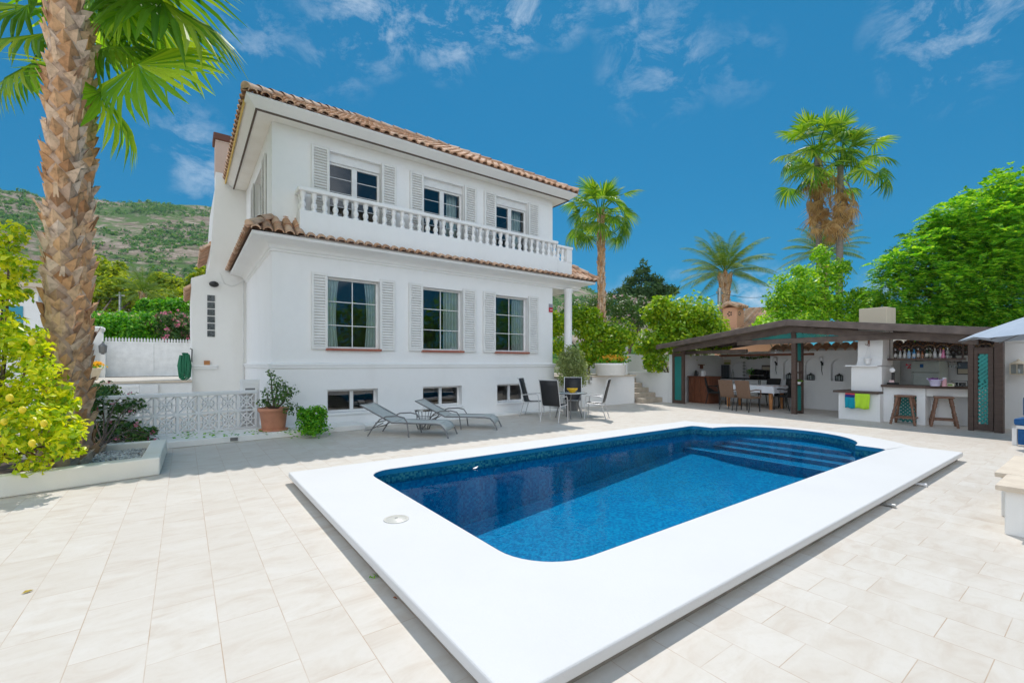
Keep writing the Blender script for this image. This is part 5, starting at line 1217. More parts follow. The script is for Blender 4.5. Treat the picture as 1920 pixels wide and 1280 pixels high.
b = MB(Matrix.Translation((0, -.03, .36)) @ Matrix.Rotation(PI/2, 4, 'X')); b.lathe([(.055, 0), (.06, .01), (.05, .022), (0, .022)], n=20); b.build('dial', M['white'], sc)
MB().box(-.05, .05, -.085, -.06, .055, .11).build('picture_card', pm('pink_card', (.7, .5, .5), .6), sc)
x, _ = PV(1782, 715, .25); cd = pthing('box_row', 'small cream carton on the bar next to the dark rack', 'carton', x, .28, ctz)
MB().box(-.06, .06, -.04, .04, 0, .075).build('carton', pm('cream_card', (.7, .66, .5), .7), cd, bevel=.004); MB().box(-.04, .04, -.0415, -.0402, .02, .05).build('printed_panel', M['green'], cd)
x, _ = PV(1797, 712, .35); gr_ = pthing('glass_rack', 'low black rack of small glasses at the right end of the bar', 'rack', x, .36, ctz)
b = MB(); b.box(-.13, .13, -.06, .06, 0, .015)
for i in range(6): b.tube([(-.13+.052*i, -.06, .015), (-.13+.052*i, -.06, .09)], .005, 6)
b.tube([(-.13, -.06, .09), (.13, -.06, .09)], .005, 6); b.tube([(-.13, .06, .13), (.13, .06, .13)], .005, 6)
for i in (0, 5): b.tube([(-.13+.052*i, .06, .015), (-.13+.052*i, .06, .13)], .005, 6)
b.build('wire_frame', M['black'], gr_)
for i in range(4): MB().lathe([(.02, .016), (.025, .09), (.022, .09), (.018, .02), (0, .02)], (-.09+.06*i, 0, 0), 12, False).build('glass', M['clear'], gr_)
x, z = PV(1810, 693, 1.9); pc = pthing('framed_picture', 'dark framed picture of a field on the bar back wall', 'picture', x, 1.945, z-.12)
b = MB(); b.box(-.16, .16, -.02, 0, 0, .32); b.build('frame', M['black'], pc, bevel=.004); MB().box(-.14, .14, -.0225, -.0205, .02, .14).build('meadow', M['chimney'], pc); MB().box(-.14, .14, -.0225, -.0205, .141, .30).build('painted_sky', pm('dull_blue', (.16, .2, .24), .7), pc)
x, z = PV(1775, 689, 1.8); wg_ = pthing('glass_holder', 'row of stemmed glasses hanging upside down at the back of the bar', 'glass holder', x, 1.75, 1.36)
b = MB(); b.box(-.28, .28, -.06, .06, .14, .16); b.build('rail', M['wood'], wg_)
for i in range(7): MB().lathe([(.028, 0), (.034, .04), (.012, .075), (.004, .085), (.004, .13), (.03, .138)], (-.24+.08*i, 0, 0), 10, False).build('stemmed_glass', M['clear'], wg_)
tt, z = PV(1792, 667, .7); tr__ = pthing('cake_stand', 'flat black tray on the right end of the bottle shelf', 'tray', tt, .58, szt+.001)
MB().lathe([(.05, 0), (.03, .02), (.03, .06), (.15, .075), (.16, .09), (.14, .085), (0, .08)], n=24).build('tray', M['black'], tr__)

# ---------------------------------------------------------------- stools
def stool(label, px, py, rz):
    p = onZ(px, py, 0); t = thing('bar_stool', label, 'stool', (p.x, p.y, 0), PRZ+rz, 'turned wooden bar stools at the counter')
    H = .70
    b = MB(); b.box(-.17, .17, -.17, .17, H-.045, H); b.build('seat', M['stoolwood'], t, bevel=.012)
    for sx in (-1, 1):
        for sy in (-1, 1):
            b = MB(); n = 24
            prof = [.026, .026, .026, .034, .022, .034, .026, .026, .030, .030, .022, .032, .024, .022, .022, .026, .030, .033, .024, .035, .030, .030, .030, .030]
            a = Vector((sx*.225, sy*.225, 0)); c = Vector((sx*.12, sy*.12, H-.046))
            b.tube([a.lerp(c, i/(n-1)) for i in range(n)], prof, 10); b.build('leg', M['stoolwood'], t)
    for k in range(4):
        a = PI/2*k; c_, s_ = math.cos(a), math.sin(a); f = .225-.105*.22; z = .17
        p0 = Vector((c_*f-s_*f, s_*f+c_*f, z)); p1 = Vector((c_*f+s_*f, s_*f-c_*f, z)); b = MB(); b.bar(p0, p1, .03, .035); b.build('stretcher', M['stoolwood'], t)
    return t
stool('turned wooden stool standing at the left recess of the bar', 1697, 795, .12)
stool('reddish turned wooden stool in front of the angled end of the bar', 1769, 799.5, .35)
stool('shaded wooden stool half hidden behind the right pavilion post', 1803, 795, .1)
# ---------------------------------------------------------------- summer kitchen
def pbox(x0, x1, y0, y1, z0, z1, o): return MB().box(x0-o[0], x1-o[0], y0-o[1], y1-o[1], z0-o[2], z1-o[2])
cx0, cx1 = .10, PV(1328, 753, .75)[0]
cab = pthing('wooden_cabinet', 'red brown panelled wooden cabinet at the left end of the pavilion', 'cabinet', (cx0+cx1)/2, .75, 0)
cwid = (cx1-cx0)/2; zc_ = PV(1305, 705, .7)[1]
b = MB(); b.box(-cwid, cwid, 0, .7, 0, zc_-.04); b.build('carcass', M['redwood'], cab, bevel=.006)
b = MB(); b.box(-cwid-.03, cwid+.03, -.04, .72, zc_-.04, zc_); b.build('top', M['redwood'], cab, bevel=.008)
for i in range(3):
    xa = -cwid+.03+(2*cwid-.06)/3*i; xb = xa+(2*cwid-.06)/3-.02
    b = MB(); b.box(xa, xb, -.02, -.001, .06, zc_-.08); b.box(xa+.06, xb-.06, -.028, -.0205, .14, zc_-.16); d = b.build('door', M['redwood'], cab, bevel=.004)
    MB().lathe([(.012, 0), (.014, .012), (0, .02)], (0, 0, 0), 8).build('knob', M['black'], d).location = (xb-.03, -.03, .45)
kc = pthing('kitchen_counter', 'black topped white counter along the summer kitchen back wall', 'counter', 1.6, 2.55, 0)
b = MB(); b.box(-1.5, 1.32, .05, .54, 0, .86); b.build('counter_wall', M['stucco'], kc); b = MB(); b.box(-1.52, 1.34, 0, .545, .861, .91); b.build('worktop', M['blackstone'], kc, bevel=.006)
M['bluepanel'] = pm('dark_blue_tile', (.05, .07, .09), .4, (.03, .04, .05), 20)
def item(name, label, cat, px, py, y, z): x, _ = PV(px, py, y); return pthing(name, label, cat, x, y, z)
t = item('coffee_pot', 'black coffee pot on top of the wooden cabinet', 'coffee pot', 1305, 700, 1.1, zc_)
b = MB(); b.lathe([(.065, 0), (.07, .02), (.05, .14), (.055, .17), (.03, .19), (.012, .22), (0, .222)], n=16); b.tube([(.05, 0, .15), (.10, 0, .15), (.11, 0, .05), (.06, 0, .03)], .009, 6); b.build('pot_body', M['black'], t)
t = item('kettle', 'white kettle on top of the wooden cabinet', 'kettle', 1318, 700, 1.0, zc_)
b = MB(); b.lathe([(.075, 0), (.08, .03), (.062, .17), (.05, .19), (0, .2)], n=18); b.build('jug', M['white'], t); b = MB(); b.tube([(.06, 0, .17), (.12, 0, .16), (.12, 0, .05), (.075, 0, .03)], .011, 6); b.build('handle', M['white'], t)
t = item('wall_shelf', 'small wooden wall shelf over the cabinet', 'shelf', 1300, 684, 1.6, 1.40); b = MB(); b.box(-.5, .45, -.1, .1, 0, .03); b.box(-.45, -.42, -.08, .08, -.14, -.001); b.box(.36, .39, -.08, .08, -.14, -.001); b.build('board', M['redwood'], t)
t = item('red_teapot', 'round red teapot on the small wall shelf', 'teapot', 1289, 680, 1.6, 1.431)
b = MB(); b.lathe([(.05, 0), (.085, .05), (.08, .10), (.03, .14), (.015, .17), (0, .175)], n=16); b.tube([(-.07, 0, .06), (-.13, 0, .12)], [.018, .01], 6); b.tube([(.07, 0, .10), (.12, 0, .09), (.1, 0, .03)], .008, 6); b.build('pot_body', pm('red_enamel', (.45, .05, .03), .3), t)
t = item('cream_jar', 'cream jar beside the red teapot on the wall shelf', 'jar', 1300, 680, 1.6, 1.431); MB().lathe([(.05, 0), (.075, .03), (.075, .10), (.05, .13), (.055, .15), (0, .155)], n=16).build('jar_body', M['cream'], t)
t = item('grill_rack', 'square dark grill rack leaning on the kitchen back wall', 'grill rack', 1354, 690, 2.95, .91)
b = MB(); b.box(-.30, .30, 0, .03, 0, .50); b.build('panel', M['bluepanel'], t)
b = MB()
for i in range(9): b.box(-.29+.07*i, -.28+.07*i, -.012, -.001, .02, .48)
for i in range(6): b.box(-.29, .29, -.022, -.013, .04+.08*i, .05+.08*i)
b.build('bars', M['metal'], t)
t = item('wall_plaque', 'green and ochre picture tile on the kitchen back wall', 'plaque', 1364, 675, 3.09, 1.42); MB().box(-.15, .15, -.015, 0, 0, .20).build('tile', M['chimney'], t); MB().box(-.13, .13, -.018, -.0155, .02, .09).build('painted_field', pm('plaque_green', (.3, .35, .08), .7), t)
t = item('wall_plaque', 'dull brown picture tile near the wall corner', 'plaque', 1437, 685, 3.09, 1.20); MB().box(-.17, .17, -.015, 0, 0, .20).build('tile', M['beam'], t); MB().box(-.15, .15, -.018, -.0155, .03, .14).build('painted_field', M['chimney'], t)
t = item('paper_holder', 'white framed arched mirror on the kitchen back wall', 'mirror', 1386, 690, 3.09, .95)
b = MB(); pr = [(.30*math.cos(PI*i/12), .30*math.sin(PI*i/12)+.28) for i in range(13)]
b.tube([(.30, -.02, 0)]+[(x, -.02, z) for x, z in pr]+[(-.30, -.02, 0)], .025, 8); b.build('frame', M['white'], t)
t = item('spice_tower', 'tall chrome tower of round discs on the kitchen counter', 'spice rack', 1395, 700, 2.8, .91)
b = MB(); b.tube([(0, 0, 0), (0, 0, .62)], .012, 8); b.lathe([(.06, 0), (.06, .015), (0, .016)], n=14)
for i in range(5): b.lathe([(.01, .07+.12*i), (.05, .09+.12*i), (.05, .13+.12*i), (.01, .15+.12*i)], n=12)
b.build('stand', M['steel'], t)
t = item('glass_bottle', 'slim clear bottle on the kitchen counter', 'bottle', 1374, 700, 2.75, .91); MB().lathe([(.04, 0), (.04, .2), (.015, .26), (.015, .33), (0, .331)], n=14).build('glass', glassmat('oil_glass', (.4, .42, .38)), t)
t = item('barbecue_cover', 'dark covered gas grill on the right end of the kitchen counter', 'gas grill', 1424, 700, 2.75, .91)
b = MB(); b.hexa([(-.33, -.14, 0), (.33, -.14, 0), (.33, .2, 0), (-.33, .2, 0), (-.25, -.05, .34), (.36, -.05, .30), (.36, .18, .30), (-.25, .18, .36)]); b.build('cover', M['blackstone'], t, bevel=.04, seg=3); MB().tube([(-.25, -.16, .12), (.25, -.16, .12)], .014, 8).build('handle', M['steel'], t)
t = item('potted_herb', 'small green herb pot on the kitchen counter', 'plant', 1408, 700, 2.7, .91); MB().lathe([(.05, 0), (.07, .11), (.06, .11)], n=14).build('pot', M['terracotta'], t)
P = rng.normal(size=(160, 3))*np.array([.06, .06, .07])+np.array([0, 0, .22]); V, F = leaf_quads(P, rand_dirs(160), .06, .5); arr_mesh('leaves', V, F, M['green'], t)
# ivy garland and hanging beam
hb_ = pthing('hanging_beam', 'long brown beam hanging over the summer kitchen with ornaments', 'beam', 2.2, 1.5, 1.72); b = MB(); b.box(-1.3, 1.9, -.05, .05, 0, .07); b.build('beam_body', M['redwood'], hb_)
b = MB()
for x in (-1.0, 1.5): b.tube([(x, 0, .07), (x, 0, .55)], .006, 5)
b.build('hanger', M['black'], hb_)
for (dx, lb, cm) in ((-.25, 'white ceramic bird standing on the hanging beam', 'white'), (.75, 'white twisted ornament standing on the hanging beam', 'cloth')):
    t = thing('ornament', lb, 'ornament', PW(2.2+dx, 1.5, 1.791), PRZ); b = MB(); b.lathe([(.05, 0), (.07, .03), (.05, .07), (.02, .09), (.03, .12), (0, .14)], n=12); b.tube([(.04, 0, .05), (.12, 0, .09)], [.03, .008], 6); b.build('body', M[cm], t)
pts = np.stack([rng.uniform(-1.9, .9, 420), rng.normal(size=420)*.03, np.zeros(420)], 1); pts[:, 2] = -.06-.08*np.abs(np.sin(pts[:, 0]*3.3))+rng.normal(size=420)*.02
iv = pthing('ivy_garland', 'thin ivy garland draped under the hanging beam', 'garland', 2.7, 2.9, 1.80); V, F = leaf_quads(pts, rand_dirs(420), .07, .6); arr_mesh('leaves', V, F, M['darkleaf'], iv)
MB().tube([(-1.9+.2*i, 0, -.05-.08*abs(math.sin((-1.9+.2*i)*3.3))) for i in range(15)], .006, 5).build('stem', M['bark'], iv)
# dining table and chairs
dpa = onZ(1364, 760, 0)-PO; dpb = onZ(1436, 768, 0)-PO; dx, dy = (dpa.dot(PA)+dpb.dot(PA))/2+.08, (dpa.dot(PN)+dpb.dot(PN))/2+.36; TH = .76; tl_ = .85; tw_ = .42
dt = pthing('dining_table', 'wooden dining table with turned legs under the pavilion', 'table', dx, dy, 0)
b = MB(); b.box(-tl_, tl_, -tw_, tw_, TH-.05, TH-.006); b.build('tabletop', M['orangewood'], dt, bevel=.01)
for sx in (-1, 1):
    for sy in (-1, 1): MB().lathe([(.05, 0), (.05, .04), (.035, .06), (.05, .1), (.06, .3), (.06, .5), (.04, .55), (.055, .6), (.055, TH-.05)], (sx*(tl_-.12), sy*(tw_-.1), 0), 12).build('leg', M['orangewood'], dt)
dc = pthing('tablecloth', 'white cloth draped over the dining table with hanging corners', 'tablecloth', dx, dy, TH-.003)
n = 26; b = MB(); ov = .24; vs = []
for j in range(n+1):
    for i in range(n+1):
        u = (i/n*2-1)*(tl_+ov); v = (j/n*2-1)*(tw_+ov); ex = max(0, abs(u)-tl_); ey = max(0, abs(v)-tw_)
        drop = math.hypot(ex, ey); fl = .03*math.sin(u*9)*min(1, ey/.1)+.03*math.sin(v*11)*min(1, ex/.1)
        x = math.copysign(min(abs(u), tl_)+ex*.12+.008*(ex > 0), u)+(.0); y = math.copysign(min(abs(v), tw_)+ey*.12+.008*(ey > 0)+abs(fl)*(ey > 0), v)
        vs.append((x+(abs(fl)*math.copysign(1, u) if ex > 0 else 0), y, -drop*.97+.004))
b.add(vs, [(j*(n+1)+i, j*(n+1)+i+1, (j+1)*(n+1)+i+1, (j+1)*(n+1)+i) for j in range(n) for i in range(n)], True); b.build('cloth', M['cloth'], dc)
for i, (ddx, lb) in enumerate(((-.35, 'clear drinking glass near the left end of the dining table'), (.2, 'clear drinking glass in the middle of the dining table'))):
    t = pthing('drinking_glass', lb, 'glass', dx+ddx, dy-.05, TH+.002); MB().lathe([(.03, 0), (.038, .14), (.035, .14), (.027, .01), (0, .01)], n=14, caps=False).build('tumbler', M['clear'], t); MB().lathe([(.031, 0), (.0, .006)], n=12).build('foot', M['clear'], t)
def wicker_chair(label, x, y, rz, mt, group):
    """local: faces +y"""
    t = pthing('wicker_chair', label, 'chair', x, y, 0, rz, group); m_ = M[mt]
    b = MB(); b.box(-.23, .23, -.22, .24, .40, .46); b.build('seat', m_, t, bevel=.015)
    b = MB(); b.hexa([(-.22, -.24, .44), (.22, -.24, .44), (.22, -.20, .44), (-.22, -.20, .44), (-.235, -.36, .95), (.235, -.36, .95), (.235, -.32, .95), (-.235, -.32, .95)]); b.build('backrest', m_, t, bevel=.012)
    for sx in (-1, 1):
        MB().tube([(sx*.21, .21, 0), (sx*.21, .21, .40)], .016, 8).build('leg', M['black'], t); MB().tube([(sx*.21, -.30, 0), (sx*.21, -.21, .40)], .016, 8).build('leg', M['black'], t)
        MB().tube([(sx*.235, -.27, .64), (sx*.27, -.05, .67), (sx*.27, .17, .65), (sx*.24, .22, .44)], .017, 8).build('armrest', m_, t)
    return t
g = 'chairs around the dining table in the pavilion'
def chair_at(lb, px, py, rz, mt):
    p = onZ(px, py, 0)-PO; return wicker_chair(lb, p.dot(PA), p.dot(PN), rz, mt, g)
chair_at('brown wicker chair with its back to the pool, left one of the pair', 1371, 767.5, .05, 'wicker')
chair_at('brown wicker chair with its back to the pool, right one of the pair', 1404, 771, -.06, 'wicker')
chair_at('black chair at the cabinet end of the dining table', 1344, 757.5, -PI/2+.1, 'blackwicker')
chair_at('black chair at the end of the dining table next to the centre post', 1472, 768, PI/2-.15, 'blackwicker')
wicker_chair('black chair at the far side of the dining table, left one facing the pool', dx+.05, dy+.72, PI, 'blackwicker', g)
wicker_chair('black chair at the far side of the dining table, right one facing the pool', dx+.72, dy+.72, PI+.05, 'blackwicker', g)
sp = pthing('shelf_plant', 'white pot on the small shelf of the centre post', 'plant pot', xc, .21, .861); MB().lathe([(.05, 0), (.07, .07), (.06, .07)], n=14).build('pot', M['white'], sp)
P = rng.normal(size=(70, 3))*np.array([.04, .04, .02])+np.array([0, 0, .09]); V, F = leaf_quads(P, rand_dirs(70), .05, .5); arr_mesh('leaves', V, F, M['green'], sp)

# ================================================================ loungers
def lounger(label, ox, oy, rz):
    t = thing('sun_lounger', label, 'sun lounger', (ox, oy, 0), rz, 'sun loungers on the shaded patio'); W = .29; Z = .275
    fr = MB()
    for s in (-1, 1):
        y = s*W
        fr.tube([(-.12, y, Z), (.78, y, Z), (.90, y, Z-.02), (.98, y, Z-.10), (1.06, y, .0)], .015, 8)
        fr.tube([(-.12, y, Z), (-.80, y, Z+.34)], .015, 8)
    fr.tube([(.86, -W, Z-.01), (.86, W, Z-.01)], .012, 8); fr.tube([(-.80, -W, Z+.34), (-.80, W, Z+.34)], .015, 8); fr.tube([(-.12, -W, Z), (-.12, W, Z)], .012, 8)
    fr.build('frame', M['metal'], t)
    for s in (-1, 1):
        y = s*(W+.035)
        MB().tube([(-.62, y, 0), (-.50, y, .18), (-.36, y, .34), (-.22, y, .40), (.02, y, .415), (.16, y, .385), (.22, y, .30), (.26, y, 0)], .014, 8).build('armrest_leg', M['metal'], t)
        MB().tube([(-.30, s*W, Z-.0), (-.55, s*W*.96, .14), (-.72, s*W*.9, .10)], .011, 6).build('back_support', M['metal'], t)
    MB().tube([(-.45, -W-.03, .27), (-.45, W+.03, .27)], .011, 6).build('cross_bar', M['metal'], t)
    b = MB(); pr = []
    for k in range(9): f = k/8; pr.append((-.80+.68*f, Z+.345-.34*f-.018*math.sin(PI*f)))
    for k in range(1, 11): f = k/10; pr.append((-.12+.92*f, Z+.008-.016*math.sin(PI*f)))
    pr += [(.88, Z-.004), (.95, Z-.05), (1.0, Z-.13)]
    n = len(pr); vs = []
    for x, z in pr:
        for j in range(7): f = j/6*2-1; vs.append((x, f*(W-.008), z-.012*(1-f*f)))
    b.add(vs, [(i*7+j, i*7+j+1, (i+1)*7+j+1, (i+1)*7+j) for i in range(n-1) for j in range(6)], True)
    o = b.build('sling', M['sling'], t); so_ = o.modifiers.new('thick', 'SOLIDIFY'); so_.thickness = .012
    return t
lounger('grey sun lounger nearer the camera with raised back', 3.64, 8.75, math.radians(-46.6))
lounger('grey sun lounger farther from the camera, behind the wire basket table', 4.97, 9.05, math.radians(-44))
p = onZ(798, 806, 0); wt = thing('wire_basket_table', 'round black wire basket side table between the two loungers', 'side table', (p.x, p.y+.1, 0))
b = MB()
for k in range(14):
    a = 2*PI*k/14; b.tube([(.13*math.cos(a), .13*math.sin(a), .02), (.17*math.cos(a), .17*math.sin(a), .14), (.15*math.cos(a), .15*math.sin(a), .28), (.19*math.cos(a), .19*math.sin(a), .42)], .004, 5)
for z, r in ((.02, .13), (.14, .17), (.28, .15), (.42, .19)): b.tube([(r*math.cos(2*PI*k/20), r*math.sin(2*PI*k/20), z) for k in range(21)], .006, 5, False)
b.build('wire_basket', M['black'], wt); MB().lathe([(0, .425), (.2, .425), (.2, .435), (0, .436)], n=24, caps=False).build('table_top', M['clear'], wt)
# ================================================================ patio set
tp = Vector((8.36, 8.84, 0)); pt_ = thing('patio_table', 'round glass topped patio table with dark splayed legs', 'table', tp)
MB().lathe([(0, .665), (.48, .665), (.485, .672), (.48, .678), (0, .679)], n=40, caps=False).build('glass_top', pm('frosted_glass', (.42, .46, .48), .15), pt_)
MB().tube([(.485*math.cos(2*PI*k/40), .485*math.sin(2*PI*k/40), .668) for k in range(41)], .012, 6, False).build('rim', M['metal'], pt_)
for k in range(4):
    a = PI/4+PI/2*k+.2; MB().tube([(.34*math.cos(a), .34*math.sin(a), .66), (.25*math.cos(a), .25*math.sin(a), .40), (.36*math.cos(a), .36*math.sin(a), 0)], .016, 8).build('leg', M['metal'], pt_)
bo = thing('glass_bowl', 'yellow glass bowl on the round patio table', 'bowl', tp+Vector((.02, -.12, .68)))
MB().lathe([(.06, 0), (.07, .01), (.14, .09), (.15, .12), (.13, .115), (.06, .02), (0, .018)], n=24, caps=False).build('bowl_body', M['yellow'], bo); MB().lathe([(.061, 0), (0, .001)], n=16).build('foot', M['yellow'], bo)
def sling_chair(label, x, y, face):
    """local: faces +x"""
    t = thing('sling_chair', label, 'chair', (x, y, 0), face, 'black sling chairs round the patio table'); W = .25
    for s in (-1, 1):
        b = MB(); y_ = s*W
        b.tube([(.26, y_, 0), (.25, y_, .40), (.22, y_, .60), (.16, y_, .63), (-.22, y_, .60)], .013, 8); b.build('arm_leg', M['silver'], t)
        b = MB(); b.tube([(-.30, y_, 0), (-.18, y_, .40), (-.25, y_, .70), (-.34, y_, 1.04), (-.37, y_, 1.06)], .013, 8); b.build('back_leg', M['silver'], t)
        MB().tube([(.25, y_, .42), (-.18, y_, .40)], .012, 8).build('side_rail', M['silver'], t)
    MB().tube([(.25, -W, .42), (.25, W, .42)], .012, 8).build('front_rail', M['silver'], t); MB().tube([(-.35, -W, 1.05), (-.35, W, 1.05)], .012, 8).build('top_rail', M['silver'], t)
    b = MB(); pr = [(.25, .432), (.15, .415), (0, .40), (-.12, .405), (-.18, .44), (-.215, .55), (-.25, .70), (-.30, .90), (-.345, 1.05)]
    b.add([(px_2, j*(W-.015), z) for px_2, z in pr for j in (-1, 1)], [(2*i, 2*i+1, 2*i+3, 2*i+2) for i in range(len(pr)-1)], True)
    o = b.build('sling', M['blacksling'], t); so_ = o.modifiers.new('thick', 'SOLIDIFY'); so_.thickness = .01
    return t
for lb, x, y in (('black sling chair seen from behind, nearest to the loungers', 7.53, 8.48), ('black sling chair on the left of the patio table by the villa wall', 7.85, 9.75), ('black sling chair behind the patio table facing the pool', 9.02, 9.38), ('silver framed sling chair in the sun, right of the patio table', 8.80, 8.25)):
    sling_chair(lb, x, y, math.atan2(tp.y-y, tp.x-x)+R.uniform(-.12, .12))
# ================================================================ right edge: umbrella, sofa, bench
um = onD(1850, 640, 7.6)
upos = Vector((um.x+1.18, um.y-1.03, 0))
ub = thing('garden_umbrella', 'blue grey canvas garden umbrella reaching in at the right edge', 'umbrella', upos)
rr_ = 1.55; zt_ = 1.92
b = MB(); n = 8; rim = [(rr_*math.cos(2*PI*k/n+2.42), rr_*math.sin(2*PI*k/n+2.42), zt_+(um.z-1.80)*0) for k in range(n)]
vs = [(0, 0, zt_+.55)]
for ring_, (f, dz) in enumerate(((.5, .34), (.85, .10), (1.0, -.03))):
    for k in range(2*n):
        a = 2*PI*k/(2*n)+2.42; c_ = 1.0 if k % 2 == 0 else math.cos(PI/n)*.985; vs.append((rr_*f*c_*math.cos(a), rr_*f*c_*math.sin(a), zt_+dz-(0 if k % 2 == 0 else -.05*f)))
m2 = 2*n; fs = [(0, 1+k, 1+(k+1) % m2) for k in range(m2)]
for r_i in range(2): fs += [(1+r_i*m2+k, 1+(r_i+1)*m2+k, 1+(r_i+1)*m2+(k+1) % m2, 1+r_i*m2+(k+1) % m2) for k in range(m2)]
b.add(vs, fs); o = b.build('canopy', M['umbrella'], ub); so_ = o.modifiers.new('thick', 'SOLIDIFY'); so_.thickness = .006
MB().tube([(0, 0, 0), (0, 0, zt_+.6)], .025, 10).build('pole', M['silver'], ub)
for k in range(n): a = 2*PI*k/n+2.42; MB().tube([(0, 0, zt_+.5), (rr_*.97*math.cos(a), rr_*.97*math.sin(a), zt_-.055)], .009, 6).build('rib', M['metal'], ub)
MB().lathe([(.3, 0), (.3, .08), (.05, .1)], n=20).build('foot', M['metal'], ub)
sf = onZ(1897, 834, 0); so2 = thing('garden_sofa', 'white framed garden sofa with deep blue cushions at the right edge', 'sofa', (sf.x, sf.y, 0), PRZ)
b = MB()
for x in (0, .95):
    for y in (0, .7): b.box(x, x+.06, y, y+.06, 0, .36 if y == 0 else .62)
b.box(0, 1.01, 0, .76, .30, .36); b.build('frame', M['frame'], so2, bevel=.005)
b = MB(); b.box(.02, .99, .0, .72, .361, .48); b.build('seat_cushion', M['bluecushion'], so2, bevel=.03, seg=3); b = MB(); b.box(.02, .99, .56, .74, .481, .85); b.build('back_cushion', M['bluecushion'], so2, bevel=.04, seg=3)
b = MB(); b.box(.07, .94, .02, .06, .02, .295); b.build('front_panel', M['bluecushion'], so2)
be = thing('built_in_bench', 'white built in bench with a beige stone seat at the right edge', 'bench', (7.6, .55, 0))
q1 = onZ(1867, 912, .42); q2 = onZ(1873, 1000, 0)
b = MB(); b.prism([(q2.x+.02, q2.y-.03), (q2.x+.02, q2.y-1.6), (q2.x+.56, q2.y-1.6), (q2.x+.56, q2.y-.03)], 0.001, .375); b.build('bench_wall', M['plaster'], be, True, bevel=.008)
b = MB(); b.prism([(q2.x-.03, q2.y+.02), (q2.x-.03, q2.y-1.6), (q2.x+.60, q2.y-1.6), (q2.x+.60, q2.y+.02)], .376, .42); b.build('seat_slab', M['capstone'], be, True, bevel=.008)
be2 = thing('built_in_bench', 'beige topped white bench farther back, behind the near bench', 'bench', (q2.x+1.2, q2.y, 0))
b = MB(); b.prism([(q2.x+.66, q2.y+.06), (q2.x+.66, q2.y-1.6), (q2.x+1.9, q2.y-1.6), (q2.x+1.9, q2.y+.06)], 0.001, .375); b.build('bench_wall', M['plaster'], be2, True, bevel=.008)
b = MB(); b.prism([(q2.x+.62, q2.y+.10), (q2.x+.62, q2.y-1.6), (q2.x+1.95, q2.y-1.6), (q2.x+1.95, q2.y+.10)], .376, .42); b.build('seat_slab', M['capstone'], be2, True, bevel=.008)
# ================================================================ palms
def fan_blade(mb, Mx, Rr, n=30, spread=150, droop=.35, fused=.55, pleat=.05, tipw=.3):
    """palmate blade: hub at the origin, axis +x, normal +z"""
    da = 2*math.radians(spread)/n; vs = []; fs = []
    Dz = lambda r, a: -droop*Rr*((r/Rr)**2.2)*(1+.35*abs(a)/2.6)
    for i in range(n):
        a = -math.radians(spread)+da*(i+.5); L = Rr*(1-.22*(abs(a)/2.62)**2)*R.uniform(.93, 1.04)
        rf = L*fused*R.uniform(.92, 1.05); rm = L*(fused+.5*(1-fused)); tw = R.uniform(-.12, .12); hang = R.uniform(.0, .45)*droop*L
        P = lambda r, an, z: Mx @ Vector((r*math.cos(an), r*math.sin(an), z+Dz(r, a)))
        b = len(vs)
        vs += [P(.015, a, 0), P(rf, a-da/2, 0), P(rf, a, pleat*rf), P(rf, a+da/2, 0),
               P(rm, a-da*tipw+tw*.4, -hang*.3), P(rm, a+tw*.4, pleat*rm*.5-hang*.3), P(rm, a+da*tipw+tw*.4, -hang*.3), P(L, a+tw, -hang)]
        fs += [(b, b+1, b+2), (b, b+2, b+3), (b+1, b+4, b+5, b+2), (b+2, b+5, b+6, b+3), (b+4, b+7, b+5), (b+5, b+7, b+6)]
    mb.add(vs, fs)
def frame_from(p, ax, nrm):
    ax = Vector(ax).normalized(); nrm = Vector(nrm); y = nrm.cross(ax).normalized(); z = ax.cross(y)
    return Matrix(((ax.x, y.x, z.x, p[0]), (ax.y, y.y, z.y, p[1]), (ax.z, y.z, z.z, p[2]), (0, 0, 0, 1)))
def petiole(mb, a, b_, sag, r0, r1):
    a, b_ = Vector(a), Vector(b_); pts = [a.lerp(b_, k/5)+Vector((0, 0, sag*math.sin(PI*k/5))) for k in range(6)]
    mb.tube(pts, [r0+(r1-r0)*k/5 for k in range(6)], 5); return (pts[-1]-pts[-2]).normalized()
def fan_frond(mb, c, az, el, Lp, Rr, n, **kw):
    d = Vector((math.cos(az)*math.cos(el), math.sin(az)*math.cos(el), math.sin(el)))
    hub = Vector(c)+d*Lp-Vector((0, 0, .22*Lp*math.cos(el))); t = petiole(mb, c, hub, .10*Lp, .02*Rr+.006, .012*Rr+.003)
    side = Vector((-math.sin(az), math.cos(az), 0)); nr = t.cross(side)
    if nr.z < 0: nr = -nr
    nr = (nr+side*R.uniform(-.5, .5)).normalized()
    fan_blade(mb, frame_from(hub, t, nr), Rr, n, **kw)
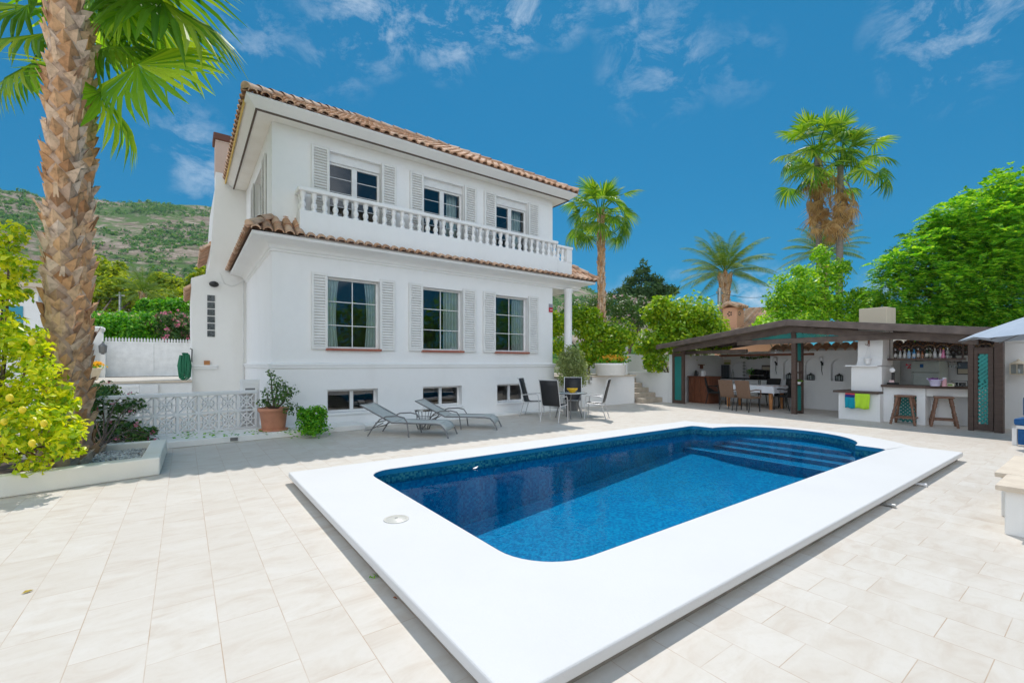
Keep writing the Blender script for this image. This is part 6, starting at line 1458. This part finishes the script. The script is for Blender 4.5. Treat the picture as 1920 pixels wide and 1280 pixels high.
def trunk_boots(mb, axis, rad, h0, h1, rows, cols, out=.07, seed=1):
    rr = random.Random(seed)
    mb.tube([axis(h0+(h1-h0)*k/24) for k in range(25)], [rad(k/24)*.93 for k in range(25)], 20)
    dh = (h1-h0)/rows
    for i in range(rows):
        for j in range(cols):
            a = 2*PI*(j+(i % 2)*.5+i*.11)/cols+rr.uniform(-.22, .22); h = h0+dh*(i+rr.uniform(-.35, .35)); t = (h-h0)/(h1-h0); r = rad(min(1, max(0, t)))
            w = PI/cols*rr.uniform(.8, 1.15); hh = dh*rr.uniform(1.4, 2.3); o = out*rr.uniform(.45, 1.5)
            c = axis(h); C2 = axis(h+hh*.5); T = axis(h+hh)
            P = lambda cc, an, q: cc+Vector((math.cos(an), math.sin(an), 0))*q
            mb.add([P(c, a, r*.97), P(C2, a-w, r*.97), P(C2, a, r+o*.55), P(C2, a+w, r*.97), P(T, a+rr.uniform(-.04, .04), r+o), P(T-Vector((0, 0, .012)), a, r+o*.2)],
                   [(0, 2, 1), (0, 3, 2), (1, 2, 4), (2, 3, 4), (1, 4, 5), (4, 3, 5)])
            if rr.random() < .16:   # old split stub standing out
                q = P(C2, a, r+o*.4); e = P(T, a+rr.uniform(-.1, .1), r+o*1.6)+Vector((0, 0, rr.uniform(.02, .12))); tw = Vector((-math.sin(a), math.cos(a), 0))*.028
                mb.add([q-tw, q+tw, e+tw*.6, e-tw*.6], [(0, 1, 2, 3)])
# the near palm: thick shaggy trunk, crown above the picture
def near_palm(name, label, base, top, r0, rtop, rows, cols, fronds, n, crown_c, seed, group, Rr=1.15, Lp=1.05):
    base, top = Vector(base), Vector(top); t = thing(name, label, 'palm tree', base, 0, group)
    ax = lambda h: base.lerp(top, h/(top.z-base.z))
    mb = MB(); trunk_boots(mb, lambda h: ax(h), lambda q: r0*(1+.28*max(0, .12-q)/.12+.9*max(0, .03-q)/.03)*(1-q)+rtop*q, .0, top.z-base.z, rows, cols, .058, seed); mb.build('trunk', M['boots'], t, True)
    for k, (az, el, lp, R_, dr) in enumerate(fronds):
        f = MB(); fan_frond(f, crown_c+Vector((math.cos(az)*.2, math.sin(az)*.2, R.uniform(-.15, .15))), az, el, lp, R_, n, droop=dr, spread=R.uniform(135, 160))
        f.build('frond', M['fanlight' if k % 3 == 0 else 'fan'], t, True)
    return t
def spin(n, els, seed, Lp, Rr):
    r = random.Random(seed); o = []
    for i in range(n):
        q = i/n; o.append((i*2.39996+r.uniform(-.2, .2), math.radians(els[0]+(els[1]-els[0])*q+r.uniform(-6, 6)), Lp*r.uniform(.85, 1.15), Rr*r.uniform(.9, 1.1), .18+.45*q))
    return o
gP = 'shaggy fan palms in the planting bed'
near_palm('fan_palm', 'thick shaggy fan palm trunk nearest the camera at the left edge', (-1.31, 8.05, .05), (-1.17, 8.02, 9.0), .138, .19, 78, 5, spin(18, (75, 8), 3, 1.1, 1.15), 30, Vector((-1.15, 8.0, 9.3)), 5, gP)
p2 = near_palm('fan_palm', 'fan palm behind the thickest trunk, its green crown at the upper left', (-1.235, 8.98, .05), (-1.23, 9.22, 6.55),   .13, .15, 60, 5, spin(9, (82, 25), 8, 1.0, 1.1), 32, Vector((-1.20, 9.25, 6.85)), 9, gP)
UPc = Vector((0, 0, 1)); RV = Vector((RT[0], RT[1], 0)); FV = Vector((FW[0], FW[1], 0))
def placed_fan(px, py, D, adir, Rpx, droop, nrm, n=34, spread=140, mt='fanlight'):
    """a frond the photo shows clearly: hub position, axis and normal given along the viewer's right, up and toward directions"""
    h = onD(px, py, D); ax = RV*adir[0]+UPc*adir[1]-FV*adir[2]; nr = RV*nrm[0]+UPc*nrm[1]-FV*nrm[2]
    f = MB(); cc = Vector((-1.20, 9.25, 6.75)); petiole(f, cc, h, .08, .028, .018); fan_blade(f, frame_from(h, ax, nr), Rpx*D/FPX, n, spread=spread, droop=droop, fused=.62, pleat=.035)
    f.build('frond', M[mt], p2, True)
placed_fan(258, 122, 6.9, (1, -.12, .25), 150, .22, (.05, .55, .95))
placed_fan(305, 2, 7.0, (.85, -.45, .1), 150, .35, (.35, .8, .45), mt='fan')
placed_fan(190, 172, 6.8, (.75, -.75, .2), 125, .45, (.75, .55, -.1), spread=100)
placed_fan(238, 18, 6.6, (.15, -.9, .5), 82, .25, (.1, .35, .9))
placed_fan(88, 62, 7.0, (-1, -.05, .1), 120, .3, (-.1, .8, .6), mt='fan')
placed_fan(60, 118, 7.1, (-.9, -.5, .2), 105, .45, (-.3, .7, .6), mt='fan')
placed_fan(50, 12, 7.3, (-.9, .3, 0), 120, .35, (0, .8, .6), mt='fan')
placed_fan(205, 88, 7.3, (.7, .35, -.3), 105, .4, (-.2, .8, .5), mt='fan')
placed_fan(100, 150, 7.4, (-.5, -.85, -.1), 95, .5, (-.6, .4, .4), mt='fan', spread=95)
placed_fan(180, 35, 7.5, (.3, .9, -.2), 120, .3, (0, .2, .9), mt='fan')
def fan_palm(label, px, py_base, D, py_crown, r_tr, n_green, Rr, Lp, nseg, dead=0, els=(80, -45), tm='boots', seed=1, group=None, px_top=None):
    g = onD(px, 600, D); c = onD(px_top or px, py_crown, D); base = Vector((g.x, g.y, 0)); t = thing('fan_palm', label, 'palm tree', base, 0, group)
    top = Vector((c.x, c.y, c.z)); mb = MB()
    if tm == 'boots': trunk_boots(mb, lambda h: base.lerp(top, h/top.z), lambda q: r_tr*(1-.15*q), 0, top.z, int(top.z/.19), 9, .06, seed)
    else: mb.tube([base.lerp(top, k/10) for k in range(11)], [r_tr*(1.15-.3*k/10) for k in range(11)], 12)
    mb.build('trunk', M[tm], t, True)
    cr = MB(); rs = spin(n_green, els, seed, Lp, Rr)
    for az, el, lp, R_, dr in rs: fan_frond(cr, top+Vector((math.cos(az)*.1, math.sin(az)*.1, R.uniform(-.1, .2))), az, el, lp*R.uniform(.75, 1.25), R_*R.uniform(.8, 1.1), nseg, droop=dr*.75, spread=R.uniform(75, 112), fused=.42)
    cr.build('crown', M['fan'], t, True)
    if dead:
        dm = MB(); r = random.Random(seed+50)
        for i in range(dead):
            az = i*2.39996; el = math.radians(r.uniform(-87, -54)); fan_frond(dm, top+Vector((0, 0, r.uniform(-2.6, -.1))), az, el, Lp*r.uniform(.4, 1.05), Rr*r.uniform(.6, .95), max(10, nseg-6), droop=r.uniform(.3, .8), fused=.3, tipw=.18, spread=r.uniform(35, 70))
        dm.build('dead_skirt', M['deadfan'], t, True)
    return t
fan_palm('single fan palm with a bushy green head beside the villa roof', 1130, 600, 20, 402, .155, 36, .85, .95, 22, 0, (82, -45), 'boots', 21, px_top=1126)
gW = 'tall twin fan palms with dry brown skirts'
fan_palm('left one of the tall twin palms with brown dead leaves hanging', 1541, 500, 24.5, 290, .15, 26, 1.1, 1.5, 20, 40, (85, -30), 'greytrunk', 31, gW, px_top=1532)
fan_palm('right one of the tall twin palms with brown dead leaves hanging', 1572, 500, 23.5, 310, .16, 24, 1.1, 1.4, 20, 40, (85, -32), 'greytrunk', 37, gW, px_top=1576)
def date_palm(label, px, D, py_crown, r_tr, n, L, seed, tm='boots', up=80, lo=-12, hide=False):
    rr = random.Random(seed); g = onD(px, 600, D); c = onD(px, py_crown, D); base = Vector((g.x, g.y, 0)); top = Vector((c.x, c.y, c.z))
    t = thing('date_palm', label, 'palm tree', base)
    mb = MB(); trunk_boots(mb, lambda h: base.lerp(top, h/top.z), lambda q: r_tr*(1+.5*max(0, q-.85)/.15), 0, top.z-.1, int(top.z/.22), 8, .05, seed); mb.build('trunk', M[tm], t, True)
    V = []; F = []
    for i in range(n):
        q = i/n; az = i*2.39996+rr.uniform(-.2, .2); el = math.radians(up+(lo-up)*q); d = Vector((math.cos(az)*math.cos(el), math.sin(az)*math.cos(el), math.sin(el)))
        Lf = L*rr.uniform(.85, 1.1); K = 34; p = top.copy(); prev = None; side = Vector((-math.sin(az), math.cos(az), 0))
        for k in range(K):
            f = k/K; dd = (d+Vector((0, 0, -1))*(.95*f**1.6)).normalized(); p2 = p+dd*(Lf/K)
            nr = side.cross(dd)
            # rachis sliver
            b = len(V); w = .02*(1-f)+.004; V += [p-side*w, p+side*w, p2+side*w, p2-side*w]; F.append((b, b+1, b+2, b+3))
            if k > 4:
                ll = L*.19*math.sin(PI*min(1, .12+f*.9))**.7
                for s in (-1, 1):
                    e = p2+(side*s*.75+dd*.62+nr*.42).normalized()*ll-Vector((0, 0, .06*ll)); wv = dd*.020*L/2.6
                    b = len(V); V += [p2-wv, p2+wv, p2.lerp(e, .6)+wv*.8, e]; F.append((b, b+1, b+2, b+3))
            p = p2
    arr_mesh('crown', [tuple(v) for v in V], F, M['date'], t, True); return t
date_palm('date palm with long arching feathery fronds above the green hedge', 1359, 26, 512, .28, 46, 2.9, 3)
date_palm('low date palm crown showing behind the twin palm trunks', 1545, 30, 475, .25, 40, 2.8, 6)

# ================================================================ trees and shrubs
# lemon tree at the left edge
lc = [CL(-45, 500, 5.2, 90), CL(18, 450, 5.3, 40), CL(5, 560, 5.1, 45), CL(5, 640, 5.1, 95), CL(40, 740, 5.0, 85), CL(95, 790, 5.0, 72), CL(25, 830, 4.95, 70), CL(130, 825, 5.05, 42), CL(-70, 700, 5.1, 110), CL(60, 660, 5.05, 48), CL(25, 490, 5.1, 34)]
lt = thing('lemon_tree', 'yellow green lemon tree with ripe lemons at the left edge', 'lemon tree', (-1.9, 7.75, .1))
cl = sub_clumps(lc, 6, (.25, .42))+[(c[0], c[1], c[2], c[3]*.6, .8) for c in lc]
crown('crown', cl, 8200, .085, M['lemonleaf'], lt, .5, .5, .8, .12)
b = MB(); limbs(b, (-1.9, 7.75, .1), .06, lc, 10); b.build('trunk', M['bark'], lt, True)
for i, (px, py) in enumerate(((60, 640), (42, 768), (82, 793), (18, 745), (60, 830), (5, 830), (8, 790))):
    q = onD(px, py, 4.62+.05*(i % 3)); le = MB(); le.lathe([(.004, -.042), (.016, -.036), (.029, -.015), (.030, .007), (.022, .027), (.010, .035), (0, .038)], n=14, caps=False)
    o = le.build('lemon', M['lemon'], lt); o.location = Vector((q.x, q.y, q.z))-Vector((-1.9, 7.75, .1))
# bougainvillea in the bed
bc = [CL(168, 755, 7.6, 30), CL(160, 808, 7.5, 32), CL(205, 765, 7.9, 42), CL(180, 820, 7.7, 42), CL(230, 815, 7.8, 36), CL(265, 818, 7.7, 26), CL(190, 735, 8.2, 26), CL(250, 755, 8.0, 20)]
bt = bush('bougainvillea', 'dark straggly bougainvillea with pink flowers in the planting bed', 'shrub', (-.98, 8.6, .13), bc, 5200, .072, 'darkleaf', .03, None, ('pink', 46, .045), 6, .6)
b = MB()
for px, py, D in ((285, 823, 7.5), (292, 818, 7.7), (235, 735, 8.3), (270, 752, 8.0), (262, 835, 7.5)):
    e = onD(px, py, D); a = Vector((-.95, 8.5, .3)); b.tube([a, a.lerp(e, .5)+Vector((0, 0, .18)), e], [.012, .008, .004], 5)
b.build('stem', M['bark'], bt, True)
# big potted jade like bush and vine bush
pb = onZ(513, 806, .115); jp = thing('potted_bush', 'leggy shrub in a large terracotta pot by the villa corner', 'potted plant', (pb.x, pb.y, .117))
MB().lathe([(.205, 0), (.21, .03), (.25, .36), (.27, .38), (.285, .40), (.285, .45), (.255, .45), (.24, .40), (0, .39)], n=32).build('pot', M['terracotta'], jp, bevel=0)
MB().lathe([(.26, -.001), (.27, .01), (.27, .03), (.2, .03)], n=28).build('saucer', M['terracotta'], jp)
w0 = Vector((pb.x, pb.y, .117)); ctr = [CL(497, 752, 8.9, 14), CL(520, 720, 9.0, 18), CL(540, 735, 9.1, 18), CL(545, 765, 8.9, 16), CL(508, 700, 9.0, 9), CL(525, 745, 8.8, 20), CL(500, 735, 8.9, 10)]
b = MB()
for c in ctr: e = Vector(c[:3]); a = w0+Vector((R.uniform(-.03, .03), 0, .39)); b.tube([a, a.lerp(e, .45)+Vector(((e.x-a.x)*.25, 0, 0)), e], [.028, .018, .006], 6)
b.build('stem', M['bark'], jp, True); crown('foliage', ctr, 900, .055, M['darkleaf'], jp, .6, .5, .8)
vb = onD(586, 790, 8.95); vl = [CL(586, 782, 8.95, 24), CL(575, 792, 8.9, 20), CL(597, 795, 8.85, 20), CL(570, 775, 9.0, 14), CL(598, 770, 8.95, 14), CL(585, 808, 8.8, 16, .4)]
vt = bush('trailing_shrub', 'low mound of bright green trailing leaves beside the terracotta pot', 'shrub', (vb.x, vb.y, .1), vl, 3000, .05, 'green', .02, None, None, 5, .8)
P = []
for k in range(260):
    px = R.uniform(250, 600) if k > 90 else R.uniform(535, 625); py = 812-(px-440)*.035+R.uniform(-6, 6) if k > 90 else R.uniform(800, 822); q = onZ(px, min(py, 823), .13); P.append((q.x+R.uniform(-.04, .04), q.y, .125+R.uniform(0, .04)))
V, F = leaf_quads(np.array(P), rand_dirs(len(P))*.5+np.array([0, 0, 1]), .055, .7); arr_mesh('trailing_leaves', V, F, M['green'], vt, True)
# olive bush in a pot beside the patio set
ob = Vector((9.75, 10.15, 0)); oc = [(9.75, 10.2, 1.45, .40, 1), (9.5, 10.15, 1.15, .34, 1), (10.0, 10.1, 1.2, .36, 1), (9.65, 10.15, 1.8, .26, 1), (9.95, 10.2, 1.65, .30, 1), (9.4, 10.2, 1.5, .22, 1), (10.1, 10.1, .95, .26, .9), (9.55, 10.1, .85, .26, .9), (9.75, 10.05, 1.15, .36, 1), (9.6, 10.05, 1.45, .3, 1)]
ot = bush('potted_olive_bush', 'olive green fine leaved bush in a pot at the villa corner', 'potted plant', ob, oc, 9500, .085, 'olive', .03, None, None, 6, .32, .4)
MB().lathe([(.18, 0), (.22, .3), (.24, .32), (.24, .36), (.2, .36)], n=24).build('pot', M['metal'], ot)
# terrace shrubs and the hedge of bushes behind
bush('yellow_green_shrub', 'yellow green shrub between the porch column and the terrace planter', 'shrub', (12.9, 12.5, TZ), [CL(1130, 640, 16.8, 44), CL(1105, 610, 17.2, 34), CL(1160, 625, 17, 34), CL(1150, 665, 16.6, 30), CL(1110, 665, 16.6, 28), CL(1048, 610, 17.5, 26), CL(1050, 650, 17.5, 22), CL(1085, 590, 17.6, 26)], 10875, .13, 'yellowgreen', .06, None, None, 7, .6)
bush('oleander', 'tall oleander with pale pink flowers behind the yellow green shrub', 'shrub', (15.5, 15.2, .2), [CL(1080, 585, 20.5, 30), CL(1120, 575, 21, 30), CL(1165, 580, 21, 34), CL(1190, 600, 20.5, 30), CL(1195, 570, 21.5, 22), CL(1060, 600, 21, 26)], 8700, .15, 'darkleaf', .06, None, ('palepink', 120, .10), 6, .3)
bush('round_shrub', 'large bright green rounded shrub beside the garden steps', 'shrub', (17.2, 12.2, .3), [CL(1250, 590, 18.6, 42), CL(1300, 590, 18.4, 46), CL(1225, 640, 18.2, 34), CL(1275, 640, 18, 48), CL(1325, 630, 18.2, 40), CL(1340, 610, 18.5, 26), CL(1228, 680, 17.4, 22)], 18125, .15, 'yellowgreen', .09, None, None, 7, .6)
bush('dark_conifer', 'dark green conifer with drooping layered branches against the sky', 'conifer', (26.5, 22.5, 0), [CL(1205, 550, 34, 38, .6), CL(1170, 552, 34, 28, .5), CL(1240, 548, 34, 28, .5), CL(1205, 518, 34, 18), CL(1208, 500, 34, 9, 1.6), CL(1230, 525, 34, 14), CL(1180, 528, 34, 13), CL(1205, 575, 34, 50, .6)], 7540, .42, 'conifer', .2, None, None, 9, .22, .1)
bush('feathery_tree', 'bright lime green young tree in front of the twin palms', 'tree', (18.9, 8.4, 0), [CL(1490, 540, 20, 46), CL(1545, 520, 20, 40), CL(1525, 570, 19.6, 56), CL(1470, 575, 19.8, 36), CL(1580, 570, 19.8, 30), CL(1455, 605, 19.4, 30), CL(1540, 480, 20.2, 20), CL(1575, 500, 20.2, 18), CL(1430, 620, 19, 24), CL(1500, 605, 19, 40)], 15950, .15, 'bright', .1, None, None, 8, .5)
bush('small_tree', 'light green leafy tree between the chimney and the big feathery tree', 'tree', (19.5, 6.4, 0), [CL(1625, 580, 18.8, 34), CL(1660, 590, 18.6, 30), CL(1600, 595, 18.8, 26), CL(1640, 560, 19, 20), CL(1690, 605, 18.4, 24), CL(1610, 550, 19.5, 16)], 7975, .14, 'bright', .07, None, None, 8, .5)
# the big feathery tree at the right: pinnate sprays
ft = thing('mimosa_tree', 'large spreading feathery leaved tree filling the right edge', 'tree', (24.0, 4.0, 0))
fc = [CL(1850, 420, 17.5, 75), CL(1790, 440, 17.4, 60), CL(1900, 380, 17.6, 70), CL(1740, 480, 17.2, 50), CL(1700, 500, 17.0, 38), CL(1820, 510, 16.8, 75), CL(1760, 540, 16.7, 55), CL(1900, 480, 16.6, 80), CL(1680, 540, 17, 34), CL(1715, 575, 16.8, 34), CL(1830, 585, 16.6, 50), CL(1900, 570, 16.5, 60), CL(1960, 450, 17.5, 90), CL(1980, 560, 17, 80), CL(1770, 590, 16.6, 34), CL(1665, 500, 17, 18), CL(1755, 430, 17.4, 26)]
fcs = sub_clumps(fc, 7, (.28, .45))+fc
for c in fc[:9]+fc[12:]:
    for i in range(5):
        d_ = rand_dirs(1)[0]; q_ = c[3]*R.uniform(.95, 1.22); fcs.append((c[0]+d_[0]*q_, c[1]+d_[1]*q_, c[2]+d_[2]*q_*.85, c[3]*R.uniform(.12, .22), .7))
P, d = clump_points(fcs, 10500, .6)
hd = d.copy(); hd[:, 2] = hd[:, 2]*.4+.05; hd = norm(hd+rand_dirs(len(P))*.5)
K = 7; Vs = []; Ls = rng.uniform(.34, .62, len(P))
sidev = norm(np.cross(hd, np.array([0, 0, 1.0])+rand_dirs(len(P))*.15)); cen = []; tg = []; nn = []; szs = []
for k in range(K):
    f = (k+.5)/K; q = P+hd*(Ls*f)[:, None]; q[:, 2] -= .55*Ls*f*f
    for s in (-1, 1):
        tdir = norm(sidev*s*.9+hd*.45); ll = Ls*.30*math.sin(PI*(.15+.8*f)); cen.append(q+tdir*(ll*.5)[:, None]); tg.append(tdir); szs.append(ll)
        nz = np.cross(hd, sidev); nz[nz[:, 2] < 0] *= -1; nn.append(nz+rand_dirs(len(P))*.25)
cen, tg, nn, szs = np.concatenate(cen), np.concatenate(tg), np.concatenate(nn), np.concatenate(szs)
V, F = leaf_quads(cen, nn, szs*1.15, .46, tg, .1)
# one tint per spray: join each spray's leaflets by ordering is not needed, leaflets vary
arr_mesh('crown', V, F, M['feather'], ft, True)
b = MB(); limbs(b, (24.0, 4.0, 0), .2, fc, 12, .5); b.build('trunk', M['bark'], ft, True)
# left back: hedge, oleander, pines, palm
bush('clipped_hedge', 'bright green leafy hedge behind the white gate', 'hedge', (-2.6, 30, .8), [CL(px, 612, 24.5, 30, 1.0) for px in (130, 160, 185, 210, 235, 260, 282)]+[CL(px, 632, 24.2, 24) for px in (150, 200, 250)], 12325, .17, 'green', .05, None, None, 5, .6)
bush('oleander', 'dark green oleander with rose pink flowers at the right end of the hedge', 'shrub', (.2, 30.5, .8), [CL(px, 612, 24.9, 27, 1.0) for px in (295, 318, 340, 362)]+[CL(330, 632, 24.6, 24)], 6960, .17, 'darkleaf', .05, None, ('pink', 100, .14), 5, .3)
tw = thing('tile_topped_wall', 'long wall with a pink clay tile top behind the hedge', 'wall', (-2, 35, .5))
b = MB(); b.box(-9, 4, 34.8, 35.1, .3, 4.05); b.build('wall_body', M['cream'], tw, True)
b = MB(); 
for i in range(52): 
    x = -9+.25*i; b.tube([(x, 34.6, 4.06), (x, 35.2, 4.32)], .12, 8)
b.build('tile_coping', M['tile'], tw, True)
gP2 = 'pines below the hillside'
bush('pine_tree', 'large round headed yellow green pine behind the palm trunks', 'pine', (-7, 42, 0), [CL(190, 525, 44, 38), CL(150, 530, 44, 40), CL(225, 540, 43, 36), CL(175, 500, 45, 26), CL(215, 510, 45, 22), CL(255, 560, 43, 26), CL(120, 555, 43, 40), CL(190, 565, 42, 44)], 13050, .42, 'pine', .25, gP2, None, 8, .45)
bush('pine_tree', 'smaller round pine farther right, nearer the villa wing', 'pine', (0, 46, 0), [CL(305, 530, 47, 24), CL(330, 545, 47, 26), CL(290, 555, 46, 26), CL(350, 560, 46, 26), CL(315, 570, 45, 32), CL(375, 525, 48, 18), CL(390, 510, 48, 16)], 10150, .42, 'pine', .22, gP2, None, 8, .45)
bush('garden_hedge', 'dark clipped hedge mass behind the tile topped wall', 'hedge', (-.5, 39, 0), [CL(px, 575, 36, 17, 1.0) for px in (275, 300, 325, 350, 375)]+[CL(px, 590, 36, 17, 1.0) for px in (270, 300, 330, 360)], 8700, .24, 'green', .06, None, None, 4, .6)
date_palm('pale green palm in front of the pines by the pole', 268, 38, 548, .2, 34, 2.6, 14, lo=-25)
# white neighbour house glimpsed at far left
nh = thing('neighbour_house', 'white neighbouring house half hidden by the lemon tree', 'house', (-9.4, 16, 0)); a = onD(-40, 690, 17); c_ = onD(72, 540, 17)
b = MB(); b.box(c_.x-4.0, c_.x, c_.y, c_.y+5, -.05, c_.z); b.build('wall', M['stucco'], nh, True)
b = MB(); b.box(c_.x-4.2, c_.x+.2, c_.y-.3, c_.y+5.2, c_.z, c_.z+.15); b.build('roof', M['capstone'], nh, True)
b = MB(); b.box(c_.x-.9, c_.x-.4, c_.y-.03, c_.y-.002, 2.4, 3.6); b.build('window', pm('turquoise_shutter', (.03, .3, .42), .5), nh, True)
# terracotta house behind the pavilion
ph = thing('pink_house', 'pink tiled house roof with an ornate chimney behind the hedge', 'house', (20, 10, 0))
r0_, r1_ = onD(1362, 618, 22), onD(1450, 585, 24)
a = onD(1340, 640, 21.5); c_ = onD(1490, 640, 21); d_ = onD(1520, 578, 25); e_ = onD(1400, 582, 25.5)
b = MB(); b.add([a, c_, d_, e_, a-Vector((0, 0, 3)), c_-Vector((0, 0, 3)), d_-Vector((0, 0, 4)), e_-Vector((0, 0, 4))], [(4, 5, 1, 0), (5, 6, 2, 1), (6, 7, 3, 2), (7, 4, 0, 3)]); b.build('wall', M['peach'], ph, True)
b = MB(); upv = (e_-a); nl = 22
for i in range(nl):
    p0 = a.lerp(c_, (i+.5)/nl); p1 = e_.lerp(d_, (i+.5)/nl); b.tube([p0+Vector((0, 0, .05)), p1+Vector((0, 0, .05))], .13, 8)
rf2 = b.build('roof', M['tile'], ph, True); b = MB(); b.add([a, c_, d_, e_], [(0, 1, 2, 3)]); b.build('roof_bed', M['tile_bed'], rf2, True)
cz_ = onD(1375, 600, 23); b = MB(); b.box(cz_.x-.36, cz_.x+.36, cz_.y-.36, cz_.y+.36, cz_.z-1.2, cz_.z+.62)
cho2 = b.build('chimney', M['peach'], ph, True, bevel=.02)
b = MB()
for k in range(5):
    for s in (-1, 1): b.tube([(cz_.x-.44+.22*k, cz_.y, cz_.z+.86), (cz_.x-.44+.22*k, cz_.y+s*.5, cz_.z+.63)], .1, 7)
b.build('chimney_tiles', M['tile'], cho2, True)
b = MB(); q = Vector((cz_.x-.365, cz_.y-.365, cz_.z+.3))
for k in range(5): an = 2*PI*k/5; b.box(cz_.x-.08+.09*math.cos(an)-.035, cz_.x-.08+.09*math.cos(an)+.035, cz_.y-.366, cz_.y-.361, cz_.z+.3+.09*math.sin(an)-.035, cz_.z+.3+.09*math.sin(an)+.035)
for k in range(5): an = 2*PI*k/5; b.box(cz_.x-.366, cz_.x-.361, cz_.y-.0+.09*math.cos(an)-.035, cz_.y+.09*math.cos(an)+.035, cz_.z+.3+.09*math.sin(an)-.035, cz_.z+.3+.09*math.sin(an)+.035)
b.build('vent_holes', M['black'], cho2, True)
wh = thing('white_house', 'distant pale house seen between the trees above the pavilion', 'house', onD(1690, 640, 32)); q = onD(1692, 585, 32)
b = MB(); b.box(q.x-1.5, q.x+3, q.y-1.6, q.y+1.6, 0, q.z); b.build('wall', M['cream'], wh, True); b = MB(); b.box(q.x-1.7, q.x+3.2, q.y-1.8, q.y+1.8, q.z, q.z+.18); b.build('roof', M['tile_bed'], wh, True); b = MB(); b.box(q.x-1.53, q.x-1.502, q.y-.5, q.y+.3, q.z-1.6, q.z-.5); b.build('window', M['bluepanel'], wh, True)
# poles and wires
def pole(name, label, px, D, ptop, r): 
    g = onD(px, 600, D); t_ = onD(px, ptop, D); t = thing(name, label, 'utility pole', (g.x, g.y, 0)); MB().tube([(0, 0, 0), (0, 0, t_.z)], r, 10).build('shaft', M['steel'], t); b = MB(); b.box(-.3, .3, -.03, .03, t_.z-.3, t_.z-.2); b.build('crossarm', M['steel'], t); return t_
w1 = pole('utility_pole', 'slim grey utility pole rising in front of the date palm', 1349, 24, 540, .10)
w2 = pole('utility_pole', 'pale grey pole carrying wires above the hedge at left', 225, 37, 548, .09)
def wire(label, a, b_, sag, r=.012):
    a, b_ = Vector(a), Vector(b_); t = MB(); t.tube([a.lerp(b_, k/16)-Vector((0, 0, sag*math.sin(PI*k/16))) for k in range(17)], r, 4); tag(t.build('overhead_wire', M['black']), label, 'wire')
wire('overhead wire from the utility pole to the lime green tree', w1-Vector((0, 0, .25)), onD(1440, 556, 27), .15)
wire('overhead wire running left from the utility pole to the conifer', w1-Vector((0, 0, .25)), onD(1262, 560, 30), .3)
wire('overhead wire sagging across the hillside to the villa chimney', onD(150, 468, 30), onD(405, 494, 22), .3)
wire('upper wire on the pole above the hedge at left', onD(140, 552, 37), onD(380, 562, 36), .25)
wire('lower wire on the pole above the hedge at left', onD(140, 572, 37), onD(380, 576, 36), .25)

# shrubs behind the right hand wall and the planting along the far side of the garden, which the villa's windows mirror
bush('dark_shrub', 'dark green shrub under the big feathery tree behind the white wall', 'shrub', (20.5, 1.5, 0), [CL(px, 600, 17, 34, .9) for px in (1720, 1765, 1810, 1855, 1900, 1945)]+[CL(px, 625, 16.8, 30, .9) for px in (1740, 1800, 1860, 1920)], 7975, .17, 'green', .08, None, None, 5, .5)
bw = thing('boundary_wall', 'peach coloured garden wall along the near side of the garden', 'wall', (10, -10.5, 0))
b = MB(); b.box(-8, 28, -10.7, -10.45, -.03, 2.2); b.build('wall_body', M['peach'], bw, True)
b = MB(); b.box(-8.05, 28.05, -10.75, -10.4, 2.202, 2.28); b.build('cap', M['capstone'], bw, True)
hc = [(x, -12.5+R.uniform(-.6, .6), R.uniform(3.0, 6.2), R.uniform(1.4, 2.0), 1) for x in np.arange(-4, 27, 1.5)]+[(x, -12.3, 2.6, 1.5, 1) for x in np.arange(-4, 27, 2.0)]
bush('tall_hedge', 'tall green hedge trees standing behind the peach garden wall', 'hedge', (11, -12.5, 0), hc, 16000, .34, 'green', .2, None, None, 4, .6)

# ================================================================ the air: pale even haze over the whole place, the sky outside it
m, nt, out = nmat('air')
v = N(nt, 'ShaderNodeVolumePrincipled', {'Color': (0.62, 0.82, 1.0, 1), 'Density': 0.00011, 'Anisotropy': 0.3})
nt.links.new(v.outputs[0], out.inputs['Volume']); M['air'] = m
hz = MB(); hz.box(-850, 850, -850, 850, -1.4, 232)
tag(hz.build('haze', M['air']), 'thin pale haze softening the far hillside', 'haze', kind='stuff')
